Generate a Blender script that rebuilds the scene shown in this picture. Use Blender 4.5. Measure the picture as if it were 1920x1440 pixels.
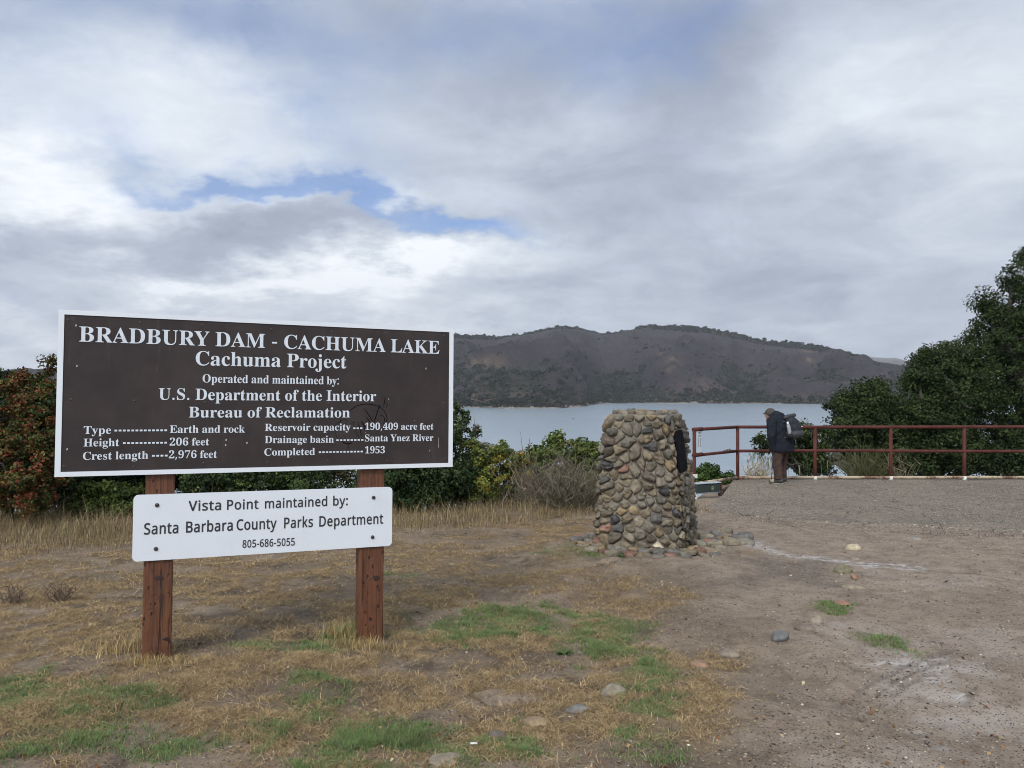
import bpy, math, random
import numpy as np
from mathutils import Vector, Matrix

# ------------------------------------------------------------------ clear, camera, world, sun, exposure
for _o in list(bpy.data.objects): bpy.data.objects.remove(_o)
SC = bpy.context.scene
COL = SC.collection
R = math.radians
FOC, EYE = 1440.0, 1.70                      # focal length in photo pixels, eye height
PITCH = math.atan(4/1440)

cam = bpy.data.objects.new('camera', bpy.data.cameras.new('camera'))
COL.objects.link(cam); SC.camera = cam
cam.data.sensor_width = 36; cam.data.lens = 36*FOC/1920
cam.data.clip_start = 0.1; cam.data.clip_end = 20000
cam.location = (0, 0, EYE); cam.rotation_euler = (math.pi/2 + PITCH, 0, 0)

SC.render.filter_size = 1.0; SC.cycles.filter_width = 1.0 if hasattr(SC, 'cycles') else 1.5
SUN_ELEV, SUN_AZ = 42, 205                   # azimuth clockwise from +Y: behind the camera, to its left
SC.view_settings.view_transform = 'Standard'; SC.view_settings.look = 'None'
SC.view_settings.exposure = 0.35; SC.view_settings.gamma = 1.0
sun = bpy.data.objects.new('sun', bpy.data.lights.new('sun', 'SUN'))
COL.objects.link(sun)
sun.data.energy = 1.6; sun.data.angle = R(17); sun.data.color = (1.0, 0.96, 0.90)
_d = Vector((math.sin(R(SUN_AZ))*math.cos(R(SUN_ELEV)), math.cos(R(SUN_AZ))*math.cos(R(SUN_ELEV)), math.sin(R(SUN_ELEV))))
sun.rotation_euler = _d.to_track_quat('Z', 'Y').to_euler()
SUN_DIR = tuple(_d)

def lin(r, g, b):
    f = lambda c: (c/255/12.92) if c/255 <= .04045 else ((c/255+.055)/1.055)**2.4
    return (f(r), f(g), f(b))

class NT:
    """small helper for node trees"""
    def __init__(s, tree): s.t = tree; s.n = tree.nodes; s.l = tree.links
    def new(s, typ, **kw):
        n = s.n.new(typ)
        for k, v in kw.items(): setattr(n, k, v)
        return n
    def put(s, sock, v):
        if v is None: return
        if isinstance(v, bpy.types.NodeSocket): s.l.new(v, sock)
        elif isinstance(v, (tuple, list)):
            v = tuple(v)
            if len(sock.default_value) == 4 and len(v) == 3: v = v + (1,)
            sock.default_value = v
        else: sock.default_value = v
    def math(s, op, a, b=None, c=None, clamp=False):
        n = s.new('ShaderNodeMath', operation=op, use_clamp=clamp)
        for i, v in enumerate((a, b, c)): s.put(n.inputs[i], v) if v is not None else None
        return n.outputs[0]
    def vmath(s, op, a, b=None):
        n = s.new('ShaderNodeVectorMath', operation=op)
        s.put(n.inputs[0], a)
        if b is not None: s.put(n.inputs[3] if op == 'SCALE' else n.inputs[1], b)
        return n.outputs['Value'] if op in ('DOT_PRODUCT', 'LENGTH') else n.outputs[0]
    def mix(s, f, a, b, mode='MIX'):
        n = s.new('ShaderNodeMix', data_type='RGBA', blend_type=mode)
        s.put(n.inputs[0], f); s.put(n.inputs[6], a); s.put(n.inputs[7], b)
        return n.outputs[2]
    def noise(s, vec, scale, detail=4, rough=.55, dist=0.0, out='Fac'):
        n = s.new('ShaderNodeTexNoise')
        s.put(n.inputs['Vector'], vec); n.inputs['Scale'].default_value = scale
        n.inputs['Detail'].default_value = detail; n.inputs['Roughness'].default_value = rough
        n.inputs['Distortion'].default_value = dist
        return n.outputs[out]
    def voro(s, vec, scale, feature='F1', out='Distance', rnd=1.0):
        n = s.new('ShaderNodeTexVoronoi', feature=feature)
        s.put(n.inputs['Vector'], vec); n.inputs['Scale'].default_value = scale
        n.inputs['Randomness'].default_value = rnd
        return n.outputs[out]
    def ramp(s, f, lo, hi, a=0.0, b=1.0, smooth=True):
        n = s.new('ShaderNodeMapRange', interpolation_type='SMOOTHSTEP' if smooth else 'LINEAR')
        s.put(n.inputs[0], f)
        for i, v in enumerate((lo, hi, a, b)): n.inputs[i+1].default_value = v
        return n.outputs[0]
    def cramp(s, f, stops):
        n = s.new('ShaderNodeValToRGB')
        el = n.color_ramp.elements
        while len(el) < len(stops): el.new(0.5)
        for e, (p, c) in zip(el, stops): e.position = p; e.color = tuple(c)+(1,)
        s.put(n.inputs[0], f); return n.outputs[0]
    def attr(s, name, out='Color'):
        return s.new('ShaderNodeAttribute', attribute_name=name).outputs[out]
    def coord(s, out='Object'): return s.new('ShaderNodeTexCoord').outputs[out]
    def pos(s): return s.new('ShaderNodeNewGeometry').outputs['Position']
    def scale(s, vec, xyz): return s.vmath('MULTIPLY', vec, tuple(xyz))
    def bump(s, h, strength=.5, dist=.01):
        n = s.new('ShaderNodeBump'); n.inputs['Strength'].default_value = strength
        n.inputs['Distance'].default_value = dist; s.put(n.inputs['Height'], h); return n.outputs[0]

# ---- sky: Nishita blue seen through holes in a procedural cloud deck
W = bpy.data.worlds.new('World'); SC.world = W; W.use_nodes = True
N = NT(W.node_tree); N.n.clear()
sky = N.new('ShaderNodeTexSky', sky_type='NISHITA'); sky.sun_disc = False
sky.sun_elevation = R(SUN_ELEV); sky.sun_rotation = R(SUN_AZ)
sky.air_density = 1.0; sky.dust_density = 0.3; sky.ozone_density = 4.0
dirv = N.vmath('NORMALIZE', N.coord('Generated'))
sep = N.new('ShaderNodeSeparateXYZ'); N.put(sep.inputs[0], dirv)
dx, dy, dz = sep.outputs
az = N.math('MAXIMUM', dz, 0.0)
inv = N.math('DIVIDE', 1.0, N.math('ADD', az, 0.26))
plane = N.vmath('SCALE', dirv, inv)
plane = N.scale(plane, (1, 1, 0))
wob = N.vmath('SCALE', N.vmath('SUBTRACT', N.noise(plane, 1.6, 5, .6, out='Color'), (.5, .5, .5)), 0.9)
P1 = N.vmath('ADD', plane, wob)
n_big = N.noise(N.vmath('ADD', P1, (3.1, 7.7, 0)), 0.85, 9, .56)
n_mid = N.noise(N.vmath('ADD', plane, (11.3, 2.2, 0)), 2.9, 10, .62, 0.6)
n_fine = N.noise(N.vmath('ADD', P1, (5.0, 1.0, 2.0)), 4.5, 8, .6)
dwob = N.vmath('SCALE', N.vmath('SUBTRACT', N.noise(plane, 2.4, 8, .62, out='Color'), (.5, .5, .5)), 0.20)
dv = N.vmath('ADD', dirv, dwob)
sp2 = N.new('ShaderNodeSeparateXYZ'); N.put(sp2.inputs[0], dv)
wx, wy, wz = sp2.outputs
def dirpx(px, py):
    v = Vector(((px-960)/FOC, 1, -(py-724)/FOC)).normalized(); return v
def patch(px, py, sx, sz, tilt=0.0):
    """soft elliptical patch of the sky round one direction (radians wide, high)"""
    v = dirpx(px, py)
    ax = N.math('SUBTRACT', wx, v.x); a2 = N.math('SUBTRACT', wz, v.z)
    c, s_ = math.cos(tilt), math.sin(tilt)
    u = N.math('ADD', N.math('MULTIPLY', ax, c/sx), N.math('MULTIPLY', a2, s_/sx))
    w = N.math('ADD', N.math('MULTIPLY', ax, -s_/sz), N.math('MULTIPLY', a2, c/sz))
    q = N.math('ADD', N.math('MULTIPLY', u, u), N.math('MULTIPLY', w, w))
    return N.math('POWER', 2.718, N.math('MULTIPLY', q, -1.0))
def total(items):
    t = None
    for wgt, p in items:
        m = N.math('MULTIPLY', p, wgt); t = m if t is None else N.math('ADD', t, m)
    return t
hole = total([(.95, patch(460, 348, .10, .015, -.05)), (.85, patch(640, 370, .08, .017, -.30)), (1.1, patch(865, 425, .07, .018, -.12)), (.22, patch(800, -60, .9, .13)),
              (.42, patch(620, 215, .12, .06, -.5)), (.34, patch(1290, 85, .07, .07, .4)), (.25, patch(930, 60, .2, .05)), (.22, patch(1230, 150, .12, .08)), (.3, patch(300, 300, .2, .03)),
              (.36, patch(420, 40, .22, .05)), (.35, patch(130, 120, .12, .06)), (.35, patch(20, 585, .08, .02))])
hole = N.math('ADD', hole, N.math('MULTIPLY', N.math('SUBTRACT', n_mid, .52), 1.3))
holef = N.ramp(hole, .02, 1.05)
white = total([(1.05, patch(40, 350, .13, .055)), (1.15, patch(760, 500, .19, .032, .08)), (.95, patch(400, 545, .2, .025)), (.55, patch(250, 200, .25, .09)),
               (.55, patch(900, 590, .16, .02)), (.75, patch(505, 365, .06, .012)), (.7, patch(735, 375, .05, .014)), (.45, patch(1000, 300, .12, .06)),
               (.4, patch(1800, 150, .2, .16)), (.40, patch(1510, 610, .06, .018)), (.6, patch(100, 640, .2, .03))])
grey = total([(.95, patch(520, 430, .21, .036, .05)), (.6, patch(150, 470, .2, .05)), (.55, patch(950, 190, .12, .06, .3)), (.55, patch(1250, 200, .2, .07, .5)),
              (.35, patch(1350, 420, .25, .1)), (.4, patch(60, 545, .2, .02)), (.35, patch(1650, 20, .25, .05)), (.35, patch(850, 30, .2, .05))])
tone = N.math('ADD', .46, N.math('MULTIPLY', N.math('SUBTRACT', n_big, .5), 0.95))
tone = N.math('ADD', tone, N.math('MULTIPLY', N.math('SUBTRACT', n_mid, .5), 0.75))
tone = N.math('ADD', tone, N.math('MULTIPLY', N.math('SUBTRACT', n_fine, .5), 0.35))
tone = N.math('ADD', tone, N.math('MULTIPLY', white, .50))
tone = N.math('SUBTRACT', tone, N.math('MULTIPLY', grey, .36))
cloud = N.cramp(tone, [(0.0, lin(134, 142, 158)), (.28, lin(160, 168, 183)), (.50, lin(183, 191, 203)), (.74, lin(207, 214, 222)), (1.0, lin(238, 242, 246))])
# the deck thins and glows towards the hidden sun
sund = N.math('MAXIMUM', N.vmath('DOT_PRODUCT', dirv, SUN_DIR), 0.0)
glow = N.math('ADD', 1.0, N.math('MULTIPLY', N.math('POWER', sund, 3.0), 2.2))
bg1 = N.new('ShaderNodeBackground'); N.put(bg1.inputs[0], N.mix(1.0, sky.outputs[0], (.78,.93,1.20), 'MULTIPLY')); bg1.inputs[1].default_value = 0.085
bg2 = N.new('ShaderNodeBackground'); N.put(bg2.inputs[0], cloud); N.put(bg2.inputs[1], glow)
mx = N.new('ShaderNodeMixShader'); N.put(mx.inputs[0], N.math('SUBTRACT', 1.0, N.math('MULTIPLY', holef, .80)))
N.l.new(bg1.outputs[0], mx.inputs[1]); N.l.new(bg2.outputs[0], mx.inputs[2])
wo = N.new('ShaderNodeOutputWorld'); N.l.new(mx.outputs[0], wo.inputs[0])

# ------------------------------------------------------------------ helpers
RNG = np.random.default_rng(7)

def tag(o, label=None, cat=None, group=None, kind=None):
    for k, v in (('label', label), ('category', cat), ('group', group), ('kind', kind)):
        if v: o[k] = v
    return o
def empty(name, loc=(0, 0, 0), rz=0.0):
    o = bpy.data.objects.new(name, None); COL.objects.link(o)
    o.location = loc; o.rotation_euler = (0, 0, rz); o.empty_display_size = .2
    return o
def link(name, me, mat=None, parent=None, smooth=True):
    o = bpy.data.objects.new(name, me); COL.objects.link(o)
    if mat: me.materials.append(mat)
    if parent: o.parent = parent
    if smooth and len(me.polygons): me.polygons.foreach_set('use_smooth', [True]*len(me.polygons))
    return o
def mesh_np(name, V, F, color=None, attrs=None):
    """V (n,3); F list of (m,k) int arrays; color (n,3) point colours"""
    me = bpy.data.meshes.new(name)
    V = np.asarray(V, dtype=np.float32)
    if not isinstance(F, list): F = [F]
    F = [np.asarray(f, dtype=np.int32) for f in F if len(f)]
    me.vertices.add(len(V)); me.vertices.foreach_set('co', V.ravel())
    tot = np.concatenate([np.full(len(f), f.shape[1], dtype=np.int32) for f in F])
    idx = np.concatenate([f.ravel() for f in F])
    me.loops.add(len(idx)); me.loops.foreach_set('vertex_index', idx)
    me.polygons.add(len(tot))
    st = np.concatenate([[0], np.cumsum(tot)[:-1]]).astype(np.int32)
    me.polygons.foreach_set('loop_start', st); me.polygons.foreach_set('loop_total', tot)
    allc = dict(attrs or {})
    if color is not None: allc['col'] = color
    for k, c in allc.items():
        a = me.attributes.new(k, 'FLOAT_COLOR', 'POINT')
        c4 = np.ones((len(V), 4), dtype=np.float32); c4[:, :c.shape[1]] = c
        a.data.foreach_set('color', c4.ravel())
    me.update(calc_edges=True); me.validate()
    return me
class MB:
    """collects shapes of one mesh (vertices, faces, point colours)"""
    def __init__(s): s.v = []; s.f = []; s.c = []; s.hasc = False
    def add(s, V, F, col=None):
        b = len(s.v); s.v += [tuple(p) for p in V]; s.f += [tuple(i+b for i in f) for f in F]
        s.c += [tuple(col) if col is not None else (1, 1, 1)]*len(V); s.hasc |= col is not None
    def box(s, c, size, M=None, col=None, bev=0.0):
        x, y, z = [d/2 for d in size]
        if bev <= 0:
            V = [(-x,-y,-z),(x,-y,-z),(x,y,-z),(-x,y,-z),(-x,-y,z),(x,-y,z),(x,y,z),(-x,y,z)]
            F = [(0,3,2,1),(4,5,6,7),(0,1,5,4),(1,2,6,5),(2,3,7,6),(3,0,4,7)]
        else:
            b = min(bev, x*.9, y*.9, z*.9)
            V = []; F = []
            for sx in (-1,1):
                for sy in (-1,1):
                    for sz in (-1,1):
                        V += [(sx*x, sy*(y-b), sz*(z-b)), (sx*(x-b), sy*y, sz*(z-b)), (sx*(x-b), sy*(y-b), sz*z)]
            I = lambda a,bb,cc,k: ((a>0)*4+(bb>0)*2+(cc>0))*3+k
            def q(a): F.append(tuple(a))
            for sg in (-1,1):
                q([I(sg,-1,-1,0),I(sg,1,-1,0),I(sg,1,1,0),I(sg,-1,1,0)])
                q([I(-1,sg,-1,1),I(1,sg,-1,1),I(1,sg,1,1),I(-1,sg,1,1)])
                q([I(-1,-1,sg,2),I(1,-1,sg,2),I(1,1,sg,2),I(-1,1,sg,2)])
            for a in (-1,1):
                for bb in (-1,1):
                    q([I(a,bb,-1,0),I(a,bb,1,0),I(a,bb,1,1),I(a,bb,-1,1)])
                    q([I(a,-1,bb,0),I(a,1,bb,0),I(a,1,bb,2),I(a,-1,bb,2)])
                    q([I(-1,a,bb,1),I(1,a,bb,1),I(1,a,bb,2),I(-1,a,bb,2)])
                    for cc in (-1,1): F.append((I(a,bb,cc,0),I(a,bb,cc,1),I(a,bb,cc,2)))
        V = [Vector(p) for p in V]
        if M is not None: V = [M @ p for p in V]
        s.add([p + Vector(c) for p in V], F, col)
    def tube(s, pts, rad, n=8, cap=True, col=None, squash=None):
        """tapered tube along points; rad one number, one per point, or (rx,ry) per point"""
        pts = [Vector(p) for p in pts]; m = len(pts)
        if not isinstance(rad, (list, tuple)): rad = [rad]*m
        V = []; up = Vector((0,0,1)); px = None
        for i, p in enumerate(pts):
            t = (pts[min(i+1,m-1)]-pts[max(i-1,0)]).normalized()
            if px is None:
                a = up if abs(t.z) < .9 else Vector((0,1,0))
                px = t.cross(a).normalized()
            else: px = (px - t*px.dot(t)).normalized()
            py = t.cross(px)
            r = rad[i]; rx, ry = (r if isinstance(r, (tuple, list)) else (r, r))
            for k in range(n):
                w = 2*math.pi*k/n
                V.append(p + px*math.cos(w)*rx + py*math.sin(w)*ry)
        F = [(i*n+k, i*n+(k+1)%n, (i+1)*n+(k+1)%n, (i+1)*n+k) for i in range(m-1) for k in range(n)]
        if cap: F += [tuple(range(n-1,-1,-1)), tuple((m-1)*n+k for k in range(n))]
        s.add(V, F, col)
    def lathe(s, prof, c=(0,0,0), n=16, col=None):
        V = [(c[0]+r*math.cos(2*math.pi*k/n), c[1]+r*math.sin(2*math.pi*k/n), c[2]+z) for r, z in prof for k in range(n)]
        m = len(prof)
        F = [(i*n+k, i*n+(k+1)%n, (i+1)*n+(k+1)%n, (i+1)*n+k) for i in range(m-1) for k in range(n)]
        F += [tuple(range(n-1,-1,-1)), tuple((m-1)*n+k for k in range(n))]
        s.add(V, F, col)
    def mesh(s, name):
        me = bpy.data.meshes.new(name); me.from_pydata([tuple(v) for v in s.v], [], s.f)
        if s.hasc:
            a = me.attributes.new('col', 'FLOAT_COLOR', 'POINT')
            a.data.foreach_set('color', np.array([c+(1,) for c in s.c], dtype=np.float32).ravel())
        me.update(); return me
    def build(s, name, mat, parent=None, smooth=False):
        return link(name, s.mesh(name), mat, parent, smooth)

# ---- noise in numpy
def _hash(ix, iy, seed):
    h = (ix.astype(np.int64)*374761393 + iy.astype(np.int64)*668265263 + seed*982451653) & 0xffffffff
    h = ((h ^ (h >> 13))*1274126177) & 0xffffffff
    return ((h ^ (h >> 16)) & 0xffff)/65535.0
def vnoise(x, y, seed=0):
    x = np.asarray(x, float); y = np.asarray(y, float)
    ix, iy = np.floor(x), np.floor(y); fx, fy = x-ix, y-iy
    fx = fx*fx*fx*(fx*(fx*6-15)+10); fy = fy*fy*fy*(fy*(fy*6-15)+10)
    a, b = _hash(ix, iy, seed), _hash(ix+1, iy, seed); c, d = _hash(ix, iy+1, seed), _hash(ix+1, iy+1, seed)
    return (a+(b-a)*fx)*(1-fy) + (c+(d-c)*fx)*fy
def fbm(x, y, seed=0, oct=4, gain=.5):
    t = 0; amp = 1; n = 0; x = np.asarray(x, float); y = np.asarray(y, float)
    for i in range(oct):
        t = t + amp*vnoise(x, y, seed+i*17); n += amp; amp *= gain
        x, y = (x*1.6+y*1.2)+3.7, (y*1.6-x*1.2)+9.1
    return t/n
def sstep(x, a, b):
    t = np.clip((np.asarray(x, float)-a)/(b-a), 0, 1); return t*t*(3-2*t)

# ---- terrain
LAKE = -20.0
EX = np.array([-60, -8, -4, 0, 1.6, 2.5, 2.9, 3.3, 3.7, 4.2, 4.55, 4.8, 9, 60.])
EYD = np.array([10.6, 10.6, 10.9, 11.2, 11.3, 11.45, 11.75, 12.45, 13.4, 14.8, 15.8, 16.05, 16.1, 16.3])
def edge(x): return np.interp(x, EX, EYD)
def ground_h(x, y, detail=True):
    x = np.asarray(x, float); y = np.asarray(y, float)
    z = -0.022*(np.maximum(y, 0)-5) - 0.03*np.clip(x+1.5, -1, 1)*sstep(y, 9, 6)
    d = y - edge(x)
    drop = np.where(d > 0, 0.34*d*sstep(d, -.2, 2.2), 0)
    ledge = sstep(x, 1.8, 2.2)*sstep(x, 4.9, 4.5)       # a small cut bank beside the pavement, then a ledge
    drop = drop*(1-ledge) + ledge*np.where(d > 0, .17*sstep(d, 0, .3) + .42*np.maximum(d-1.5, 0), 0)
    z = z - np.minimum(drop, 26)
    if detail:
        soft = sstep(x, 3.2, 1.0)
        z = z + (fbm(x*1.3, y*1.3, 3, 4)-.5)*(.05+.05*soft) + (fbm(x*6, y*6, 9, 3)-.5)*(.012+.022*soft)
        z = z + (fbm(x*.25, y*.25, 21, 2)-.5)*1.5*sstep(d, 1, 12)
    return z
def ray(px, py):
    d = np.array([(px-960)/FOC, 1.0, -(py-720)/FOC]); c, s = math.cos(PITCH), math.sin(PITCH)
    return np.array([d[0], d[1]*c-d[2]*s, d[1]*s+d[2]*c])
def on_ground(px, py):
    """where the photo's line of sight meets the ground"""
    d = ray(px, py); t = 3.0
    for i in range(3000):
        p = d*t
        if EYE+p[2] <= float(ground_h(p[0], p[1], False)): break
        t += .01
    p = d*t
    return Vector((p[0], p[1], float(ground_h(p[0], p[1]))))
def at_depth(px, py, y):
    d = ray(px, py); p = d*(y/d[1]); return Vector((p[0], p[1], EYE+p[2]))

def mat(name, base=(.5,.5,.5), rough=.7, **kw):
    m = bpy.data.materials.new(name); m.use_nodes = True
    t = NT(m.node_tree); b = m.node_tree.nodes['Principled BSDF']
    b.inputs['Base Color'].default_value = tuple(base)+(1,); b.inputs['Roughness'].default_value = rough
    for k, v in kw.items(): b.inputs[k].default_value = v
    return m, t, b
def noisy(name, c1, c2, scale=8, rough=.75, bump=.3, bdist=.01, stretch=(1,1,1), detail=6, **kw):
    m, t, b = mat(name, c1, rough, **kw)
    v = t.scale(t.coord('Object'), stretch)
    n = t.noise(v, scale, detail, .6)
    t.put(b.inputs['Base Color'], t.mix(t.ramp(n, .3, .7), c1, c2))
    if bump: t.put(b.inputs['Normal'], t.bump(t.noise(v, scale*4, 5, .6), bump, bdist))
    return m
def colmat(name, rough=.6, var=.25, scale=40, spec=.3, bump=0, trans=0):
    """uses the mesh's own point colours, with a little natural variation"""
    m, t, b = mat(name, rough=rough); b.inputs['Specular IOR Level'].default_value = spec
    n = t.noise(t.coord('Object'), scale, 5, .6)
    c = t.mix(1.0, t.attr('col'), t.ramp(n, .2, .8, 1-var, 1+var), 'MULTIPLY')
    t.put(b.inputs['Base Color'], c)
    if bump: t.put(b.inputs['Normal'], t.bump(t.noise(t.coord('Object'), scale*2, 6, .6), bump, .01))
    if trans:
        tr = t.new('ShaderNodeBsdfTranslucent'); t.put(tr.inputs[0], c)
        ms = t.new('ShaderNodeMixShader'); ms.inputs[0].default_value = trans
        t.l.new(b.outputs[0], ms.inputs[1]); t.l.new(tr.outputs[0], ms.inputs[2])
        t.l.new(ms.outputs[0], m.node_tree.nodes['Material Output'].inputs[0])
    return m
# ------------------------------------------------------------------ the ground
def ellipse_mask(x, y, items, seed=5):
    m = np.zeros_like(x)
    w = (fbm(x*3.2, y*3.2, seed, 5, .6)-.5)*2.4
    for cx, cy, rx, ry, amp in items:
        q = np.sqrt(((x-cx)/rx)**2 + ((y-cy)/ry)**2)
        m = np.maximum(m, amp*sstep(q+w, 1.3, .2))
    return m
def px_patches(lst, grow=1.0):
    out = []
    for px, py, hw, hh, amp in lst:
        c = on_ground(px, py); a = on_ground(px, py-hh); b = on_ground(px, py+hh)
        out.append((c.x, c.y, grow*hw*c.y/FOC, grow*max(.06, abs(a.y-b.y)/2), amp))
    return out
GREEN = px_patches([(870,1172,85,22,1),(985,1160,100,24,.9),(1110,1195,85,32,1),(1225,1272,62,36,.9),(575,1330,60,55,.75),(640,1385,70,45,.75),(840,1392,130,30,1),
    (950,1395,70,35,.8),(700,1430,90,18,.8),(40,1305,90,38,1),(160,1350,120,50,.75),(250,1320,60,30,.7),(60,1395,80,30,.55),(330,1400,80,30,.35),(1548,1138,34,10,1),(1655,1204,40,16,.45),
    (1105,1034,55,9,.7),(590,1215,50,16,.45),(740,1080,28,7,.4),(655,1192,26,14,.7),(1200,1400,60,25,.22),(1010,1178,30,12,1),(480,1215,40,14,.3),(1240,1330,60,20,.35),(940,1255,40,8,.2)], 1.22)
STRAW_BARE = px_patches([(430,1115,60,10,1),(560,1150,90,14,.9),(470,1180,80,16,.8),(700,1290,110,26,.7),(880,1340,120,30,.8),(1000,1260,110,30,1),(560,1270,70,14,.6),(250,1370,60,20,.5),(420,1150,50,14,.8),
    (800,1210,60,18,.5),(1130,1120,90,18,.4),(150,1130,60,14,.3),(640,1120,60,14,.5),(1250,1180,120,40,.9),(330,1190,70,20,.4)])
STRAW_EXTRA = px_patches([(1230,1320,40,20,.8),(1140,1300,60,20,.8),(1250,1115,70,14,.9),(1190,1130,60,14,.8),(1050,1095,90,16,.8),(1360,1235,40,18,.7),(1400,1040,40,8,.3),(900,1265,70,25,.8),(820,1320,50,16,.8)])
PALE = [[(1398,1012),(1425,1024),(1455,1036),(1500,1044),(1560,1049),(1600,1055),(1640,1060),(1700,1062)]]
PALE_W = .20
WET = px_patches([(1720,1240,130,60,.9),(1800,1330,130,90,.7),(1560,1420,160,50,.6),(1620,1180,70,14,.6),(1840,1200,120,30,.4),(1700,1420,150,60,.5),(1780,1080,140,24,.35),(1480,1310,120,60,.2)])
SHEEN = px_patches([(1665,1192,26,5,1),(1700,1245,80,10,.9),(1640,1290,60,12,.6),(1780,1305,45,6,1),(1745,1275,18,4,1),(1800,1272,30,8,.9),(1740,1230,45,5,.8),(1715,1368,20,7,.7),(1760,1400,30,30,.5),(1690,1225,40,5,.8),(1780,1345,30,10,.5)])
DARKG = px_patches([(1490,1065,110,26,1),(1400,1085,90,20,.7),(1330,1000,60,12,.5),(1330,1075,70,18,.5)])

def polyline_mask(x, y, lines, w):
    m = np.zeros_like(x)
    for ln in lines:
        P = [on_ground(*p) for p in ln]
        for a, b in zip(P[:-1], P[1:]):
            dx_, dy_ = b.x-a.x, b.y-a.y; L2 = dx_*dx_+dy_*dy_
            t = np.clip(((x-a.x)*dx_+(y-a.y)*dy_)/L2, 0, 1)
            d = np.hypot(x-a.x-t*dx_, y-a.y-t*dy_)
            m = np.maximum(m, sstep(d + (fbm(x*9, y*9, 31, 3)-.5)*w*1.2, w, w*.15))
    return m
TRACKS = [[(1560,1330),(1640,1280),(1700,1245),(1790,1215)],[(1590,1335),(1660,1290),(1720,1255),(1800,1225)],[(1610,1345),(1690,1290),(1740,1262)],[(1810,1320),(1830,1290)]]
CRACKS = [[(1710,1063),(1760,1070),(1830,1078),(1920,1092)],[(1330,985),(1420,990),(1500,996)]]

def masks(x, y):
    """straw, green, wet / pale, sheen, dark gravel / tracks, band"""
    left = sstep(x + (fbm(x*1.1, y*1.1, 44, 3)-.5)*1.6, 1.5, .1)
    left = np.maximum(left, .0)
    straw = left*(.10+.95*sstep(fbm(x*1.9, y*2.6, 61, 5, .6), .36, .60))
    straw = straw*(1-.85*ellipse_mask(x, y, STRAW_BARE, 71))
    straw = np.maximum(straw, ellipse_mask(x, y, STRAW_EXTRA, 77)*.9)
    straw = np.clip(straw*1.15*sstep(y, 2.6, 4.6), 0, 1)
    green = ellipse_mask(x, y, GREEN, 5)
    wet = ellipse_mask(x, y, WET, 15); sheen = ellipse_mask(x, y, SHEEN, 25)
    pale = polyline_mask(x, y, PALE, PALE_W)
    dark = ellipse_mask(x, y, DARKG, 35)
    tr = polyline_mask(x, y, TRACKS, .03)
    cr = polyline_mask(x, y, CRACKS, .02)
    return straw, green, wet, pale, sheen, dark, tr, cr

def axis(spans):
    out = []
    for a, b, st in spans: out += list(np.arange(a, b, st))
    return np.array(out + [spans[-1][1]])
gx = axis([(-400,-60,40),(-60,-16,3),(-16,-9,.25),(-9,-6,.07),(-6,8,.032),(8,12,.08),(12,20,.4),(20,60,3),(60,400,40)])
gy = axis([(-60,-5,5),(-5,2.6,.4),(2.6,9,.03),(9,12.5,.045),(12.5,18,.09),(18,30,.5),(30,120,4)])
X, Y = np.meshgrid(gx, gy); Z = ground_h(X, Y)
SUN_TR = polyline_mask(X.ravel(), Y.ravel(), TRACKS, .03).reshape(X.shape)
Z = Z - .007*SUN_TR
st, gr, we, pa, sh, dk, tr, cr = masks(X.ravel(), Y.ravel())
DAMP_SHADE = px_patches([(440,1108,70,9,1),(480,1172,60,12,.8),(340,1195,80,16,.6),(560,1195,120,20,.8),(760,1190,60,24,.7),(690,1235,70,14,.5),(590,1150,80,14,.8),(420,1155,50,12,.8),(250,1140,70,10,.5),(900,1120,80,10,.5),(1000,1225,90,22,.5),(720,1300,90,26,.5),(120,1350,60,14,.6),(1150,1160,60,14,.4),(330,1240,70,16,.7)])  # dark damp soil; round the sign posts also contact shade painted in
damp_shade = ellipse_mask(X.ravel(), Y.ravel(), DAMP_SHADE, 45)
Z = Z - .015*cr.reshape(X.shape)
ny, nx = X.shape
I = np.arange(nx*ny).reshape(ny, nx)
Q = np.stack([I[:-1,:-1], I[:-1,1:], I[1:,1:], I[1:,:-1]], -1).reshape(-1, 4)
me = mesh_np('ground', np.stack([X.ravel(), Y.ravel(), Z.ravel()], -1), Q,
             attrs={'ma': np.stack([st, gr, we], -1), 'mb': np.stack([pa, sh, dk], -1), 'mc': np.stack([tr, cr, damp_shade], -1)})
m, t, b = mat('soil', rough=.9); b.inputs['Specular IOR Level'].default_value = .22
p = t.pos()
sa = t.new('ShaderNodeSeparateColor'); t.put(sa.inputs[0], t.attr('ma'))
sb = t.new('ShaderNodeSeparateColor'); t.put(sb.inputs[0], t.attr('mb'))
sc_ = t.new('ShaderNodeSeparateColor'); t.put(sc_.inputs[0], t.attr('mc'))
fade = t.noise(p, 34, 6, .65); med = t.noise(p, 7, 6, .65); big = t.noise(p, 1.1, 5, .6)
dirt = t.mix(t.ramp(big, .35, .68), (.155,.115,.078), (.265,.205,.146))
sx0 = t.new('ShaderNodeSeparateXYZ'); t.put(sx0.inputs[0], p)
dirt = t.mix(t.ramp(t.math('ADD', sx0.outputs[0], t.math('MULTIPLY', big, 2.0)), 1.6, 3.6, 0, .55), dirt, (.315,.252,.198))
dirt = t.mix(t.ramp(med, .40, .72, 0, .6), dirt, (.105,.074,.054))
dirt = t.mix(t.ramp(fade, .5, .8, 0, .75), dirt, (.32,.25,.17))
dirt = t.mix(t.ramp(t.noise(p, 90, 4, .7), .58, .75, 0, .8), dirt, (.065,.048,.038))
strawc = t.mix(t.ramp(t.noise(t.scale(p, (1,1.0,1)), 60, 6, .75, 1.5), .35, .7), (.085,.058,.035), (.27,.190,.100))
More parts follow.
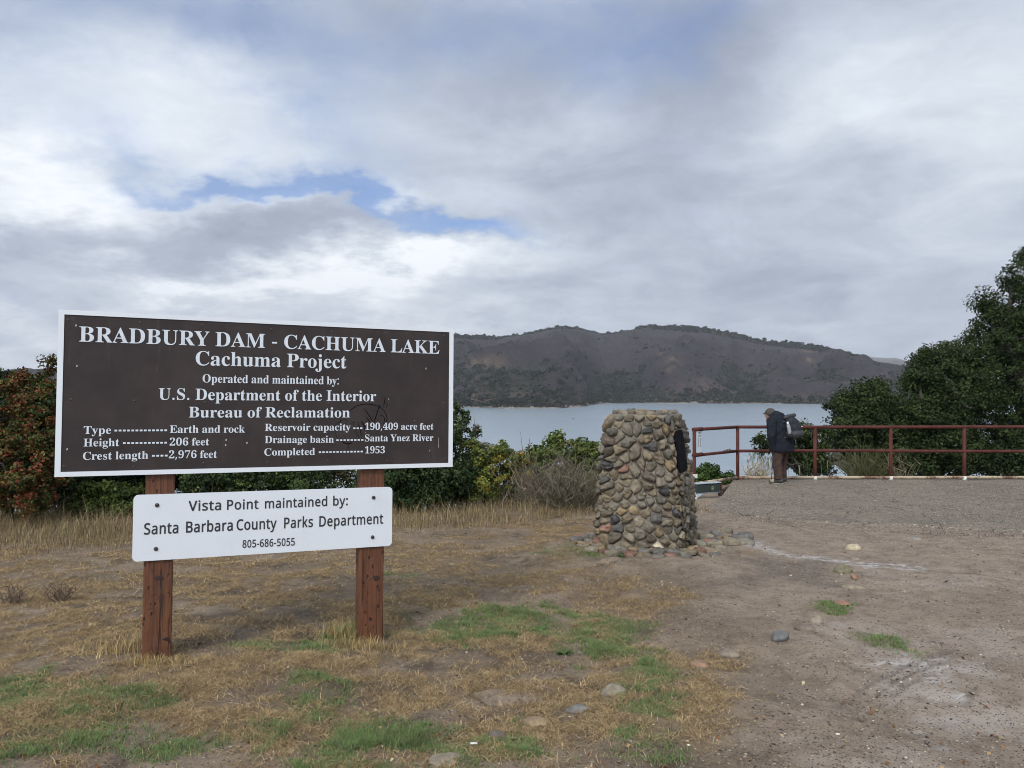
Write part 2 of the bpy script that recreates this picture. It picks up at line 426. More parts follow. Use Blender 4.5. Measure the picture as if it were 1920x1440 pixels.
dirt = t.mix(t.math('MULTIPLY', t.ramp(t.math('ADD', sa.outputs[0], t.math('MULTIPLY', t.math('SUBTRACT', fade, .5), .6)), .25, .85), .70), dirt, strawc)
clod = t.ramp(t.noise(p, 2.6, 7, .68, .5), .50, .66)
sx_ = t.new('ShaderNodeSeparateXYZ'); t.put(sx_.inputs[0], p)
dirt = t.mix(t.math('MULTIPLY', clod, t.ramp(sx_.outputs[0], .6, 2.4, .85, .25)), dirt, (.075,.055,.038))
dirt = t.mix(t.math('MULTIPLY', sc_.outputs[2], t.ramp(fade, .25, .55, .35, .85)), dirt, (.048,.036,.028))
dirt = t.mix(t.math('MULTIPLY', sa.outputs[1], .35), dirt, (.075,.085,.035))
# pebbles pressed into the dirt
vd = t.voro(p, 42); vc = t.voro(p, 42, out='Color')
vs = t.new('ShaderNodeSeparateColor'); t.put(vs.inputs[0], vc)
peb = t.math('MULTIPLY', t.ramp(vd, .30, .22), t.ramp(vs.outputs[0], .62, .66))
pebc = t.cramp(vs.outputs[1], [(0,(.05,.042,.036)),(.45,(.16,.125,.095)),(.8,(.30,.26,.21)),(1,(.55,.50,.43))])
dirt = t.mix(t.math('MULTIPLY', peb, .85), dirt, pebc)
dkf = t.math('MULTIPLY', sb.outputs[2], t.ramp(t.noise(p, 55, 4, .7), .35, .6))
dirt = t.mix(t.math('MULTIPLY', dkf, .75), dirt, (.075,.065,.058))
wetc = t.mix(t.ramp(med, .3, .7), (.315,.268,.228), (.375,.33,.29))
wetf = t.math('MULTIPLY', sa.outputs[2], t.ramp(t.noise(p, 3.2, 6, .65), .33, .60))
dirt = t.mix(t.math('MULTIPLY', wetf, .85), dirt, wetc)
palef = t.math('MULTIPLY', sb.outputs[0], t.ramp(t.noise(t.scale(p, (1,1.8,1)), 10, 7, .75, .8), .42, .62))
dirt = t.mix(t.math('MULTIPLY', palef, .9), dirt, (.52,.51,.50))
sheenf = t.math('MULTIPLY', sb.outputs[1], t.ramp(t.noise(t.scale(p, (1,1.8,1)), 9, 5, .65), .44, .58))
dirt = t.mix(t.math('MULTIPLY', sheenf, .8), dirt, (.40,.375,.345))  # sky sheen on the wet dirt, put into the colour as pale patches
dirt = t.mix(t.math('MULTIPLY', sc_.outputs[0], .60), dirt, (.15,.122,.10))
dirt = t.mix(t.math('MULTIPLY', sc_.outputs[1], .8), dirt, (.04,.034,.03))
t.put(b.inputs['Base Color'], dirt)
rough = t.math('SUBTRACT', .92, t.math('MULTIPLY', wetf, .30))
rough = t.math('SUBTRACT', rough, t.math('MULTIPLY', sheenf, .48))
t.put(b.inputs['Roughness'], rough)
hgt = t.math('ADD', t.math('MULTIPLY', fade, .8), t.math('MULTIPLY', peb, .5))
hgt = t.math('ADD', hgt, t.math('MULTIPLY', t.noise(p, 120, 4, .7), .45))
hgt = t.math('MULTIPLY', hgt, t.math('SUBTRACT', 1.0, t.math('MULTIPLY', t.math('MAXIMUM', sheenf, t.math('MULTIPLY', wetf, .7)), .85)))
t.put(b.inputs['Normal'], t.bump(hgt, .9, .022))
tag(link('ground', me, m), kind='structure')

# paved turnout in front of the railing: an old chip-seal sheet with a crumbling edge
NEARX = np.array([2.7, 3.1, 3.6, 4.4, 5.6, 6.3, 9, 30]); NEARY = np.array([11.9, 11.0, 10.4, 9.95, 9.65, 9.45, 9.1, 8.5])
PXS = np.arange(2.75, 24, .06); TS = np.linspace(0, 1, 90)
XX = np.repeat(PXS[None, :], len(TS), 0)
ne = np.interp(PXS, NEARX, NEARY) + (fbm(PXS*1.7, PXS*0, 5, 5, .6)-.5)*.42
fe = np.minimum(edge(PXS)-.12, 15.95) + (fbm(PXS*2, PXS*0+3, 8, 3)-.5)*.08
fe = np.maximum(fe, ne+.02)
YY = ne[None, :] + (fe-ne)[None, :]*TS[:, None]
TH = .022*sstep(YY-ne[None, :], -.001, .06) - .02*(YY-ne[None, :] < .001)
ZZ = ground_h(XX, YY, True)*.5 + ground_h(XX, YY, False)*.5
ZZ = np.maximum(ZZ, ground_h(XX, YY)+.004) + TH
ZZ[0] = ground_h(XX[0], YY[0]) - .02
n2, n1 = XX.shape; I = np.arange(n1*n2).reshape(n2, n1)
Q = np.stack([I[:-1,:-1], I[:-1,1:], I[1:,1:], I[1:,:-1]], -1).reshape(-1, 4)
me = mesh_np('pavement', np.stack([XX.ravel(), YY.ravel(), ZZ.ravel()], -1), Q)
m, t, b = mat('chip_seal', rough=.9); b.inputs['Specular IOR Level'].default_value = .15
p = t.pos()
c = t.mix(t.ramp(t.noise(p, 1.2, 5, .6), .35, .65), (.210,.172,.128), (.160,.134,.102))
vd = t.voro(p, 55); vs = t.new('ShaderNodeSeparateColor'); t.put(vs.inputs[0], t.voro(p, 55, out='Color'))
chip = t.cramp(vs.outputs[0], [(0,(.035,.032,.03)),(.4,(.10,.09,.08)),(.75,(.20,.175,.15)),(1,(.42,.38,.33))])
c = t.mix(t.math('MULTIPLY', t.ramp(vd, .6, .25), .8), c, chip)
vd3 = t.voro(p, 21); vs3 = t.new('ShaderNodeSeparateColor'); t.put(vs3.inputs[0], t.voro(p, 21, out='Color'))
c = t.mix(t.math('MULTIPLY', t.ramp(vd3, .40, .25), t.ramp(vs3.outputs[0], .55, .6)), c, t.cramp(vs3.outputs[1], [(0,(.03,.027,.024)),(.5,(.11,.09,.075)),(1,(.40,.35,.28))]))
c = t.mix(t.ramp(t.noise(t.scale(p, (1,.4,1)), 2.5, 6, .7), .6, .72, 0, .6), c, (.20,.165,.135))
c = t.mix(t.ramp(t.voro(t.vmath('ADD', p, t.vmath('SCALE', t.noise(p, 3, 4, .6, out='Color'), .3)), 1.1, 'DISTANCE_TO_EDGE'), .012, .004, 0, .7), c, (.035,.032,.03))
t.put(b.inputs['Base Color'], c)
t.put(b.inputs['Normal'], t.bump(t.math('SUBTRACT', t.noise(p, 60, 4, .7), t.math('MULTIPLY', vd, .6)), .8, .012))
tag(link('pavement', me, m), kind='structure')

# ------------------------------------------------------------------ lake
m, t, b = mat('lake_water', (.26,.315,.355), .22, IOR=1.33)
p = t.pos()
w1 = t.noise(t.scale(p, (1,.45,1)), .9, 4, .6); w2 = t.noise(t.scale(p, (1,.35,1)), .12, 4, .6)
patchy = t.ramp(t.noise(t.scale(p, (.35,1,1)), .012, 5, .6), .3, .7, .5, 1.0)
bn = t.new('ShaderNodeBump'); bn.inputs['Distance'].default_value = .25
t.put(bn.inputs['Strength'], t.math('MULTIPLY', patchy, .6)); t.put(bn.inputs['Height'], t.math('ADD', w1, t.math('MULTIPLY', w2, 1.6)))
t.put(b.inputs['Normal'], bn.outputs[0])
xs = np.linspace(-3500, 3500, 30); ys = np.linspace(28, 5000, 30)
X, Y = np.meshgrid(xs, ys); I = np.arange(900).reshape(30, 30)
Q = np.stack([I[:-1,:-1], I[:-1,1:], I[1:,1:], I[1:,:-1]], -1).reshape(-1, 4)
tag(link('lake_water', mesh_np('lake_water', np.stack([X.ravel(), Y.ravel(), X.ravel()*0+LAKE], -1), Q), m), kind='structure')

# ------------------------------------------------------------------ hills beyond the lake
SHX = [-900,0,700,850,900,950,1050,1090,1105,1118,1140,1200,1300,1550,1700,1900,2600]
SHY = [764,762,761,762,765,766.2,765.5,763,760,757.5,756.6,756.2,756.5,757.4,758,760,766]
RIX = [-900,-300,0,60,105,200,330,470,600,700,790,850,900,930,960,1000,1045,1080,1100,1130,1165,1215,1270,1330,1370,1400,1450,1500,1540,1580,1610,1640,1680,1720,1800,1900,2100,2600]
RIY = [715,712,706,699,690,668,655,648,640,636,632,629,631,633,630,624,614,615,620,627,622,612,612,617,625,634,641,645,650,661,669,680,692,702,716,724,730,735]
th = np.radians(np.arange(-56, 50, .085)); tx = 960+FOC*np.tan(th)
dsh = (EYE-LAKE)*FOC/(np.interp(tx, SHX, SHY)-724)/np.cos(th)
drg = 1500+120*np.sin(th*7+1)+60*np.sin(th*19)
zrg = EYE + (724-np.interp(tx, RIX, RIY))/FOC*drg*np.cos(th)
zrg = np.maximum(zrg, LAKE+4)
tt = np.concatenate([np.array([-.06,-.02]), np.linspace(0, .06, 8), np.linspace(.07, 1.0, 105), np.linspace(1.04, 2.2, 16)])
def hill_at(thv, t):
    d0 = np.interp(thv, th, dsh); d1 = np.interp(thv, th, drg); z1 = np.interp(thv, th, zrg)
    r = d0 + (d1-d0)*t
    x, y = r*np.sin(thv), r*np.cos(thv)
    rise = z1-LAKE
    up = np.where(t < 1, .018*sstep(t, -.005, .02) + .05*sstep(t, .02, .2) + .932*np.clip((t-.05)/.95, 0, 1)**1.12, 1-.55*sstep(t, 1, 2.2))
    up = np.where(t < 0, t*1.0, up)
    wx_, wy_ = (fbm(x/210, y/210, 151, 3)-.5)*170, (fbm(x/210+9, y/210+4, 153, 3)-.5)*170
    spur = 1-np.abs(2*fbm((x+wx_)/190, (y+wy_)/330, 101, 3, .5)-1)
    spur2 = 1-np.abs(2*fbm((x+wx_)/75, (y+wy_)/120, 111, 3, .5)-1)
    amp = np.clip(t*4, 0, 1)*np.clip((1.0-t)*2.2, 0, 1)
    z = LAKE + rise*up + amp*((spur-.72)*105 + (spur2-.75)*30)
    z = z + np.clip(t*6, 0, 1)*(fbm(x/28, y/28, 131, 3)-.5)*6*np.clip((1.05-t)*5, .12, 1)
    z = np.where(t > .004, np.maximum(z, LAKE+.6+.0*z), z)
    return x, y, z, spur, spur2
T, TH2 = np.meshgrid(tt, th)
hx, hy, hz, spur, spur2 = hill_at(TH2.ravel(), T.ravel())
tf = T.ravel()
hpx = 960+FOC*hx/hy; hpy = 724-FOC*(hz-EYE)/hy
base = np.array([.040,.032,.034])[None, :]*(1+.9*(fbm(hx/90, hy/90, 201, 5, .6)-.5))[:, None]
wood_shade = np.clip(sstep(spur, .82, .58)*.85*sstep(tf, .85, .2) + sstep(fbm(hx/70, hy/70, 211, 4), .50, .66)*sstep(tf, .55, .10), 0, 1)  # woods, and the shading of the gullies painted in with their dark tint
wood_shade = wood_shade*sstep(tf, .02, .06)
green = np.array([.018,.025,.016])[None, :]
ccol = base*(1-wood_shade[:, None]*.9) + green*wood_shade[:, None]*.9
tanm = sstep(fbm(hx/55, hy/55, 221, 4), .50, .66)*sstep(tf, .16, .03)*sstep(tf, .006, .02)*.6
for px, py, rx, ry, a in [(915,680,32,11,.9),(1262,678,14,12,.5),(1250,690,14,8,.4),(1517,655,15,5,1),(1517,674,12,6,.8),(1240,664,5,4,.5),(1330,716,50,8,.25),(930,748,30,5,.7),(1180,745,60,6,.6),(1330,752,80,4,.6),(1000,752,40,4,.5),(1450,750,70,5,.4)]:
    q = ((hpx-px)/rx)**2+((hpy-py)/ry)**2
    tanm = np.maximum(tanm, a*np.exp(-q)*sstep(fbm(hx/14, hy/14, 231, 3), .35, .6)*(tf < 1))
ccol = ccol*(1-tanm[:, None]) + np.array([.17,.12,.08])[None, :]*tanm[:, None]
bank = sstep(tf, -.01, .0)*sstep(tf, .022, .012)
bank = bank*sstep(fbm(hx/35, hy/35, 243, 4), .40, .66)
spit = (hpx < 1112) & (hpx > 800)
bank = np.where(spit, np.clip(bank*2.2, 0, 1), bank)
bcol = np.array([.27,.235,.20])[None, :]*(.5+.9*fbm(hx/9, hy/9, 241, 3))[:, None]
ccol = ccol*(1-bank[:, None]) + bcol*bank[:, None]
na, nb = T.shape; I = np.arange(na*nb).reshape(na, nb)
Q = np.stack([I[:-1,:-1], I[:-1,1:], I[1:,1:], I[1:,:-1]], -1).reshape(-1, 4)[:, ::-1]
me = mesh_np('hills', np.stack([hx, hy, hz], -1), Q, color=np.clip(ccol, 0, 1))
m, t, b = mat('chaparral', rough=.95); b.inputs['Specular IOR Level'].default_value = .1
p = t.pos()
n1 = t.noise(p, .09, 7, .7); n2 = t.voro(p, .13)
c = t.mix(1.0, t.attr('col'), t.ramp(n1, .3, .7, .74, 1.26), 'MULTIPLY')
c = t.mix(t.math('MULTIPLY', t.ramp(n2, .42, .2), t.ramp(t.noise(p, .02, 4, .6), .45, .6)), c, t.mix(.6, c, (.035,.042,.034)))
c = t.mix(t.ramp(t.noise(p, .16, 5, .7), .70, .78, 0, .3), c, (.13,.10,.09))
t.put(b.inputs['Base Color'], c)
t.put(b.inputs['Normal'], t.bump(t.noise(p, .12, 6, .7), 1.0, 5.0))
tag(link('hills', me, m), kind='structure')

# paler ranges farther up the valley
def range_strip(name, pts, dist, depth, colr, seed):
    a = np.radians(np.linspace(-50, 50, 500)); px = 960+FOC*np.tan(a)
    top = EYE+(724-np.interp(px, [q[0] for q in pts], [q[1] for q in pts]))/FOC*dist
    top = top + (fbm(a*90, a*0, seed, 4)-.5)*dist*.004
    prof = [(-.9, 0), (-.6, .25), (-.3, .62), (-.1, .92), (0, 1), (.15, .95), (.6, .6), (1.2, .2)]
    V = []
    for k, (o_, h_) in enumerate(prof):
        yy = dist+o_*depth
        V.append(np.stack([np.tan(a)*yy, a*0+yy, LAKE-.5+(top-LAKE)*h_*(1+.1*(fbm(a*60+k, a*0+k*.7, seed+3, 3)-.5)*(h_ < 1))], -1))
    V = np.concatenate(V); n = len(a); I = np.arange(n*len(prof)).reshape(len(prof), n)
    Q = np.stack([I[:-1,:-1], I[:-1,1:], I[1:,1:], I[1:,:-1]], -1).reshape(-1, 4)
    mm = noisy(name+'_scrub', colr, tuple(c*.7 for c in colr), scale=.02, rough=.95, bump=0)
    tag(link(name, mesh_np(name, V, Q), mm), kind='structure')
range_strip('hills', [(-900,716),(0,712),(400,706),(1500,706),(1600,684),(1640,676),(1715,677),(1800,690),(1950,712),(2600,716)], 2900, 500, (.12,.10,.095), 301)
range_strip('hills', [(-900,718),(900,715),(1500,690),(1590,668),(1630,667),(1680,672),(1760,690),(1950,712),(2600,718)], 4300, 500, (.13,.11,.10), 311)
# ------------------------------------------------------------------ trees and bushes
M_LEAF = colmat('leaf', rough=.6, var=.3, scale=3, spec=.16, trans=.18)
M_FARLEAF = colmat('far_leaf', rough=.9, var=.3, scale=.3, spec=.1)
M_BARK = noisy('grey_bark', (.045,.038,.032), (.085,.074,.065), scale=9, rough=.9, bump=.9, bdist=.03, stretch=(1,1,.3))
M_TWIG = colmat('dry_twig', rough=.85, var=.3, scale=6)
M_LICHEN = colmat('lichen', rough=.9, var=.3, scale=20, trans=.25)

def unit(v): return v/np.maximum(np.linalg.norm(v, axis=-1, keepdims=True), 1e-9)
def leaf_quads(C, Nrm, size, rng, aspect=.55, fold=.25):
    """one folded leaf per centre: (n*4 verts, n quads)"""
    n = len(C)
    a = rng.normal(size=(n, 3)); a = unit(a - Nrm*np.sum(a*Nrm, 1, keepdims=True)); b = np.cross(Nrm, a)
    s = size[:, None]; w = s*aspect
    P0 = C - a*s*.5; P2 = C + a*s*.5 - Nrm*s*.1
    P1 = C + b*w*.5 + Nrm*w*fold; P3 = C - b*w*.5 + Nrm*w*fold
    V = np.stack([P0, P1, P2, P3], 1).reshape(-1, 3)
    return V, np.arange(n*4).reshape(n, 4)
def sphere_dirs(n, rng):
    return unit(rng.normal(size=(n, 3)))
def crown_mesh(name, blobs, nclump, nleaf, clump_r, leaf, palette, seed, core=False, mixleaf=.35, weights=None, up=.35, aspect=.6, corecol=(.02,.03,.012), top=None):
    """foliage: leaves gathered in clumps spread through the outer part of several lobes"""
    rng = np.random.default_rng(seed)
    B = np.array([list(c)+list(r) for c, r in blobs], float)
    area = (B[:, 3]*B[:, 4]+B[:, 3]*B[:, 5]+B[:, 4]*B[:, 5]); area /= area.sum()
    pick = rng.choice(len(B), size=nclump, p=area)
    D = sphere_dirs(nclump, rng)
    rad = rng.uniform(.62, 1.06, nclump)**.8; rad = np.where(rng.random(nclump) < .12, rng.uniform(1.05, 1.28, nclump), rad); rad = np.where(rng.random(nclump) < .30, rng.uniform(.1, .62, nclump), rad)
    wob = 1 + .35*(np.array([fbm(np.array([d[0]*2.3+i*3.1]), np.array([d[1]*2.3+d[2]*2.9]), seed, 3)[0] for i, d in zip(pick, D)])-.5)
    CC = B[pick, :3] + D*B[pick, 3:]*(rad*wob)[:, None]
    out = unit(D/B[pick, 3:])
    pal = np.array(palette, float)
    wp = np.array(weights, float) if weights is not None else np.ones(len(pal)); wp /= wp.sum()
    ccol = pal[rng.choice(len(pal), size=nclump, p=wp)]*rng.uniform(.65, 1.35, (nclump, 1))
    if top is not None:                                   # clumps on the upper sides more often take this colour
        f = (rng.random(nclump) < .6*np.clip(out[:, 2]+.3, 0, 1))[:, None]
        ccol = np.where(f, np.array(top)*rng.uniform(.7, 1.3, (nclump, 1)), ccol)
    k = rng.choice(nclump, size=nleaf)
    cr = clump_r*rng.uniform(.5, 1.3, nclump)
    off = sphere_dirs(nleaf, rng)*(rng.random(nleaf)**.45)[:, None]*cr[k][:, None]*np.array([1, 1, .75])
    P = CC[k] + off
    Nn = unit(out[k]*.5 + off/cr[k][:, None]*.5 + rng.normal(size=(nleaf, 3))*.55 + np.array([0, 0, up]))
    V, F = leaf_quads(P, Nn, leaf*rng.uniform(.6, 1.35, nleaf), rng, aspect)
    lc = np.where((rng.random(nleaf) < mixleaf)[:, None], pal[rng.choice(len(pal), size=nleaf, p=wp)], ccol[k])
    Cl = np.repeat(lc*rng.uniform(.75, 1.25, (nleaf, 1)), 4, axis=0)
    Fs = [F]
    if core:                                              # added solid core, coloured dark, blocks light inside each lobe
        for i, b_ in enumerate(B):
            nu, nv = 22, 12
            u = np.linspace(0, 2*np.pi, nu, endpoint=False); v = np.linspace(.02, np.pi-.02, nv)
            U, Vv = np.meshgrid(u, v); d = np.stack([np.cos(U)*np.sin(Vv), np.sin(U)*np.sin(Vv), np.cos(Vv)], -1).reshape(-1, 3)
            r = .46*(1+.9*(fbm(d[:, 0]*3+i*5, d[:, 1]*3+d[:, 2]*4, seed+7, 3)-.5))
            Vc = b_[:3] + d*b_[3:]*r[:, None]
            I = np.arange(nu*nv).reshape(nv, nu) + len(V); I2 = np.roll(I, -1, 1)
            Fc = np.stack([I[:-1], I[1:], I2[1:], I2[:-1]], -1).reshape(-1, 4)
            V = np.concatenate([V, Vc]); Fs.append(Fc); Cl = np.concatenate([Cl, np.tile(np.array(corecol), (len(Vc), 1))])
    return mesh_np(name, V, Fs, color=Cl)
def limb_path(a, b, rng, n=6, wob=.12):
    a = np.array(a, float); b = np.array(b, float); L = np.linalg.norm(b-a); P = []
    o = rng.normal(size=3)*wob*L; o2 = rng.normal(size=3)*wob*L*.5
    for i in range(n+1):
        t = i/n; P.append(a+(b-a)*t+o*math.sin(math.pi*t)+o2*math.sin(2*math.pi*t))
    return P
def trunk_mesh(base, tips, r0, seed, n=6, wob=.12):
    rng = np.random.default_rng(seed); mb = MB()
    base = np.array(base, float)
    cen = np.mean(np.array(tips), 0); fork = base + (cen-base)*.35; fork[2] = base[2]+(cen[2]-base[2])*.4
    P = limb_path(base-np.array([0, 0, .3]), fork, rng, 5, .06)
    mb.tube(P, [r0*(1.25-.5*i/5) for i in range(6)], 10)
    for tp in tips:
        P = limb_path(fork-np.array([0, 0, .05*r0]), tp, rng, n, wob)
        mb.tube(P, [r0*(.6-.5*i/n) for i in range(n+1)], 7)
        for q in range(3):
            s_ = P[2+q % (n-2)]; e = s_ + rng.normal(size=3)*np.linalg.norm(np.array(tp)-fork)*.13
            mb.tube(limb_path(s_, e, rng, 4, .15), [r0*(.22-.17*i/4) for i in range(5)], 5)
    return mb
def plant(name, label, cat, base, blobs, r0, seed, group=None, trunkname='trunk', crownname='crown', **kw):
    root = empty(name, base); tag(root, label, cat, group)
    bl = [((c[0]-base[0], c[1]-base[1], c[2]-base[2]), r) for c, r in blobs]
    link(crownname, crown_mesh(crownname, bl, seed=seed, **kw), M_LEAF, root, smooth=False)
    tips = [tuple(np.array(c)+np.array([0, 0, -.1])*r[2]) for c, r in bl]
    trunk_mesh((0, 0, 0), tips, r0, seed+1).build(trunkname, M_BARK, root, smooth=True)
    return root
def blob(px, py, y, rpx, rpz=None, ry=None):
    """a lobe given by where the photo shows it, put at a chosen distance"""
    c = at_depth(px, py, y); rx = rpx*y/FOC; rz = (rpz or rpx)*y/FOC
    return ((c.x, c.y, c.z), (rx, ry or (rx+rz)/2, rz))
def foot(px, y):
    x = (px-960)/FOC*y; return (x, y, float(ground_h(x, y)))

OAK = [(.017,.029,.009), (.025,.041,.012), (.033,.052,.015), (.043,.062,.019)]
plant('oak_tree', 'small rounded dark oak just behind the red railing, lowest of the oaks on the right', 'tree', foot(1640, 21.5),
      [blob(1612,770,21.5,42,52), blob(1590,820,21,38,48), blob(1650,800,22,40,70), blob(1620,860,21.5,36,34), blob(1645,735,22,20,22), blob(1592,760,21.3,26,28), blob(1672,860,21.5,30,40)],
      .2, 11, nclump=560, nleaf=46000, clump_r=.25, leaf=.075, palette=OAK, top=(.042,.060,.018))
plant('oak_tree', 'broad dark oak behind the railing, between the low oak and the tallest oak', 'tree', foot(1745, 23),
      [blob(1750,712,23,50,46), blob(1712,768,22.5,40,50), blob(1795,745,23,55,72), blob(1745,810,22.5,70,62), blob(1738,668,23,22,18), blob(1785,665,23.3,34,24), blob(1722,706,22.5,24,22), blob(1790,850,22.5,70,42), blob(1710,860,22.3,44,36), blob(1812,705,23.2,36,44)],
      .3, 21, nclump=1100, nleaf=95000, clump_r=.30, leaf=.078, palette=OAK, top=(.040,.057,.017))
plant('oak_tree', 'tallest dark oak at the right edge, rising high above the railing', 'tree', foot(1975, 24),
      [blob(1892,606,24,54,48), blob(1945,550,24,52,48), blob(1860,650,23.5,52,50), blob(1935,660,24,80,80), blob(1870,730,23.5,60,70), blob(1950,760,24,80,80), blob(1855,575,24,30,26), blob(1900,520,24.2,30,30), blob(1935,490,24.4,26,24), blob(2000,610,25,100,110), blob(2060,720,25,110,120), blob(1890,820,23.5,70,44), blob(1990,830,24,90,50), blob(2020,520,25,80,70), blob(1850,868,23,50,36), blob(1915,872,23,55,38), blob(1985,875,23.5,60,40), blob(2060,860,24,70,60)],
      .45, 31, nclump=1900, nleaf=180000, clump_r=.31, leaf=.078, palette=OAK, top=(.037,.054,.016))
# small oak hung with lichen right behind the person
lo = plant('oak_tree', 'little gnarled oak hung with pale lichen, right behind the person at the railing', 'tree', foot(1545, 20),
      [blob(1440,838,19.5,20,17), blob(1425,825,19.5,9,9), blob(1500,812,19.8,32,16), blob(1520,838,20,30,22), blob(1545,812,20.2,12,10), blob(1505,865,20,36,22), blob(1545,875,20,14,12), blob(1470,850,19.6,22,14)],
      .09, 41, nclump=220, nleaf=12500, clump_r=.17, leaf=.075, palette=OAK, top=(.085,.11,.035), core=False)
mb = MB(); rng = np.random.default_rng(43)
bx, by, bz = foot(1545, 20)
for pts in [[(1600,895,20),(1585,880,20),(1568,868,20),(1552,872,20),(1540,885,20)], [(1600,893,20),(1592,872,20.1),(1580,866,20.1),(1566,866,20.2)], [(1600,890,20.2),(1570,868,20.2),(1556,860,20.2),(1542,858,20),(1528,852,20)], [(1568,862,20.1),(1575,853,20.1),(1563,850,20)]]:
    P = [at_depth(*q) - Vector((bx, by, bz)) for q in pts]
    mb.tube(P, [.075-.045*i/(len(P)-1) for i in range(len(P))], 7)
mb.build('branch', M_BARK, lo, smooth=True)
mb = MB()
for i in range(170):
    px, py = rng.choice([(1420,850),(1440,858),(1500,870),(1540,862),(1555,855),(1510,850),(1475,862)], axis=0) + rng.normal(size=2)*(9, 4)
    q = at_depth(px, py, 20+rng.normal()*.25) - Vector((bx, by, bz)); L = rng.uniform(.1, .42); w = rng.uniform(.006, .016)
    c = np.array((.20,.24,.15))*rng.uniform(.6, 1.2); ang = rng.uniform(0, 3.14); dx_, dy_ = math.cos(ang)*w, math.sin(ang)*w
    s1 = rng.normal(size=2)*.03
    mb.add([q+Vector((-dx_,-dy_,0)), q+Vector((dx_,dy_,0)), q+Vector((dx_*.8+s1[0],dy_*.8+s1[1],-L*.5)), q+Vector((-dx_*.8+s1[0],-dy_*.8+s1[1],-L*.5)), q+Vector((s1[0]*1.5,s1[1]*1.5,-L))],
           [(0,1,2,3),(3,2,4)], c)
tag(mb.build('lichen', M_LICHEN, lo), kind='stuff')

# bushes on the bank behind the bare ground
DKG = [(.018,.033,.011),(.026,.044,.015),(.037,.058,.019)]
MIDG = [(.09,.125,.036),(.12,.15,.045),(.065,.098,.030)]
YEL = [(.17,.19,.04),(.24,.22,.045),(.11,.145,.036),(.28,.21,.04)]
def bush(label, base, blobs, seed, dens=1.0, leaf=.05, cl=.16, name='bush', **kw):
    area = sum(r[0]*r[2] for c, r in blobs)
    kw.setdefault('palette', DKG)
    return plant(name, label, 'bush', base, blobs, .045, seed, trunkname='stem', crownname='foliage', nclump=int(340*area*dens)+40, nleaf=int(38000*area*dens)+1500, clump_r=cl, leaf=leaf, **kw)
RED = [(.17,.050,.022),(.12,.034,.016),(.050,.072,.02),(.065,.088,.022),(.16,.085,.025),(.040,.058,.016),(.15,.125,.04)]
bush('tall berry bush thick with red berries at the left edge, beside the sign', foot(20, 10.2),
     [blob(40,905,9.9,75,62), blob(-30,880,10.2,80,90), blob(60,800,10.3,55,70), blob(-20,770,10.6,60,70), blob(75,735,10.5,32,42), blob(30,735,10.6,32,30), blob(96,700,10.5,14,20), blob(55,705,10.6,16,14), blob(95,850,10.0,30,60)],
     51, palette=RED, weights=[2.2,1.9,3.6,2.8,2,2.6,2], cl=.11, leaf=.045, mixleaf=.6)
bush('dark green bush at the left edge standing behind the red berry bush', foot(-30, 13), [blob(-10,790,13,60,80), blob(20,730,13,40,30), blob(-60,850,13,80,90), blob(130,850,13,70,100), blob(110,780,13.2,40,60)], 52, palette=DKG)
bush('bright green low bush in front of the dark thicket, left of the white plate', foot(195, 10.9), [blob(170,950,10.6,30,28), blob(205,935,10.7,34,32), blob(230,962,10.6,28,26), blob(185,915,10.8,26,18), blob(245,925,10.9,18,18)], 53, palette=[(.075,.105,.024),(.055,.085,.022),(.10,.12,.028)], leaf=.05, cl=.1)
bush('very dark bush showing under the left half of the big brown board', foot(190, 12), [blob(160,900,11.8,70,70), blob(250,890,12,60,70), blob(120,850,12.4,60,80)], 54)
bush('dark green thicket between the two sign posts, under the brown board', foot(450, 12.5), [blob(370,905,12,70,50), blob(460,900,12.2,80,55), blob(560,905,12,60,50), blob(420,850,12.8,80,60), blob(540,840,12.8,90,60), blob(330,870,12.6,60,60)], 55, palette=DKG+MIDG[:1])
bush('olive brown bush under the brown board, left of the right sign post', foot(640, 12.6), [blob(640,890,12.6,30,24), blob(610,850,13,40,36)], 56, palette=[(.06,.07,.03),(.12,.07,.03),(.09,.09,.05)], dens=.7)
bush('dense dark green bush just right of the brown board, widest of the bank', foot(790, 11.7), [blob(770,900,11.4,60,55), blob(830,890,11.5,55,58), blob(730,890,11.7,50,60), blob(800,840,12,50,46), blob(700,915,11.6,40,40)], 57, palette=DKG+[(.05,.075,.024)])
bush('tall loose twiggy bush rising above the lake beside the brown board', foot(850, 12.4), [blob(850,800,12.4,34,40), blob(868,780,12.5,14,22), blob(885,820,12.4,20,20), blob(840,770,12.5,16,18), blob(900,835,12.4,14,12)], 58, dens=.55, palette=[(.045,.070,.022),(.06,.09,.03),(.19,.18,.13)], core=False, cl=.10, leaf=.05)
bush('low dark green bush filling the bank under the yellow green bushes', foot(915, 12.1), [blob(880,915,12,40,36), blob(925,925,12,36,28), blob(965,930,12.1,28,22), blob(840,910,12,40,40), blob(905,890,12.4,30,24)], 64, palette=DKG+MIDG[:1], leaf=.05)
bush('yellow green bush between the tall twiggy bush and the lake gap', foot(930, 12), [blob(905,868,11.8,30,30), blob(935,850,12,26,22), blob(900,910,11.6,30,36), blob(950,880,12,26,26), blob(885,840,12.2,16,14)], 59, palette=YEL+MIDG, leaf=.042, cl=.10)
bush('yellow green bush with orange leaves, right in front of the lake gap', foot(965, 12.6), [blob(970,862,12.6,20,20), blob(985,885,12.4,26,28), blob(960,905,12.2,30,30), blob(945,925,12,24,22)], 60, palette=YEL+MIDG[:2]+[(.19,.12,.03)], leaf=.042, cl=.10)
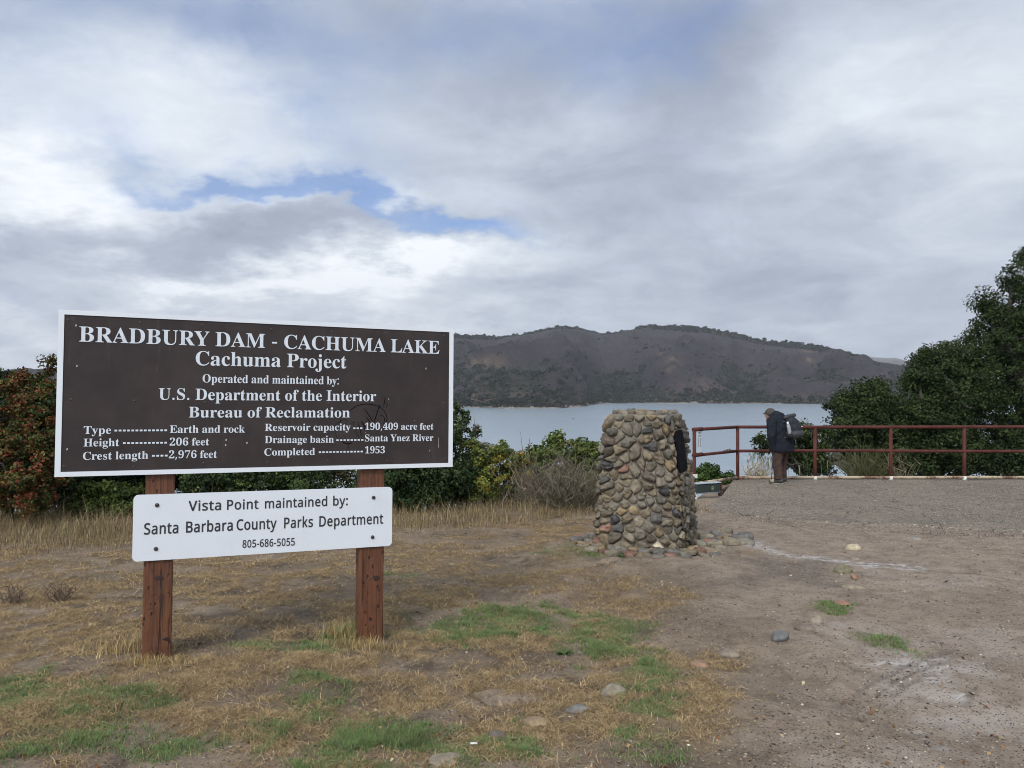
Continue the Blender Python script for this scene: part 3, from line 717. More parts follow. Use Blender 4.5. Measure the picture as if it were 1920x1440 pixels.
bush('mid green bushy shrub left of the stone monument, tallest above the dry brush', foot(1045, 13), [blob(1040,850,13,36,30), blob(1010,860,12.8,24,26), blob(1072,852,13,28,26), blob(1042,828,13,18,12), blob(1020,890,12.8,30,26), blob(1060,890,13,40,24)], 61, palette=MIDG+[(.10,.12,.03)], leaf=.065, cl=.13, top=(.12,.13,.03))
bush('green shrub touching the left side of the stone monument', foot(1112, 13), [blob(1110,845,13,26,14), blob(1120,860,13,26,20), blob(1098,870,13,22,20), blob(1130,885,13,30,24), blob(1092,842,13,8,10)], 62, palette=MIDG, leaf=.065, cl=.13, top=(.11,.125,.03))
bush('round green shrub inside the first bay of the railing, right of the monument', foot(1335, 16.4), [blob(1325,888,16.4,22,17), blob(1350,896,16.5,20,12), blob(1312,897,16.3,16,16), blob(1372,899,16.6,12,7)], 63, palette=[(.070,.115,.026),(.05,.085,.022)], leaf=.06, cl=.12, core=True)

# dry leafless brush
def brush(label, base, spread, height, n, seed, colr, lean=(0, 0), w0=.006, name='dry_brush'):
    rng = np.random.default_rng(seed); V = []; F = []; C = []
    for i in range(n):
        a = rng.uniform(0, 2*math.pi); r = abs(rng.normal())*.25
        p = np.array([math.cos(a)*r*spread, math.sin(a)*r*spread*.6, 0.0]) if i < n*.35 or not V else np.array(V[rng.integers(0, len(V))])
        d = np.array([math.cos(a)*.8+lean[0], math.sin(a)*.6+lean[1], rng.uniform(.3, 1.3)]); d /= np.linalg.norm(d)
        L = height*rng.uniform(.25, .9)*(1 if p[2] < .3 else .55); K = 5; w = w0*rng.uniform(.6, 1.5)
        side = np.cross(d, [0.2, -1, .1]); side /= np.linalg.norm(side)
        b0 = len(V); c = np.array(colr)*rng.uniform(.55, 1.45)
        for k in range(K+1):
            ww = w*(1-.7*k/K)
            V += [tuple(p-side*ww), tuple(p+side*ww)]; C += [c, c]
            d = d + rng.normal(size=3)*.22; d[2] += .02; d /= np.linalg.norm(d)
            p = p + d*L/K
            p[2] = max(p[2], .02)
        F += [(b0+2*k, b0+2*k+1, b0+2*k+3, b0+2*k+2) for k in range(K)]
    me = mesh_np(name, np.array(V), np.array(F), color=np.array(C))
    o = link(name, me, M_TWIG, None, False); o.location = base
    return tag(o, label, 'bush')
brush('tangle of bare grey brown twigs left of the stone monument', foot(1075, 11.6), .95, .80, 1100, 71, (.120,.105,.070))
brush('bare dry brush with a dark upright stem, left end of the twig tangle', foot(1015, 11.9), .55, .85, 700, 72, (.15,.12,.09))
brush('fan of pale dry stalks behind the railing, left of the person', foot(1420, 16.6), .5, .42, 200, 73, (.36,.31,.22), lean=(.15, 0), w0=.007)
brush('olive dry broom bush behind the railing, below the small rounded oak', foot(1622, 17), .7, .95, 360, 74, (.075,.075,.030), w0=.007)
brush('few straw coloured stalks behind the railing, below the broad oak', foot(1690, 16.7), .4, .6, 70, 75, (.16,.13,.08), w0=.006)
brush('small dead thistle clump in the dry grass left of the sign', on_ground(112, 1125), .16, .16, 130, 76, (.12,.085,.06), w0=.003)
brush('smaller dead thistle clump at the far left, in the dry grass', on_ground(28, 1130), .2, .13, 120, 77, (.12,.085,.06), w0=.003)

# ------------------------------------------------------------------ oaks on the far hill: one prototype of each form, then copies
def far_oak(seed):
    rng = np.random.default_rng(seed); lobes = []
    for i in range(5):
        a = rng.uniform(0, 6.28); lobes.append(((math.cos(a)*1.9, math.sin(a)*1.9, 2.6+rng.uniform(-.5, 1.0)), (2.1*rng.uniform(.7, 1.15), 2.1, 1.7*rng.uniform(.8, 1.2))))
    return crown_mesh('crown', lobes, 60, 560, .8, .95, [(.020,.028,.017),(.026,.035,.020),(.032,.040,.023)], seed, core=True, corecol=(.02,.026,.016)), lobes
protos = []
tm = trunk_mesh((0, 0, 0), [(1, .5, 2.4), (-1.2, 0, 2.6)], .35, 5, 4).mesh('trunk')
for s_ in range(4):
    r_ = empty('oak_tree'); cm, _ = far_oak(500+s_)
    link('crown', cm, M_FARLEAF, r_, False); link('trunk', tm, M_BARK if not tm.materials else None, r_, True)
    protos.append(r_)
used = set()
def place_far(x, y, z, s, rz, label, group, rng):
    k = int(rng.integers(0, 4)); src = protos[k]
    if k in used:
        o = src.copy(); COL.objects.link(o)
        for ch in src.children:
            c = ch.copy(); c.parent = o; COL.objects.link(c)
    else: o = src; used.add(k)
    o.location = (x, y, z-.3); o.scale = (s*rng.uniform(.85, 1.3), s, s*rng.uniform(.8, 1.1)); o.rotation_euler = (0, 0, rz)
    tag(o, label, 'tree', group)
rng = np.random.default_rng(99)
ridge = []
for a, b, step in [(852,935,6),(942,966,7),(984,1032,7),(1040,1063,6),(1070,1112,7),(1116,1150,11),(1155,1175,9),(1196,1372,5.2),(1376,1404,8),(1412,1470,8),(1474,1502,6),(1514,1547,6),(1550,1628,5.5)]:
    q = a
    while q < b: ridge.append(q+rng.uniform(-2, 2)); q += step*rng.uniform(.7, 1.3)
for q in ridge:
    thv = math.atan((q-960)/FOC); x, y, z, _, _ = hill_at(np.array([thv]), np.array([rng.uniform(.93, 1.0)]))
    place_far(x[0], y[0], z[0], rng.uniform(.75, 1.45), rng.uniform(0, 6), 'tiny dark oak standing on the skyline of the far hill', 'oaks along the skyline of the far hill', rng)
n_shore = 0
while n_shore < 190:
    q = rng.uniform(835, 1600); t_ = rng.uniform(.006, .62)**1.25
    thv = math.atan((q-960)/FOC); x, y, z, s1, _ = [float(v[0]) for v in hill_at(np.array([thv]), np.array([t_]))]
    dens = float(sstep(s1, .85, .55))*.9 + (.65 if t_ < .12 else 0) + (.35 if q < 1120 and t_ < .2 else 0)
    if z < LAKE+1.2 or rng.random() > dens: continue
    place_far(x, y, z, rng.uniform(.8, 1.7), rng.uniform(0, 6), 'dark green oak growing on the lower slopes above the far shore', 'oaks on the lower slopes of the far hill', rng); n_shore += 1
# the low scrub between them reads as one mass
cs = []
rng = np.random.default_rng(123)
n = 40000
q = rng.uniform(820, 1720, n); t_ = rng.uniform(.004, .97, n)**1.25; thv = np.arctan((q-960)/FOC)
x, y, z, s1, s2 = hill_at(thv, t_)
dens = sstep(s1, .80, .55)*.8*sstep(t_, .9, .3) + .95*sstep(t_, .13, .03) + .03 + sstep(fbm(x/70, y/70, 211, 4), .5, .66)*sstep(t_, .55, .10)
keep = (rng.random(n) < dens*.55) & (z > LAKE+1.0)
q2 = np.array(ridge)[rng.integers(0, len(ridge), 2600)] + rng.normal(size=2600)*5; t2 = rng.uniform(.94, 1.005, 2600); th2 = np.arctan((q2-960)/FOC)
x2, y2, z2, _, _ = hill_at(th2, t2)
x, y, z, keep = np.concatenate([x, x2]), np.concatenate([y, y2]), np.concatenate([z, z2]), np.concatenate([keep, np.ones(2600, bool)]); n = len(x)
x, y, z = x[keep], y[keep], z[keep]; n = len(x)
V = []; C = []
sz = np.where(rng.random(n) < .10, rng.uniform(2.6, 4.6, n), rng.uniform(.8, 2.2, n))
k = 16
P = np.stack([x, y, z+sz*.35], -1)[:, None, :] + sphere_dirs(n*k, rng).reshape(n, k, 3)*sz[:, None, None]*np.array([.85, .85, .6])
P = P.reshape(-1, 3); Nn = unit(P-np.repeat(np.stack([x, y, z], -1), k, 0)+rng.normal(size=P.shape)*.6)
V, F = leaf_quads(P, Nn, np.repeat(sz, k)*1.1, rng, .85)
pc = np.array([(.020,.027,.017),(.028,.034,.021),(.038,.038,.026),(.046,.040,.032)])[rng.integers(0, 4, n)]*rng.uniform(.7, 1.3, (n, 1))
tag(link('hillside_scrub', mesh_np('hillside_scrub', V, F, color=np.repeat(pc, 4*k, 0)), M_FARLEAF, None, False), 'grey green scrub covering the gullies and foot of the far hill', 'scrub', kind='stuff')

# letter outlines (thousandths of an em): character, advance, contours
def _glyphs(src):
    out = {}
    for ln in src.strip().split('\n'):
        ch, adv, *rest = ln.split(' ')
        cons = []
        if rest and rest[0]:
            for c in rest[0].split(';'):
                q = [int(v) for v in c.split(',')]; cons.append(list(zip(q[0::2], q[1::2])))
        out[' ' if ch == '_' else ch] = (int(adv), cons)
    return out
GLYPHS = {'serif': _glyphs("""_ 175 
, 180 28,-87,47,-3,61,78,124,78,129,71,104,-8,71,-87
- 216 27,154,27,206,189,206,189,154
. 180 89,-9,79,-8,69,-5,60,1,54,10,50,22,48,36,50,51,54,63,60,71,69,77,79,80,89,81,100,80,110,77,119,71,126,63,130,51,132,36,130,22,126,10,119,1,110,-5,100,-8
0 375 188,-7,150,-3,118,7,91,24,69,48,51,76,39,111,33,134,29,158,25,184,23,212,23,241,23,270,25,298,29,324,33,348,39,371,51,405,69,433,91,456,118,473,150,483,189,486,225,483,257,473,283,456,305,433,322,405,336,370,342,347,347,323,350,297,352,269,353,240,352,211,350,184,347,158,342,133,336,110,322,76,305,47,283,24,256,7,225,-3;188,37,210,43,227,61,237,91,241,114,244,140,247,170,248,204,248,240,248,277,247,310,244,340,241,367,237,390,227,419,211,437,189,443,166,437,150,419,139,390,135,367,131,340,129,310,127,277,127,240,127,204,129,170,131,140,135,114,139,91,150,61,166,43
1 375 65,0,65,36,120,36,131,37,139,40,146,45,150,53,153,64,154,79,154,416,108,365,94,355,81,348,67,346,57,347,48,352,40,359,33,369,29,381,28,396,74,412,91,420,111,432,132,447,179,482,254,482,254,79,255,66,257,56,261,47,267,41,276,37,288,36,343,36,343,0
2 375 24,0,24,69,123,171,148,198,170,223,187,245,200,266,210,287,218,307,222,327,225,349,226,371,225,395,220,413,212,427,202,437,189,443,174,445,153,442,137,432,126,416,118,393,114,364,112,329,88,331,68,336,50,344,37,357,29,374,26,396,28,411,34,426,43,441,55,454,72,465,92,474,116,481,143,485,174,486,220,483,258,473,288,456,310,434,323,407,328,375,327,359,324,344,319,329,313,314,303,298,291,281,238,220,154,138,87,74,244,74,257,75,269,79,279,86,288,95,295,107,300,120,305,141,345,141,341,0
3 375 163,-7,132,-5,104,-2,81,5,62,13,46,23,34,35,26,47,20,60,19,74,21,90,26,103,36,113,48,120,61,125,76,126,78,100,86,79,99,62,116,50,135,43,158,40,173,41,187,44,199,49,211,56,221,66,230,79,236,95,240,115,241,139,238,163,229,184,214,202,194,216,168,224,137,227,95,227,95,269,140,269,166,272,188,281,204,296,216,316,223,340,225,367,223,390,219,409,211,424,200,436,186,443,169,445,154,444,142,439,133,430,125,419,120,406,116,391,111,341,86,343,64,348,47,356,34,367,27,382,24,401,28,423,41,444,62,461,91,475,128,483,173,486,217,483,255,474,286,458,309,436,323,409,328,377,324,348,315,323,298,301,277,283,253,267,225,256,243,252,261,246,279,238,297,228,312,216,326,201,336,184,342,163,345,138,343,112,338,90,329,70,318,52,304,37,288,25,271,15,251,7,230,1,209,-3,186,-6
4 375 121,0,121,36,140,36,154,37,167,39,179,44,188,52,193,65,195,84,195,125,9,125,9,166,199,480,293,480,293,169,363,169,363,125,293,125,293,84,295,65,300,52,309,44,320,39,333,37,348,36,357,36,357,0;56,169,195,169,195,287,196,351,199,416,189,394,174,366,158,338,146,319
5 375 165,-7,133,-5,106,-1,84,5,66,14,51,24,40,35,33,48,28,61,27,75,29,89,33,101,42,109,53,116,66,120,81,121,81,108,84,96,88,83,93,71,101,61,111,52,123,46,137,42,154,40,169,41,183,45,195,50,207,58,217,69,226,83,232,101,236,122,237,148,234,178,226,203,213,223,195,236,173,244,146,247,103,243,71,235,40,247,62,480,316,480,319,357,281,357,275,380,267,399,261,403,254,405,244,406,105,406,94,281,126,288,168,291,198,290,225,286,250,279,273,268,293,256,319,228,335,192,340,148,338,120,333,96,324,75,312,56,299,40,282,27,265,16,246,8,226,1,205,-3,185,-6
6 375 197,-7,165,-4,136,4,109,18,86,37,67,62,51,93,44,114,38,138,34,164,31,192,30,222,32,258,35,293,42,325,51,356,63,384,77,409,94,432,114,450,137,466,163,477,191,484,222,486,249,485,272,482,291,476,307,468,319,459,329,449,335,437,339,425,340,412,338,399,332,387,322,376,307,367,287,362,260,360,256,400,253,413,249,424,243,434,236,441,227,445,216,447,191,441,170,426,152,401,144,381,137,358,131,331,127,302,125,269,161,286,177,291,196,293,218,294,256,290,288,278,315,258,336,230,348,196,352,155,350,127,346,102,338,79,327,57,313,38,295,22,275,9,252,0,226,-5;199,38,215,41,228,49,239,64,248,85,253,113,255,148,253,181,247,208,238,228,226,242,211,250,193,253,180,252,168,249,154,243,142,236,132,228,125,221,126,184,129,152,133,124,139,100,147,81,162,57,179,42
7 375 111,0,289,406,113,406,93,403,80,391,74,372,70,338,30,338,33,480,353,480,353,447,168,0
9 375 152,-7,127,-5,106,-2,88,4,73,12,62,22,53,33,47,45,44,57,42,69,43,79,46,87,50,94,57,100,65,104,75,107,83,88,92,71,103,56,118,45,135,38,156,36,188,43,213,67,232,106,244,160,251,230,240,218,227,207,212,198,195,191,176,186,155,185,119,189,87,201,60,220,40,248,28,282,24,324,26,355,32,383,42,409,56,431,74,450,95,466,120,477,147,484,177,486,209,484,238,476,264,463,287,444,307,420,323,390,331,368,337,345,342,319,344,291,345,261,344,225,340,190,334,157,326,126,315,97,301,72,284,49,264,30,241,14,215,3,185,-4;184,233,199,234,212,239,224,245,235,255,243,265,251,278,250,311,247,339,243,364,238,385,231,403,217,424,201,437,181,441,164,438,149,429,137,413,128,391,123,362,121,328,128,275,149,244
: 180 89,278,79,279,69,283,60,289,54,297,50,309,48,324,50,339,54,351,60,359,69,365,79,368,89,369,100,368,110,365,119,359,126,351,130,339,132,324,130,309,126,297,119,289,110,283,100,279;89,-9,79,-8,69,-5,60,1,54,10,50,22,48,36,50,51,54,63,60,71,69,77,79,80,89,81,100,80,110,77,119,71,126,63,130,51,132,36,130,22,126,10,119,1,110,-5,100,-8
A 437 -9,0,-9,18,4,19,14,24,24,30,32,41,41,55,49,75,206,466,224,465,384,87,411,34,420,25,430,20,443,18,443,0,229,0,229,18,259,21,277,30,283,46,273,81,253,132,103,132,79,71,76,59,75,48,80,32,96,21,124,18,128,18,128,0;113,161,242,161,177,319
B 443 16,0,16,17,36,20,52,25,62,32,69,44,73,60,75,82,75,369,74,386,72,401,69,412,65,421,59,428,51,433,41,436,30,438,15,439,15,455,220,455,284,451,333,439,368,418,389,388,396,351,392,320,379,294,357,274,326,258,287,247,334,235,371,217,397,194,413,165,418,132,413,93,397,61,371,35,351,22,327,12,300,6,271,1,238,0;182,252,188,252,220,254,245,261,263,272,275,290,282,314,285,345,283,373,278,395,269,412,257,424,239,431,216,434,203,433,193,430,188,425,185,417,183,406,182,391;222,24,248,27,268,35,283,49,293,69,299,95,301,128,298,162,290,188,277,208,258,221,231,228,197,231,182,231,182,65,183,51,186,41,190,33,198,28,208,25
C 468 257,-11,230,-10,205,-6,181,0,159,9,137,20,105,43,78,71,56,104,45,127,37,150,31,175,27,201,26,228,27,255,31,281,37,306,45,329,56,351,79,384,106,412,139,435,160,446,183,454,207,461,233,464,259,465,292,463,328,454,367,440,388,435,402,439,413,449,419,465,437,465,437,308,420,308,403,347,381,380,356,407,328,427,298,439,265,443,222,435,187,409,163,365,149,304,144,226,149,153,165,97,192,56,230,32,278,24,305,26,331,33,358,45,383,61,407,81,428,106,447,89,418,53,384,25,345,5,303,-7
D 496 20,0,20,17,39,19,53,23,63,30,69,39,73,54,74,75,74,374,72,397,68,415,61,426,50,433,35,437,15,439,15,455,222,455,268,453,309,446,346,434,378,418,405,396,428,371,445,341,458,307,466,269,468,228,459,146,430,82,382,36,315,9,228,0;222,24,262,30,295,47,319,75,331,97,339,124,346,155,349,190,351,229,345,303,330,360,305,401,269,425,223,433,208,432,197,429,190,423,185,415,183,402,182,385,182,72,183,55,185,42,190,34,197,29,208,25
E 442 14,0,14,17,35,18,51,22,62,30,70,41,74,57,75,78,75,369,74,394,69,413,62,425,51,433,36,437,16,439,16,455,399,455,399,320,383,320,375,357,361,386,340,406,312,420,276,428,232,430,200,428,194,426,189,422,186,417,183,388,183,246,193,246,221,248,243,256,259,269,272,288,281,313,288,345,304,345,304,118,287,118,284,143,280,164,273,181,264,195,254,206,241,213,225,218,207,221,185,222,183,222,183,67,184,53,187,42,192,35,201,31,213,28,230,28,261,29,289,32,313,39,335,48,354,60,371,75,386,94,399,116,411,143,430,143,402,0
H 523 15,0,15,17,36,20,52,24,62,32,69,43,73,59,75,81,75,379,73,398,69,413,62,424,51,431,36,436,16,439,16,455,242,455,242,439,204,432,197,428,191,422,187,415,184,406,183,394,182,379,182,251,342,251,342,379,337,415,334,422,328,428,320,432,282,439,282,455,507,455,507,439,486,436,471,431,461,424,454,414,451,399,449,379,449,81,451,60,455,44,461,33,471,25,487,20,507,17,507,0,282,0,282,17,303,20,318,24,329,31,336,41,340,58,342,81,342,221,182,221,182,81,183,59,187,43,194,32,205,24,221,20,242,17,242,0
I 261 13,0,13,17,34,21,50,26,61,32,69,42,74,56,75,75,75,387,74,405,70,419,63,427,52,433,36,437,13,439,13,455,244,455,244,439,223,437,207,433,196,427,188,419,184,405,183,387,183,77,187,44,192,37,198,31,206,26,246,17,246,0
K 510 16,0,16,17,37,20,53,24,63,32,70,43,74,59,75,81,75,379,74,398,70,413,63,424,52,432,37,436,17,439,17,455,242,455,242,439,205,432,197,428,191,422,187,415,185,406,183,394,183,379,183,234,321,373,336,391,345,406,349,418,342,430,323,436,291,439,291,455,486,455,486,439,477,439,453,435,428,426,401,411,374,389,345,361,271,285,463,46,487,25,496,21,506,19,519,17,519,0,281,0,281,17,306,18,322,21,328,24,332,29,334,34,332,42,326,53,316,66,199,214,183,198,183,81,184,59,188,43,195,32,205,24,221,20,242,17,242,0
L 426 15,0,15,17,36,20,52,24,62,32,69,43,73,59,75,81,75,379,73,399,69,414,62,425,51,432,36,436,16,439,16,455,250,455,250,439,233,438,219,436,208,434,199,430,193,424,188,416,185,407,183,394,182,379,182,83,185,47,188,40,193,35,200,31,234,28,264,29,291,33,315,40,335,49,354,63,370,80,384,100,397,125,409,154,427,154,402,0
M 634 14,0,14,17,34,20,50,24,61,32,69,43,74,58,75,79,75,382,75,396,73,407,71,416,66,423,61,428,53,432,15,439,15,455,185,455,317,142,449,455,617,455,617,439,598,436,583,430,573,423,566,412,561,397,560,378,560,85,561,68,562,54,565,43,569,34,574,28,582,23,591,20,602,18,617,17,617,0,396,0,396,17,433,25,440,29,446,36,450,44,453,54,454,68,455,83,455,399,288,0,270,0,105,389,105,80,107,57,112,41,120,30,131,23,148,19,169,17,169,0
O 525 261,-11,228,-9,198,-3,169,7,142,21,117,38,94,58,75,81,58,106,45,134,35,163,29,195,28,228,29,260,35,292,45,321,58,349,75,374,95,397,117,417,143,434,170,448,200,458,232,464,265,466,298,464,328,458,357,448,384,435,409,418,431,399,451,376,467,351,481,323,490,293,496,261,498,228,496,195,490,163,481,134,467,106,450,81,430,58,408,38,383,21,355,7,325,-3,294,-9;265,12,306,21,338,47,361,90,375,150,379,228,378,268,374,304,368,337,359,365,348,389,324,419,294,437,260,443,219,435,186,409,163,366,150,305,145,228,146,188,150,151,157,119,166,91,177,67,201,37,230,18
P 418 15,0,15,17,36,20,52,24,62,32,69,43,73,59,75,81,75,379,73,398,69,413,62,424,51,431,36,436,16,439,16,455,214,455,246,455,274,453,299,450,319,445,336,440,357,429,375,415,390,398,400,378,407,356,409,332,404,296,390,266,367,240,348,228,326,218,301,211,273,207,242,206,182,206,182,81,183,59,187,43,194,32,205,24,221,20,242,17,242,0;182,230,201,230,231,232,255,240,272,253,283,271,290,297,292,329,290,361,285,387,275,406,261,420,241,428,216,431,204,430,195,428,189,424,185,418,183,409,182,398
R 473 15,0,15,17,36,20,52,24,62,32,69,43,73,59,75,81,75,379,73,398,69,413,62,424,51,431,36,436,16,439,16,455,217,455,255,454,289,451,319,445,345,436,367,426,395,403,412,372,417,334,413,303,401,277,380,255,352,237,315,224,432,50,452,26,459,21,468,18,478,17,480,17,480,0,338,0,201,212,182,212,182,81,183,59,187,43,194,32,205,24,221,20,242,17,242,0;182,234,203,234,235,236,261,245,280,258,293,278,301,304,304,336,300,370,291,397,275,416,253,427,224,431,209,430,197,427,190,422,185,414,183,402,182,385
S 390 43,-11,43,158,62,158,75,113,91,77,111,50,136,30,164,19,197,15,220,17,241,24,257,36,269,51,276,69,279,89,273,117,255,140,225,160,163,191,127,210,99,231,77,253,62,276,53,302,50,332,52,358,57,381,67,403,80,421,96,437,115,449,136,459,160,464,185,466,229,461,282,448,291,446,300,445,310,447,317,454,320,466,339,466,339,319,322,319,315,343,305,365,293,385,280,402,265,417,248,429,231,438,213,443,194,445,173,443,155,437,140,426,128,413,122,398,120,380,121,364,127,349,137,336,151,325,168,314,189,303,253,273,279,260,300,247,317,233,331,219,342,204,350,188,355,171,358,153,359,133,357,106,350,80,339,58,323,38,304,21,281,8,254,-2,225,-8,192,-10,158,-8,126,1,98,9,85,12,78,12,73,10,69,7,61,-11
T 423 92,0,92,17,114,19,130,23,142,31,150,42,154,59,156,81,156,433,149,433,116,430,88,420,65,403,47,380,35,352,29,318,11,318,11,455,410,455,410,317,394,317,385,359,368,391,343,415,310,429,269,433,263,433,263,81,265,58,269,41,276,30,288,23,305,19,328,17,328,0
U 492 248,-13,213,-11,182,-6,155,2,133,14,114,29,99,47,88,69,80,94,75,123,73,155,73,379,72,398,68,413,61,424,50,431,35,436,15,439,15,455,240,455,240,439,202,432,195,428,189,422,185,415,181,379,181,140,183,104,191,74,203,51,221,35,245,25,275,22,317,28,350,44,373,71,388,110,392,159,392,378,391,398,387,413,379,423,368,431,351,436,328,439,328,455,474,455,474,439,456,435,442,429,433,421,427,411,424,396,422,378,422,181,421,142,416,108,407,78,395,53,380,32,361,16,338,3,312,-6,282,-11
Y 426 101,0,101,17,122,20,138,24,148,32,155,43,159,59,161,81,161,179,46,387,35,406,24,421,14,429,1,435,-13,438,-13,455,207,455,207,438,195,438,184,437,175,435,167,432,161,428,157,423,156,416,164,392,248,226,333,366,342,382,347,396,349,408,343,424,326,435,298,438,295,438,295,455,439,455,439,438,428,435,418,431,409,424,383,392,268,203,268,81,269,59,273,43,280,32,291,24,307,20,328,17,328,0
a 344 255,-10,226,-5,208,10,200,35,168,11,133,-4,95,-9,74,-6,55,0,40,11,29,26,22,43,20,63,25,91,39,115,63,136,83,147,106,158,133,169,164,180,199,190,199,241,197,258,193,272,187,282,177,290,164,294,148,296,123,293,109,286,104,274,113,257,119,248,122,239,123,231,121,220,117,210,110,202,100,196,90,192,77,191,64,192,54,196,45,203,38,212,34,223,33,236,35,252,40,266,49,278,62,290,77,300,95,308,115,314,137,317,162,318,205,315,239,307,263,292,280,271,290,244,293,210,293,62,295,40,297,37,300,35,304,34,320,42,329,28,306,7,281,-6;151,34,174,41,183,47,191,54,199,63,199,169,154,151,127,123,118,84,122,56,133,39
b 361 43,-11,43,388,42,407,40,420,37,428,31,434,21,437,8,439,8,455,138,455,138,279,162,301,190,314,221,318,244,316,265,310,284,299,301,284,315,266,326,245,335,221,340,195,342,166,340,133,333,103,323,75,308,51,291,30,270,13,246,0,220,-8,192,-10,162,-6,133,7,105,28,53,-11;183,14,204,18,220,30,232,49,239,77,244,114,245,160,244,197,239,228,231,251,220,267,204,277,184,280,174,279,164,275,155,270,147,262,142,253,138,242,138,69,143,38,158,20
c 293 156,-10,131,-8,108,-1,87,11,67,26,51,45,38,68,28,93,21,120,19,150,22,181,29,210,40,237,55,260,74,280,96,297,120,309,146,317,175,319,204,317,230,310,250,298,265,283,274,265,277,245,276,233,272,223,266,215,258,209,248,205,236,204,214,209,201,225,196,251,197,261,197,271,194,286,185,294,169,297,149,292,133,279,121,257,114,227,112,187,115,142,123,105,137,76,156,55,178,42,204,38,227,42,250,53,271,72,285,60,263,35,240,15,214,1,186,-7
d 370 140,-10,117,-8,97,-1,78,10,61,26,47,44,35,66,26,91,21,118,19,147,21,180,27,210,36,237,48,261,63,281,81,297,101,309,123,316,146,318,175,314,201,301,223,280,223,401,222,413,218,423,212,430,203,435,191,438,176,439,176,455,319,455,319,75,320,60,322,49,325,41,330,35,340,30,353,28,353,11,331,10,307,7,281,3,253,-3,223,-10,223,39,201,12,173,-5;171,28,182,30,192,34,202,41,211,51,218,62,223,76,223,242,220,252,214,262,206,270,196,276,186,279,174,281,155,277,141,267,130,250,123,225,119,193,118,153,119,115,123,83,130,58,140,42,153,32
e 301 154,-10,129,-8,106,-1,85,10,66,26,50,45,37,69,27,95,21,125,19,157,21,187,28,215,38,240,51,263,68,282,87,298,109,309,132,316,157,318,193,314,224,301,249,280,268,251,279,216,283,173,283,166,117,166,121,121,131,87,147,62,170,47,199,42,225,47,248,62,270,86,285,73,264,43,240,20,214,3,185,-7;116,192,201,192,201,215,201,241,198,261,193,277,186,288,175,295,161,297,136,286,121,255,116,203
f 214 15,0,15,16,40,22,44,25,47,30,50,35,52,73,52,277,16,277,16,310,52,310,52,353,56,386,67,413,85,436,109,452,139,461,174,465,200,463,222,456,240,446,253,432,261,417,263,400,262,386,258,375,252,367,244,360,235,357,224,355,213,356,203,360,195,365,189,372,186,381,185,391,186,400,188,410,193,420,196,426,197,433,196,438,190,442,180,443,168,442,159,437,153,430,150,419,148,406,148,390,148,310,203,310,203,277,148,277,148,65,149,47,152,34,158,26,167,20,181,17,199,16,199,0
g 327 146,-140,106,-138,73,-132,48,-122,29,-108,18,-92,14,-75,20,-54,38,-38,69,-26,44,-10,29,9,24,30,26,46,32,61,42,74,57,86,77,98,102,110,73,124,51,141,35,161,25,185,22,212,24,232,30,251,40,268,53,282,69,295,88,305,109,312,132,317,157,318,183,317,208,312,233,304,317,304,317,268,268,268,281,248,289,226,291,203,290,185,285,167,276,151,264,137,250,125,234,116,215,108,194,104,172,103,157,103,142,104,131,103,121,100,112,94,106,87,102,80,101,71,105,59,119,51,141,49,175,49,208,48,236,45,259,40,277,33,292,24,303,13,310,-1,314,-18,316,-37,311,-67,296,-92,272,-113,253,-123,231,-130,206,-136,177,-139;157,124,172,127,183,134,190,146,195,163,198,184,199,211,198,238,195,260,190,276,183,288,172,295,157,297,143,295,132,288,124,276,118,260,115,238,114,211,115,184,118,163,124,146,132,134,143,127;161,-116,218,-111,252,-94,263,-66,262,-55,257,-47,249,-41,238,-37,223,-35,205,-34,97,-34,84,-45,76,-58,73,-73,76,-84,83,-94,95,-103,111,-111,133,-115
h 381 18,0,18,16,30,17,39,21,45,26,49,33,52,43,52,56,52,399,52,412,49,422,46,429,40,435,31,438,19,440,19,455,148,455,148,267,175,295,207,313,243,318,275,314,299,301,316,280,327,250,330,212,330,56,331,43,333,33,337,26,343,21,352,17,363,16,363,0,202,0,202,16,207,16,223,21,232,34,235,56,235,217,234,234,232,247,229,258,223,265,215,270,203,271,183,267,164,255,148,235,148,56,148,43,151,33,154,26,160,21,168,17,180,16,180,0
i 198 101,362,87,364,75,368,65,376,57,387,52,399,50,412,52,426,57,438,65,449,75,457,87,462,101,463,114,462,126,457,137,449,145,438,150,426,151,412,149,399,145,387,136,376,126,368,114,364;18,0,18,16,30,18,39,21,45,26,49,32,52,43,52,56,52,252,52,267,50,278,47,285,41,289,32,292,20,293,21,310,148,310,148,56,149,43,151,33,154,26,160,21,168,18,180,16,180,0
j 210 106,363,93,365,81,370,70,378,62,388,57,400,56,414,57,427,62,439,71,450,81,458,93,463,106,465,120,463,132,458,142,450,151,439,156,427,157,414,156,400,151,389,142,378,132,370,120,365;36,-140,19,-139,4,-136,-11,-131,-24,-124,-35,-115,-44,-105,-50,-94,-54,-82,-56,-70,-55,-58,-51,-48,-45,-40,-36,-34,-26,-30,-15,-29,-3,-30,6,-33,15,-39,21,-46,25,-55,26,-66,25,-73,23,-80,19,-87,11,-103,13,-111,20,-115,31,-117,44,-115,53,-109,58,-100,61,-87,63,-72,64,-54,64,250,63,265,60,277,56,284,48,290,37,293,22,294,22,310,159,310,159,-21,156,-58,145,-87,127,-110,102,-127,72,-137
k 359 17,0,17,16,30,18,39,21,45,26,49,33,52,43,52,56,52,398,52,412,50,422,47,429,42,434,33,438,20,439,21,455,148,455,148,169,227,248,236,259,242,269,244,278,240,287,228,292,209,293,206,293,206,310,345,310,345,293,320,289,297,278,275,260,222,209,346,34,355,24,365,18,376,16,376,0,211,0,211,16,217,16,229,18,237,23,239,32,232,49,163,147,148,134,148,56,148,43,151,33,154,26,160,21,168,18,180,16,180,0
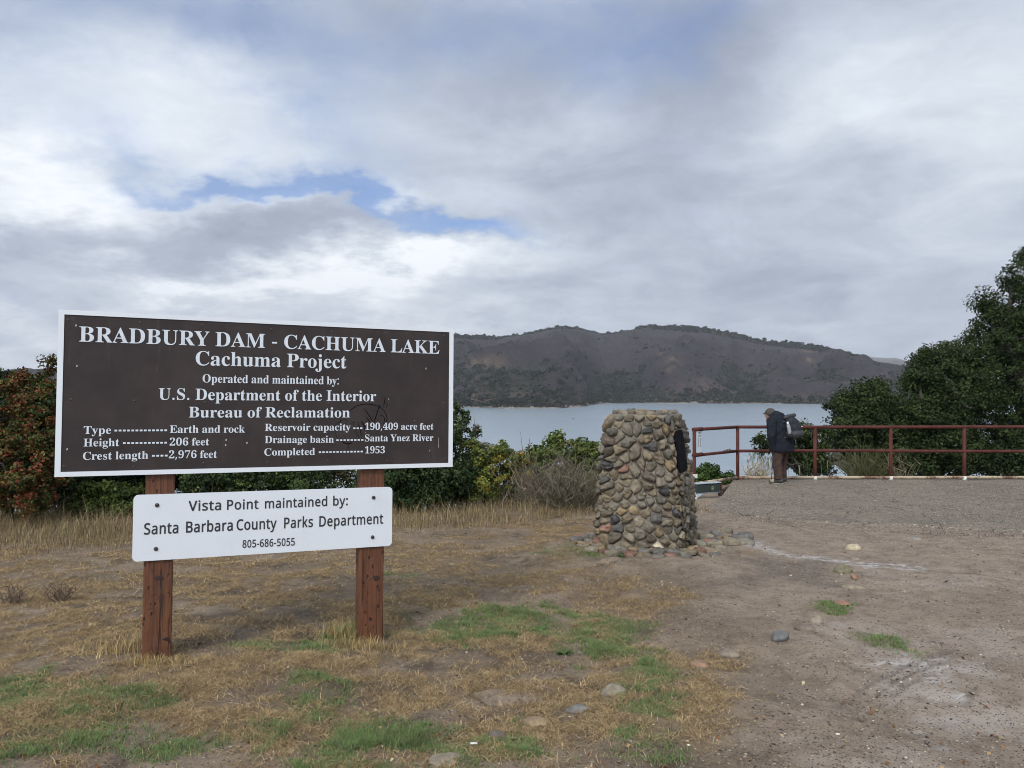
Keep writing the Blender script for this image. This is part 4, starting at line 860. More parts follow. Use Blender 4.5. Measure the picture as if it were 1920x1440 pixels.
l 199 18,0,18,16,30,18,39,21,45,26,49,32,52,43,52,56,52,398,52,411,50,421,47,429,42,434,33,438,20,439,20,455,148,455,148,56,149,43,151,33,154,26,160,21,168,18,180,16,180,0
m 554 18,0,18,16,30,17,39,21,45,26,49,33,52,43,52,56,52,253,52,266,49,276,46,284,40,289,31,293,19,294,19,310,146,310,146,265,173,294,204,312,237,318,277,312,305,293,320,261,348,293,381,312,418,318,449,314,473,301,490,280,500,250,504,212,504,56,504,43,507,33,510,26,516,21,524,17,536,16,536,0,377,0,377,16,389,18,397,21,403,26,407,34,409,44,410,56,410,217,409,234,407,247,404,258,398,265,389,270,377,271,358,268,341,256,324,237,324,56,325,44,327,34,331,26,336,21,345,18,356,16,356,0,199,0,199,16,211,18,219,21,225,26,229,34,231,44,232,56,232,217,231,233,229,247,226,258,220,265,211,270,199,271,180,267,162,255,146,235,146,56,147,44,149,34,152,27,158,21,166,18,177,16,177,0
n 381 18,0,18,16,30,17,39,21,45,26,49,33,52,43,52,56,52,253,52,266,49,276,46,284,40,289,31,293,19,294,19,310,148,310,148,267,175,296,207,313,243,318,275,314,299,301,316,280,327,250,330,212,330,56,331,43,333,33,337,26,343,21,352,17,363,16,363,0,202,0,202,16,207,16,223,21,232,34,235,56,235,217,234,234,232,247,229,258,223,265,215,270,203,271,183,267,164,255,148,235,148,56,148,43,151,33,154,26,160,21,168,17,180,16,180,0
o 336 169,-10,140,-8,114,-1,90,11,69,27,52,47,38,70,27,96,21,124,19,154,21,184,27,213,38,239,52,262,69,281,90,297,114,309,140,316,168,318,196,316,222,309,245,298,266,282,283,263,298,240,308,214,315,185,317,154,315,123,308,94,298,69,284,46,266,26,245,11,222,-1,197,-8;169,11,186,14,199,24,209,39,212,50,215,64,217,81,220,154,218,206,214,245,208,271,198,286,185,296,169,299,151,296,138,286,128,271,122,245,118,206,117,154,120,82,122,64,125,50,128,39,138,24,152,14
p 371 17,-139,17,-124,27,-123,34,-120,40,-117,45,-113,48,-107,50,-101,52,-64,52,243,52,261,50,275,46,283,41,288,32,292,19,295,19,310,143,310,143,263,166,294,195,313,230,319,253,317,274,310,293,298,309,283,323,264,335,241,343,216,348,189,350,160,348,128,343,99,334,72,323,48,308,28,291,12,272,0,250,-8,227,-10,196,-5,170,9,148,32,148,-58,152,-99,155,-107,160,-113,167,-118,197,-123,197,-139;195,28,214,32,229,42,239,59,247,84,251,116,253,154,251,192,247,223,241,248,232,265,218,275,199,278,179,273,162,259,148,235,148,69,160,46,176,33
r 287 18,0,18,16,30,18,39,21,45,26,49,32,52,43,52,56,52,252,52,267,50,278,46,285,41,289,32,292,20,293,21,310,146,310,146,252,158,272,172,288,187,301,203,311,218,316,233,318,250,317,264,312,275,304,283,293,288,281,289,266,288,254,284,243,278,234,270,228,260,224,248,222,237,223,229,226,222,231,207,250,202,255,196,259,189,260,179,258,171,252,162,241,155,228,151,211,149,192,149,56,150,42,153,32,159,25,167,21,180,18,197,16,197,0
s 288 151,-10,132,-8,110,-3,87,6,73,9,64,7,56,1,51,-9,36,-9,36,105,53,105,61,79,72,57,87,39,103,26,121,17,140,15,156,16,168,20,179,27,186,35,191,46,192,58,188,76,176,92,156,105,107,130,85,142,68,155,54,169,45,185,39,202,37,220,40,247,49,270,65,291,86,306,111,316,141,319,166,316,199,308,206,306,213,305,220,306,226,311,230,319,244,319,244,222,228,222,220,244,209,262,196,277,182,288,166,294,149,296,136,295,125,292,116,286,110,278,106,269,105,259,106,249,109,240,115,232,123,225,134,218,146,212,191,189,212,178,229,165,241,151,250,136,255,117,257,95,254,65,244,39,228,18,206,2,181,-7
t 228 124,-9,99,-7,80,-1,66,10,56,26,50,46,48,71,48,279,20,279,20,300,88,369,105,389,118,407,129,424,144,424,144,310,208,310,208,279,144,279,144,82,145,69,147,59,149,51,154,45,160,41,168,40,183,44,195,56,206,75,222,66,208,39,192,18,172,3,149,-6
u 375 131,-10,103,-7,81,2,65,17,54,38,48,65,46,97,46,248,45,262,43,274,39,282,33,289,24,293,11,294,11,310,142,310,142,74,143,63,146,54,151,46,158,40,166,37,177,36,196,39,213,49,228,66,228,248,228,263,225,275,221,283,214,289,204,293,189,294,189,310,324,310,324,70,325,56,327,46,331,39,338,34,347,31,360,30,360,13,337,12,312,9,286,5,258,-2,228,-10,228,40,216,26,202,13,186,3,169,-4,150,-9
v 306 142,-10,38,248,22,281,16,288,8,292,-3,293,-3,310,164,310,164,294,156,294,141,292,132,286,129,276,130,268,185,122,236,253,241,272,237,284,224,292,203,294,203,310,305,310,305,295,294,291,284,286,278,279,260,243,160,-10
y 300 52,-140,36,-139,22,-133,10,-125,1,-113,-5,-100,-7,-84,-5,-73,-2,-62,5,-53,13,-46,24,-41,36,-40,46,-41,56,-44,64,-49,70,-57,73,-65,75,-76,74,-81,74,-87,75,-94,79,-97,86,-99,94,-96,104,-88,114,-74,129,-44,140,-5,36,251,25,275,15,287,11,291,4,293,-3,293,-5,293,-5,310,162,310,162,293,136,289,132,286,129,281,128,275,130,267,133,257,185,119,230,241,236,260,238,274,237,281,234,286,229,289,203,293,203,310,300,310,300,293,291,292,283,288,277,281,259,242,162,-24,151,-53,140,-77,129,-96,118,-111,107,-122,95,-131,83,-136,68,-139
z 293 13,0,13,14,168,287,128,287,106,286,87,280,72,272,61,258,51,240,44,216,26,216,32,310,275,310,275,291,126,25,152,25,181,27,205,33,223,44,237,59,249,80,260,107,276,107,268,0"""), 'sans': _glyphs("""_ 175 
- 216 27,154,27,206,189,206,189,154
0 384 191,-7,161,-4,133,4,109,17,89,35,72,59,58,87,47,119,39,156,34,196,33,240,34,271,35,299,39,326,43,350,49,373,61,407,78,435,99,458,125,474,156,484,191,487,222,484,249,477,273,464,294,445,312,422,326,394,337,362,345,326,350,285,351,240,351,210,349,182,345,156,341,131,335,108,322,74,305,45,284,23,258,6,227,-3;191,44,224,49,249,65,268,92,277,114,283,139,288,169,291,203,291,240,291,278,288,311,283,340,277,366,268,388,249,415,224,431,191,437,159,431,133,415,115,388,106,366,100,340,96,311,93,278,92,240,93,203,96,169,100,140,106,114,115,93,133,65,159,49
5 384 167,-7,142,-6,119,-4,97,0,76,5,58,12,42,19,42,75,60,66,79,58,101,52,124,47,146,45,167,44,200,46,229,55,253,69,271,89,282,115,285,147,282,176,273,200,257,219,234,233,203,242,165,244,122,241,83,234,54,253,72,480,312,480,312,426,122,426,111,287,142,291,185,294,213,293,239,288,262,281,284,271,302,257,326,229,341,195,346,153,344,125,338,99,329,75,316,54,299,36,278,21,255,9,228,0,199,-5
6 384 200,-7,171,-4,143,3,118,16,95,34,75,57,59,86,51,106,45,128,40,151,38,177,37,205,38,239,41,273,46,307,54,339,65,369,79,397,97,423,119,444,146,462,177,475,214,484,257,486,288,485,316,480,316,430,288,436,258,438,229,436,203,431,181,422,162,411,145,397,132,380,121,361,113,341,106,318,101,295,98,270,96,244,100,244,112,259,126,272,143,284,163,293,187,298,214,300,253,296,286,283,314,262,336,233,348,197,353,154,351,126,346,99,338,76,326,55,311,36,281,12,244,-2;199,43,226,46,249,55,268,70,283,92,291,120,294,154,292,183,284,207,271,227,253,242,230,251,201,254,181,252,163,248,146,241,132,231,120,220,110,208,103,194,98,180,97,166,98,147,102,128,108,108,117,91,128,75,142,61,159,51,178,45
8 384 193,-7,164,-5,137,-1,114,5,93,15,75,27,51,53,38,85,33,122,34,143,39,162,47,179,57,195,69,209,83,221,99,232,115,242,132,251,110,265,90,281,73,299,59,320,51,344,48,372,50,395,57,416,67,434,81,450,98,463,118,473,141,480,165,485,191,486,231,483,265,473,295,457,317,434,331,406,335,371,334,353,330,336,323,321,313,307,302,295,289,283,244,254,298,222,313,209,325,196,336,181,344,164,349,145,351,124,346,87,332,55,308,29,276,9,238,-3;194,277,216,287,236,299,253,312,266,328,274,347,277,369,274,390,266,407,253,421,236,431,215,437,191,439,168,437,147,431,130,421,117,407,109,390,106,369,107,354,111,340,118,328,127,317,137,308,150,299;192,40,222,43,247,51,267,63,281,80,290,100,293,124,290,146,281,165,265,182,245,196,221,210,192,222,181,226,154,213,132,199,114,183,101,165,93,145,91,122,93,100,102,80,116,63,135,51,161,43
: 180 89,278,79,279,69,283,60,289,54,297,50,309,48,324,50,339,54,351,60,359,69,365,79,368,89,369,100,368,110,365,119,359,126,351,130,339,132,324,130,309,126,297,119,289,110,283,100,279;89,-9,79,-8,69,-5,60,1,54,10,50,22,48,36,50,51,54,63,60,71,69,77,79,80,89,81,100,80,110,77,119,71,126,63,130,51,132,36,130,22,126,10,119,1,110,-5,100,-8
B 437 65,0,65,480,202,480,236,478,267,475,294,470,318,463,338,453,364,431,379,400,384,361,382,334,374,311,361,290,343,274,320,262,293,255,293,251,312,247,331,241,348,234,363,224,376,212,386,197,394,180,399,160,400,136,395,96,380,63,356,36,336,23,315,13,290,6,263,1,234,0;126,275,214,275,251,278,279,284,299,295,312,310,319,330,322,354,319,378,309,397,294,411,272,420,242,426,205,428,126,428;126,51,222,51,261,54,290,62,311,76,325,94,333,116,336,141,333,165,324,185,310,202,288,215,257,222,218,225,126,225
C 424 261,-7,233,-6,207,-2,182,4,160,13,139,24,109,46,85,75,65,109,57,133,50,157,45,183,42,211,41,240,42,269,45,296,51,321,58,346,67,368,88,403,114,431,146,455,167,466,191,475,216,481,243,485,271,486,301,485,329,482,355,476,380,468,404,458,379,407,330,425,311,430,292,432,271,433,241,431,214,425,190,415,168,400,149,381,133,359,121,334,112,306,107,274,105,240,106,206,111,174,120,146,131,121,146,98,164,80,186,65,211,55,239,48,270,46,330,52,385,65,385,13,329,-2
D 490 65,0,65,480,213,480,241,478,268,475,293,470,316,462,338,453,371,432,398,406,420,374,431,352,439,328,445,302,448,274,449,244,447,198,439,157,425,120,407,88,383,61,355,39,322,22,285,10,244,2,199,0;126,52,191,52,261,59,315,82,354,120,378,174,385,242,384,279,378,311,368,339,355,363,338,383,318,399,294,412,267,421,237,426,204,428,126,428
P 406 65,0,65,480,192,480,228,478,259,474,287,466,310,456,329,443,353,415,367,380,372,338,370,313,364,288,354,264,340,243,320,224,294,208,263,196,225,189,181,187,126,187,126,0;126,238,174,238,216,241,250,248,276,261,295,279,306,304,310,336,306,364,296,387,280,405,257,418,225,425,187,428,126,428
S 369 166,-7,140,-6,115,-4,91,-1,70,4,51,9,34,16,34,74,94,54,119,50,143,47,169,46,201,48,228,55,249,66,265,82,274,101,277,123,276,138,272,151,267,163,258,173,247,183,232,192,164,222,126,238,96,256,72,276,54,300,44,329,40,364,42,388,49,410,60,429,74,446,92,460,114,471,138,480,165,485,193,486,219,485,243,483,266,479,287,473,307,467,326,459,307,408,253,426,233,430,213,432,192,433,165,431,142,425,124,414,112,400,104,383,101,363,103,348,106,335,111,323,120,313,131,303,144,294,206,267,233,256,257,245,278,233,296,221,310,207,322,191,330,173,335,152,337,128,332,89,317,56,291,29,271,16,249,6,224,-1,196,-5
V 403 171,0,0,480,63,480,171,172,189,117,201,67,214,117,232,173,339,480,403,480,232,0
a 377 144,-7,114,-4,86,5,63,19,45,40,34,67,31,100,36,133,50,161,73,183,92,194,114,202,140,209,170,213,203,215,265,217,265,238,262,265,256,286,245,301,230,311,212,316,190,318,172,317,154,315,136,310,89,291,71,335,87,343,106,350,126,357,148,362,170,365,193,366,233,363,266,353,291,337,308,314,319,283,322,245,322,0,279,0,268,51,265,51,249,33,233,19,216,7,196,0,173,-5;158,41,187,44,212,52,234,66,251,86,261,112,264,144,264,176,211,174,171,170,140,163,118,152,103,138,95,121,92,99,94,81,100,66,110,55,124,47,140,43
b 413 228,-7,201,-5,178,0,158,9,142,20,128,32,116,46,111,46,99,0,57,0,57,510,116,510,116,386,115,344,113,312,116,312,128,327,142,339,158,351,178,359,201,364,228,366,269,361,305,345,335,319,350,299,361,275,370,247,374,215,376,180,374,145,370,113,361,85,350,61,335,40,305,14,269,-1;219,42,248,46,273,58,291,78,304,105,312,139,315,181,311,230,299,268,280,295,253,312,218,317,183,313,157,302,138,284,126,258,119,224,116,182,116,179,119,138,126,105,138,78,157,58,184,46
d 413 185,-7,143,-2,107,14,77,40,63,60,51,85,43,113,39,144,37,179,39,215,43,246,52,274,63,299,78,319,108,346,144,361,185,367,211,365,234,360,254,351,270,340,285,328,297,314,301,314,299,339,297,367,297,510,356,510,356,0,308,0,300,48,297,48,285,34,271,21,254,9,234,0,211,-5;194,42,228,46,255,56,274,74,287,98,295,129,298,168,298,179,295,220,288,254,275,282,256,302,229,314,193,318,164,313,140,301,122,280,109,252,101,218,98,178,101,138,109,105,122,78,141,58,165,46
e 379 210,-7,177,-4,147,3,120,14,96,30,75,51,59,76,47,106,39,140,37,177,39,215,46,249,57,279,72,305,90,326,112,344,138,357,166,364,196,367,226,364,252,358,276,347,296,331,313,312,327,290,337,264,343,235,345,204,345,169,98,169,102,131,113,100,129,76,152,58,180,47,213,44,235,44,255,46,274,50,328,69,328,17,274,-1,255,-4,234,-6;99,216,283,216,280,244,273,269,261,290,245,306,223,315,195,318,169,315,147,306,129,291,114,271,105,245
i 173 87,420,78,421,70,424,62,429,57,436,54,446,52,457,54,469,57,479,62,486,70,491,78,494,87,495,96,494,104,491,111,486,117,479,120,469,122,457,120,446,117,436,111,429,104,424,96,421;57,0,57,360,116,360,116,0
k 359 57,0,57,510,116,510,116,244,115,218,113,185,116,185,128,201,144,221,158,238,273,360,343,360,197,206,353,0,281,0,156,168,116,132,116,0
m 628 57,0,57,360,105,360,113,311,117,311,129,328,144,342,162,353,182,361,202,365,223,367,254,364,281,357,303,345,321,328,333,306,336,306,350,325,366,340,386,352,407,360,429,365,452,367,489,363,520,353,543,335,560,310,570,277,574,234,574,0,515,0,515,232,507,279,483,308,442,317,410,314,385,304,367,287,355,264,347,234,345,199,345,0,286,0,286,232,278,279,253,308,212,317,180,313,155,302,137,283,125,258,118,226,116,187,116,0
n 415 57,0,57,360,105,360,113,311,117,311,130,328,146,342,165,353,186,361,208,365,230,367,270,363,302,353,328,335,346,310,357,277,361,234,361,0,302,0,302,230,293,278,266,307,222,317,186,313,158,302,139,283,126,258,119,226,116,187,116,0
o 406 202,-7,172,-4,143,3,117,15,94,32,75,53,58,79,46,109,39,143,37,181,39,215,44,246,53,273,66,297,82,318,101,336,123,349,148,359,175,365,204,367,236,364,264,357,290,345,314,328,333,307,349,282,361,252,368,218,370,181,368,147,363,116,354,88,341,64,325,42,305,25,283,11,259,1,232,-5;203,42,237,46,263,59,283,80,298,107,306,141,309,181,306,220,298,253,283,281,263,301,236,313,203,317,169,313,143,301,123,281,109,253,101,220,98,181,101,141,109,107,123,80,143,59,170,46
p 413 57,-161,57,360,105,360,113,311,116,311,128,326,142,339,158,351,178,360,201,365,228,367,270,362,305,346,335,320,350,300,361,276,370,248,374,216,376,181,374,146,370,114,361,86,350,62,335,41,305,14,269,-1,228,-7,202,-5,179,0,159,9,142,20,128,32,116,46,112,46,115,17,116,-13,116,-161;219,42,240,44,258,50,273,60,286,74,296,90,305,110,310,132,314,155,315,181,312,220,304,253,291,280,272,301,248,313,218,317,185,314,159,303,140,286,127,262,119,231,116,192,116,181,119,140,126,106,138,78,157,58,184,46
r 277 57,0,57,360,105,360,112,294,115,294,128,313,143,330,160,345,179,357,201,364,225,367,247,366,267,363,260,308,241,312,221,313,203,311,186,306,169,298,154,286,141,272,131,256,123,236,118,215,116,192,116,0
s 322 148,-7,124,-6,102,-4,83,-1,66,4,50,9,35,16,35,70,87,50,107,45,128,42,149,41,176,43,198,47,214,55,225,66,232,79,234,94,234,103,231,111,227,118,221,125,212,133,200,140,146,164,86,191,71,200,58,211,48,223,40,237,36,253,34,271,38,299,51,323,72,342,99,356,132,364,169,367,191,366,211,364,231,360,284,343,264,296,216,312,200,315,183,318,165,318,143,317,124,313,110,307,99,298,93,287,91,275,92,265,95,257,99,249,107,243,116,236,129,229,183,206,242,180,257,170,269,160,279,147,286,134,290,118,291,99,287,67,274,41,253,20,224,5,189,-4
t 242 167,-7,149,-6,132,-2,115,3,100,11,87,22,77,37,68,55,63,78,62,105,62,314,11,314,11,343,62,366,86,443,121,443,121,360,225,360,225,314,121,314,121,106,123,86,128,70,137,57,148,49,162,43,177,42,205,44,228,49,228,4,201,-4
u 415 184,-7,144,-3,111,7,86,25,68,49,57,83,53,124,53,360,113,360,113,128,122,81,148,52,193,42,229,46,256,57,276,76,289,102,296,134,299,173,299,360,358,360,358,0,310,0,301,48,298,48,285,31,269,17,250,6,229,-1,207,-5
y 343 56,-161,28,-160,7,-156,7,-109,25,-111,47,-113,66,-111,83,-105,97,-95,109,-82,119,-67,127,-49,146,-1,1,360,64,360,142,155,160,104,172,57,175,57,187,101,206,156,279,360,343,360,187,-50,174,-81,157,-108,139,-131,116,-148,89,-158""")}
# ------------------------------------------------------------------ the dam sign
def embolden(P, d):
    """push a letter's outline outwards (the fill lies to the right of its direction)"""
    P = np.array(P, float); P = P[np.hypot(*(np.roll(P, -1, 0)-P).T) > .5]
    e = np.roll(P, -1, 0)-P; e /= np.hypot(*e.T)[:, None]; n1 = np.stack([-e[:, 1], e[:, 0]], -1); n0 = np.roll(n1, 1, 0)
    m_ = n0+n1; m_ /= np.maximum((m_*n1).sum(1), .7)[:, None]
    return [tuple(q) for q in P+m_*d]
def text_mesh(lines, name):
    """lines: (font, text, u0, v0, u1, v1, cap height, spacing). Letter outlines are filled as one flat mesh in the x-z plane."""
    V = []; F = []
    for font, txt, u0, v0, u1, v1, cap, track in lines:
        G = GLYPHS[font]; pen = 0.0; cu = bpy.data.curves.new('lettering', 'CURVE'); cu.dimensions = '2D'; cu.fill_mode = 'BOTH'
        x0 = None; x1 = 0
        for ch in txt:
            adv, cons = G[ch]
            for P in cons:
                if font == 'sans': P = embolden(P, 12)
                sp = cu.splines.new('POLY'); sp.points.add(len(P)-1)
                for q, (x, y) in zip(sp.points, P): q.co = ((pen+x)/1000, y/1000, 0, 1)
                sp.use_cyclic_u = True
                xs = [pen+x for x, y in P]; x0 = min(xs) if x0 is None else min(x0, min(xs)); x1 = max(x1, max(xs))
            pen += adv + track
        o = bpy.data.objects.new('lettering', cu); COL.objects.link(o)
        dg = bpy.context.evaluated_depsgraph_get(); me = bpy.data.meshes.new_from_object(o.evaluated_get(dg))
        capu = .455 if font == 'serif' else .480
        sx = (u1-u0)/((x1-x0)/1000); sz = cap/capu; b = len(V)
        for v in me.vertices:
            x = (v.co.x-x0/1000)*sx; V.append((u0+x, 0, v0+(v1-v0)*x/(u1-u0)+v.co.y*sz))
        F += [tuple(i+b for i in p.vertices) for p in me.polygons]
        bpy.data.objects.remove(o); bpy.data.curves.remove(cu); bpy.data.meshes.remove(me)
    return V, F
def fix_front(V, F):
    """make every face look towards -y"""
    out = []
    for f in F:
        a, b, c = [Vector(V[i]) for i in f[:3]]
        out.append(f if (b-a).cross(c-a).y < 0 else tuple(reversed(f)))
    return out

SIGN_P = Vector((-1.5427, 4.9726, EYE-.0599))
SIGN_R = Matrix.Rotation(R(22.998), 3, 'Z') @ Matrix.Rotation(R(-1.565), 3, 'X') @ Matrix.Rotation(R(.9555), 3, 'Y')
HB = 1.62                                                # board centre above the foot of the sign
sign = empty('information_sign'); sign.matrix_world = Matrix.Translation(SIGN_P + SIGN_R @ Vector((0, 0, -HB))) @ SIGN_R.to_4x4()
tag(sign, 'large brown wooden dam sign with white lettering on two red brown posts', 'sign')

m, t, b = mat('brown_board', rough=.42); p = t.coord('Object'); b.inputs['Specular IOR Level'].default_value = .18
c = t.mix(t.ramp(t.noise(t.scale(p, (1,1,1)), 2.5, 6, .65), .35, .7), (.033,.0255,.0245), (.050,.039,.036))
c = t.mix(t.ramp(t.noise(t.scale(p, (6,1,.6)), 3, 7, .7), .56, .76, 0, .55), c, (.085,.068,.060))
c = t.mix(t.ramp(t.noise(p, 45, 3, .6), .72, .78, 0, .5), c, (.10,.085,.08))
t.put(b.inputs['Base Color'], c); t.put(b.inputs['Roughness'], t.ramp(t.noise(p, 5, 6, .7), .3, .7, .36, .58))
t.put(b.inputs['Normal'], t.bump(t.noise(t.scale(p, (1,1,6)), 30, 5, .6), .12, .003)); M_BOARD = m
def white_paint(name, colr):
    m, t, b = mat(name, rough=.45); p = t.coord('Object')
    c = t.mix(t.ramp(t.noise(p, 3, 7, .7), .45, .8, 0, .35), colr, tuple(q*.78 for q in colr))
    c = t.mix(t.ramp(t.noise(t.scale(p, (9,9,.8)), 4, 6, .7), .66, .82, 0, .35), c, (.42,.40,.37))
    c = t.mix(t.ramp(t.noise(p, 60, 3, .6), .72, .8, 0, .35), c, (.38,.36,.33))
    t.put(b.inputs['Base Color'], c); return m
M_FRAME = white_paint('white_frame', (.66,.69,.72)); M_PLATE = white_paint('white_plate', (.64,.67,.70))
M_LET = noisy('white_letters', (.62,.66,.70), (.54,.58,.62), scale=14, rough=.5, bump=0)
M_INK = noisy('black_letters', (.016,.016,.018), (.03,.03,.033), scale=14, rough=.5, bump=0)
mb = MB(); mb.box((0, .012, HB), (2.425, .024, .968)); board = mb.build('sign_board', M_BOARD, sign)
mb = MB(); U, Vv, u, v = 1.2205, .4905, 1.190, .4625
ring = lambda a, c_, y: [(-a, y, HB-c_), (a, y, HB-c_), (a, y, HB+c_), (-a, y, HB+c_)]
mb.add(ring(U, Vv, -.005)+ring(u, v, -.005)+ring(u, v, .0015)+ring(U, Vv, .027),
       [f for k in range(4) for f in ((k, (k+1)%4, 4+(k+1)%4, 4+k), (4+k, 4+(k+1)%4, 8+(k+1)%4, 8+k), ((k+1)%4, k, 12+k, 12+(k+1)%4))])
mb.build('frame', M_FRAME, board)
def dashes(u0, u1, v, n, h=.0105):
    V = []; F = []; pitch = (u1-u0)/(n-.35)
    for i in range(n):
        a = u0+i*pitch; b = a+pitch*.65; k = len(V)
        V += [(a,0,v-h/2),(b,0,v-h/2),(b,0,v+h/2),(a,0,v+h/2)]; F.append((k,k+1,k+2,k+3))
    return V, F
S = 'serif'
rows = [([(S,"BRADBURY DAM - CACHUMA LAKE",-1.112,.306,1.117,.306,.090,0)],None), ([(S,"Cachuma Project",-.471,.183,.466,.187,.088,0)],None),
 ([(S,"Operated and maintained by:",-.429,.076,.416,.078,.052,0)],None), ([(S,"U.S. Department of the Interior",-.677,-.034,.670,-.032,.070,0)],None),
 ([(S,"Bureau of Reclamation",-.505,-.143,.493,-.142,.066,0)],None),
 ([(S,"Type",-1.076,-.241,-.932,-.241,.046,10),(S,"Earth and rock",-.611,-.238,-.173,-.239,.046,0)],(-.914,-.626,-.222,13)),
 ([(S,"Height",-1.075,-.315,-.887,-.315,.046,0),(S,"206 feet",-.610,-.316,-.384,-.317,.046,0)],(-.867,-.625,-.298,11)),
 ([(S,"Crest length",-1.077,-.394,-.728,-.394,.046,0),(S,"2,976 feet",-.613,-.394,-.337,-.396,.046,0)],(-.707,-.620,-.377,4)),
 ([(S,"Reservoir capacity",-.052,-.230,.498,-.229,.046,0),(S,"190,409 acre feet",.595,-.226,1.078,-.227,.046,0)],(.516,.578,-.215,3)),
 ([(S,"Drainage basin",-.051,-.308,.388,-.310,.046,0),(S,"Santa Ynez River",.596,-.304,1.078,-.306,.046,0)],(.405,.586,-.294,8)),
 ([(S,"Completed",-.053,-.388,.266,-.389,.046,0),(S,"1953",.597,-.385,.734,-.386,.046,0)],(.291,.583,-.372,13))]
for tl, ds in rows:
    for one in tl:
        V, F = text_mesh([one], 'lettering')
        V = [(x, -.0022, z+HB) for x, y, z in V]
        mb = MB(); mb.add(V, fix_front(V, F)); mb.build('lettering', M_LET, board)
    if ds:
        V, F = dashes(*ds); V = [(x, -.0022, z+HB) for x, y, z in V]
        mb = MB(); mb.add(V, fix_front(V, F)); mb.build('dash_line', M_LET, board)
# screw heads in three rows
mb = MB(); rng = np.random.default_rng(3)
for v_ in (.435, -.045, -.435):
    for u_ in (-1.155,-.80,-.42,-.02,.36,.74,1.155):
        r_ = .0075; cx, cz = u_+rng.uniform(-.02,.02), HB+v_+rng.uniform(-.008,.008)
        mb.add([(cx+r_*math.cos(a)*s_, -.0005-.003*(1-s_*s_), cz+r_*math.sin(a)*s_) for s_ in (1, .6) for a in np.linspace(0, 2*math.pi, 8, endpoint=False)],
               [(i, (i+1)%8, 8+(i+1)%8, 8+i) for i in range(8)]+[tuple(range(8, 16))])
M_SCREW = noisy('rusty_screw', (.02,.016,.015), (.055,.035,.028), scale=60, rough=.5, bump=0)
mb.build('screw', M_SCREW, board)
# marker scribble
def uvz(x, y):
    """from the close-up of the scribble to the board's own axes"""
    px, py = x/7.385+600, y/7.385+730
    d = ray(px, py); n = np.array(SIGN_R.col[1]); o_ = np.array(SIGN_P)-np.array([0, 0, EYE]); q = d*((n@o_)/(n@d))-o_
    return float(np.array(SIGN_R.col[0])@q), float(np.array(SIGN_R.col[2])@q)
mb = MB()
STROKES = [([(405,300),(460,258),(520,225),(580,208),(640,203),(700,206),(760,218),(810,236),(850,258),(880,290),(905,330),(922,370),(928,405),(918,450),(895,500),(870,530)],7),
 ([(835,358),(870,366),(890,395),(893,430),(878,475)],7), ([(608,270),(650,320),(690,375),(720,430),(742,468)],8), ([(828,212),(808,270),(785,340),(760,420),(748,462)],8),
 ([(640,385),(670,425),(692,452)],9), ([(572,440),(592,475),(615,515),(620,560)],11), ([(520,458),(545,520),(563,590),(572,640)],7), ([(903,103),(895,160),(880,238)],9), ([(936,178),(928,215),(917,258)],5),
 ([(215,490),(240,468),(280,450),(300,425),(345,418),(375,440),(372,462),(340,478)],4), ([(282,408),(284,470),(292,540),(305,600)],4), ([(420,470),(455,460),(485,448)],5), ([(460,470),(480,540),(500,600),(540,660)],4),
 ([(205,560),(212,610),(232,660),(270,690)],3), ([(300,720),(335,742),(380,752),(420,748),(447,732)],11), ([(270,665),(330,700),(390,712),(450,700)],4), ([(391,750),(389,800),(391,875)],4), ([(315,630),(350,670),(345,700)],4)]
for pts, w in STROKES:
    P = [uvz(*q) for q in pts]; w = w/7.385/300*.98*.5*1.65
    V = []
    for i, (a, c_) in enumerate(P):
        q0, q1 = P[max(i-1, 0)], P[min(i+1, len(P)-1)]; d = Vector((q1[0]-q0[0], q1[1]-q0[1])).normalized()
        k = 1.0 if 0 < i < len(P)-1 else .6
        V += [(a-d.y*w*k, -.0012, c_+d.x*w*k+HB), (a+d.y*w*k, -.0012, c_-d.x*w*k+HB)]
    F = [(2*i, 2*i+1, 2*i+3, 2*i+2) for i in range(len(P)-1)]
    mb.add(V, fix_front(V, F))
mb.build('graffiti', noisy('black_marker', (.005,.005,.007), (.010,.009,.010), scale=30, rough=.9, bump=0, **{'Specular IOR Level': .03}), board)
mb = MB()
for x, y, w, h in [(1643,740,6,165),(1520,850,7,34),(1305,432,9,9),(950,135,12,18),(632,598,9,9)]:
    a, c_ = uvz(x, y); w, h = w/7.385/300*.5, h/7.385/300*.5
    mb.add([(a-w,-.0012,c_-h+HB),(a+w,-.0012,c_-h*.8+HB),(a+w*.7,-.0012,c_+h+HB),(a-w*.8,-.0012,c_+h*.9+HB)], [(0,1,2,3)])
for a, c_ in [(-.285,-.285),(-.287,-.318),(-.16,-.305),(-1.16,-.33),(-1.12,.16),(-1.13,.40),(1.02,.2)]:
    mb.add([(a-.004,-.0012,c_-.006+HB),(a+.003,-.0012,c_-.005+HB),(a+.004,-.0012,c_+.007+HB),(a-.002,-.0012,c_+.006+HB)], [(0,1,2,3)])
mb.build('scratch', noisy('bare_scratch', (.35,.33,.31), (.5,.48,.45), scale=30, bump=0), board)
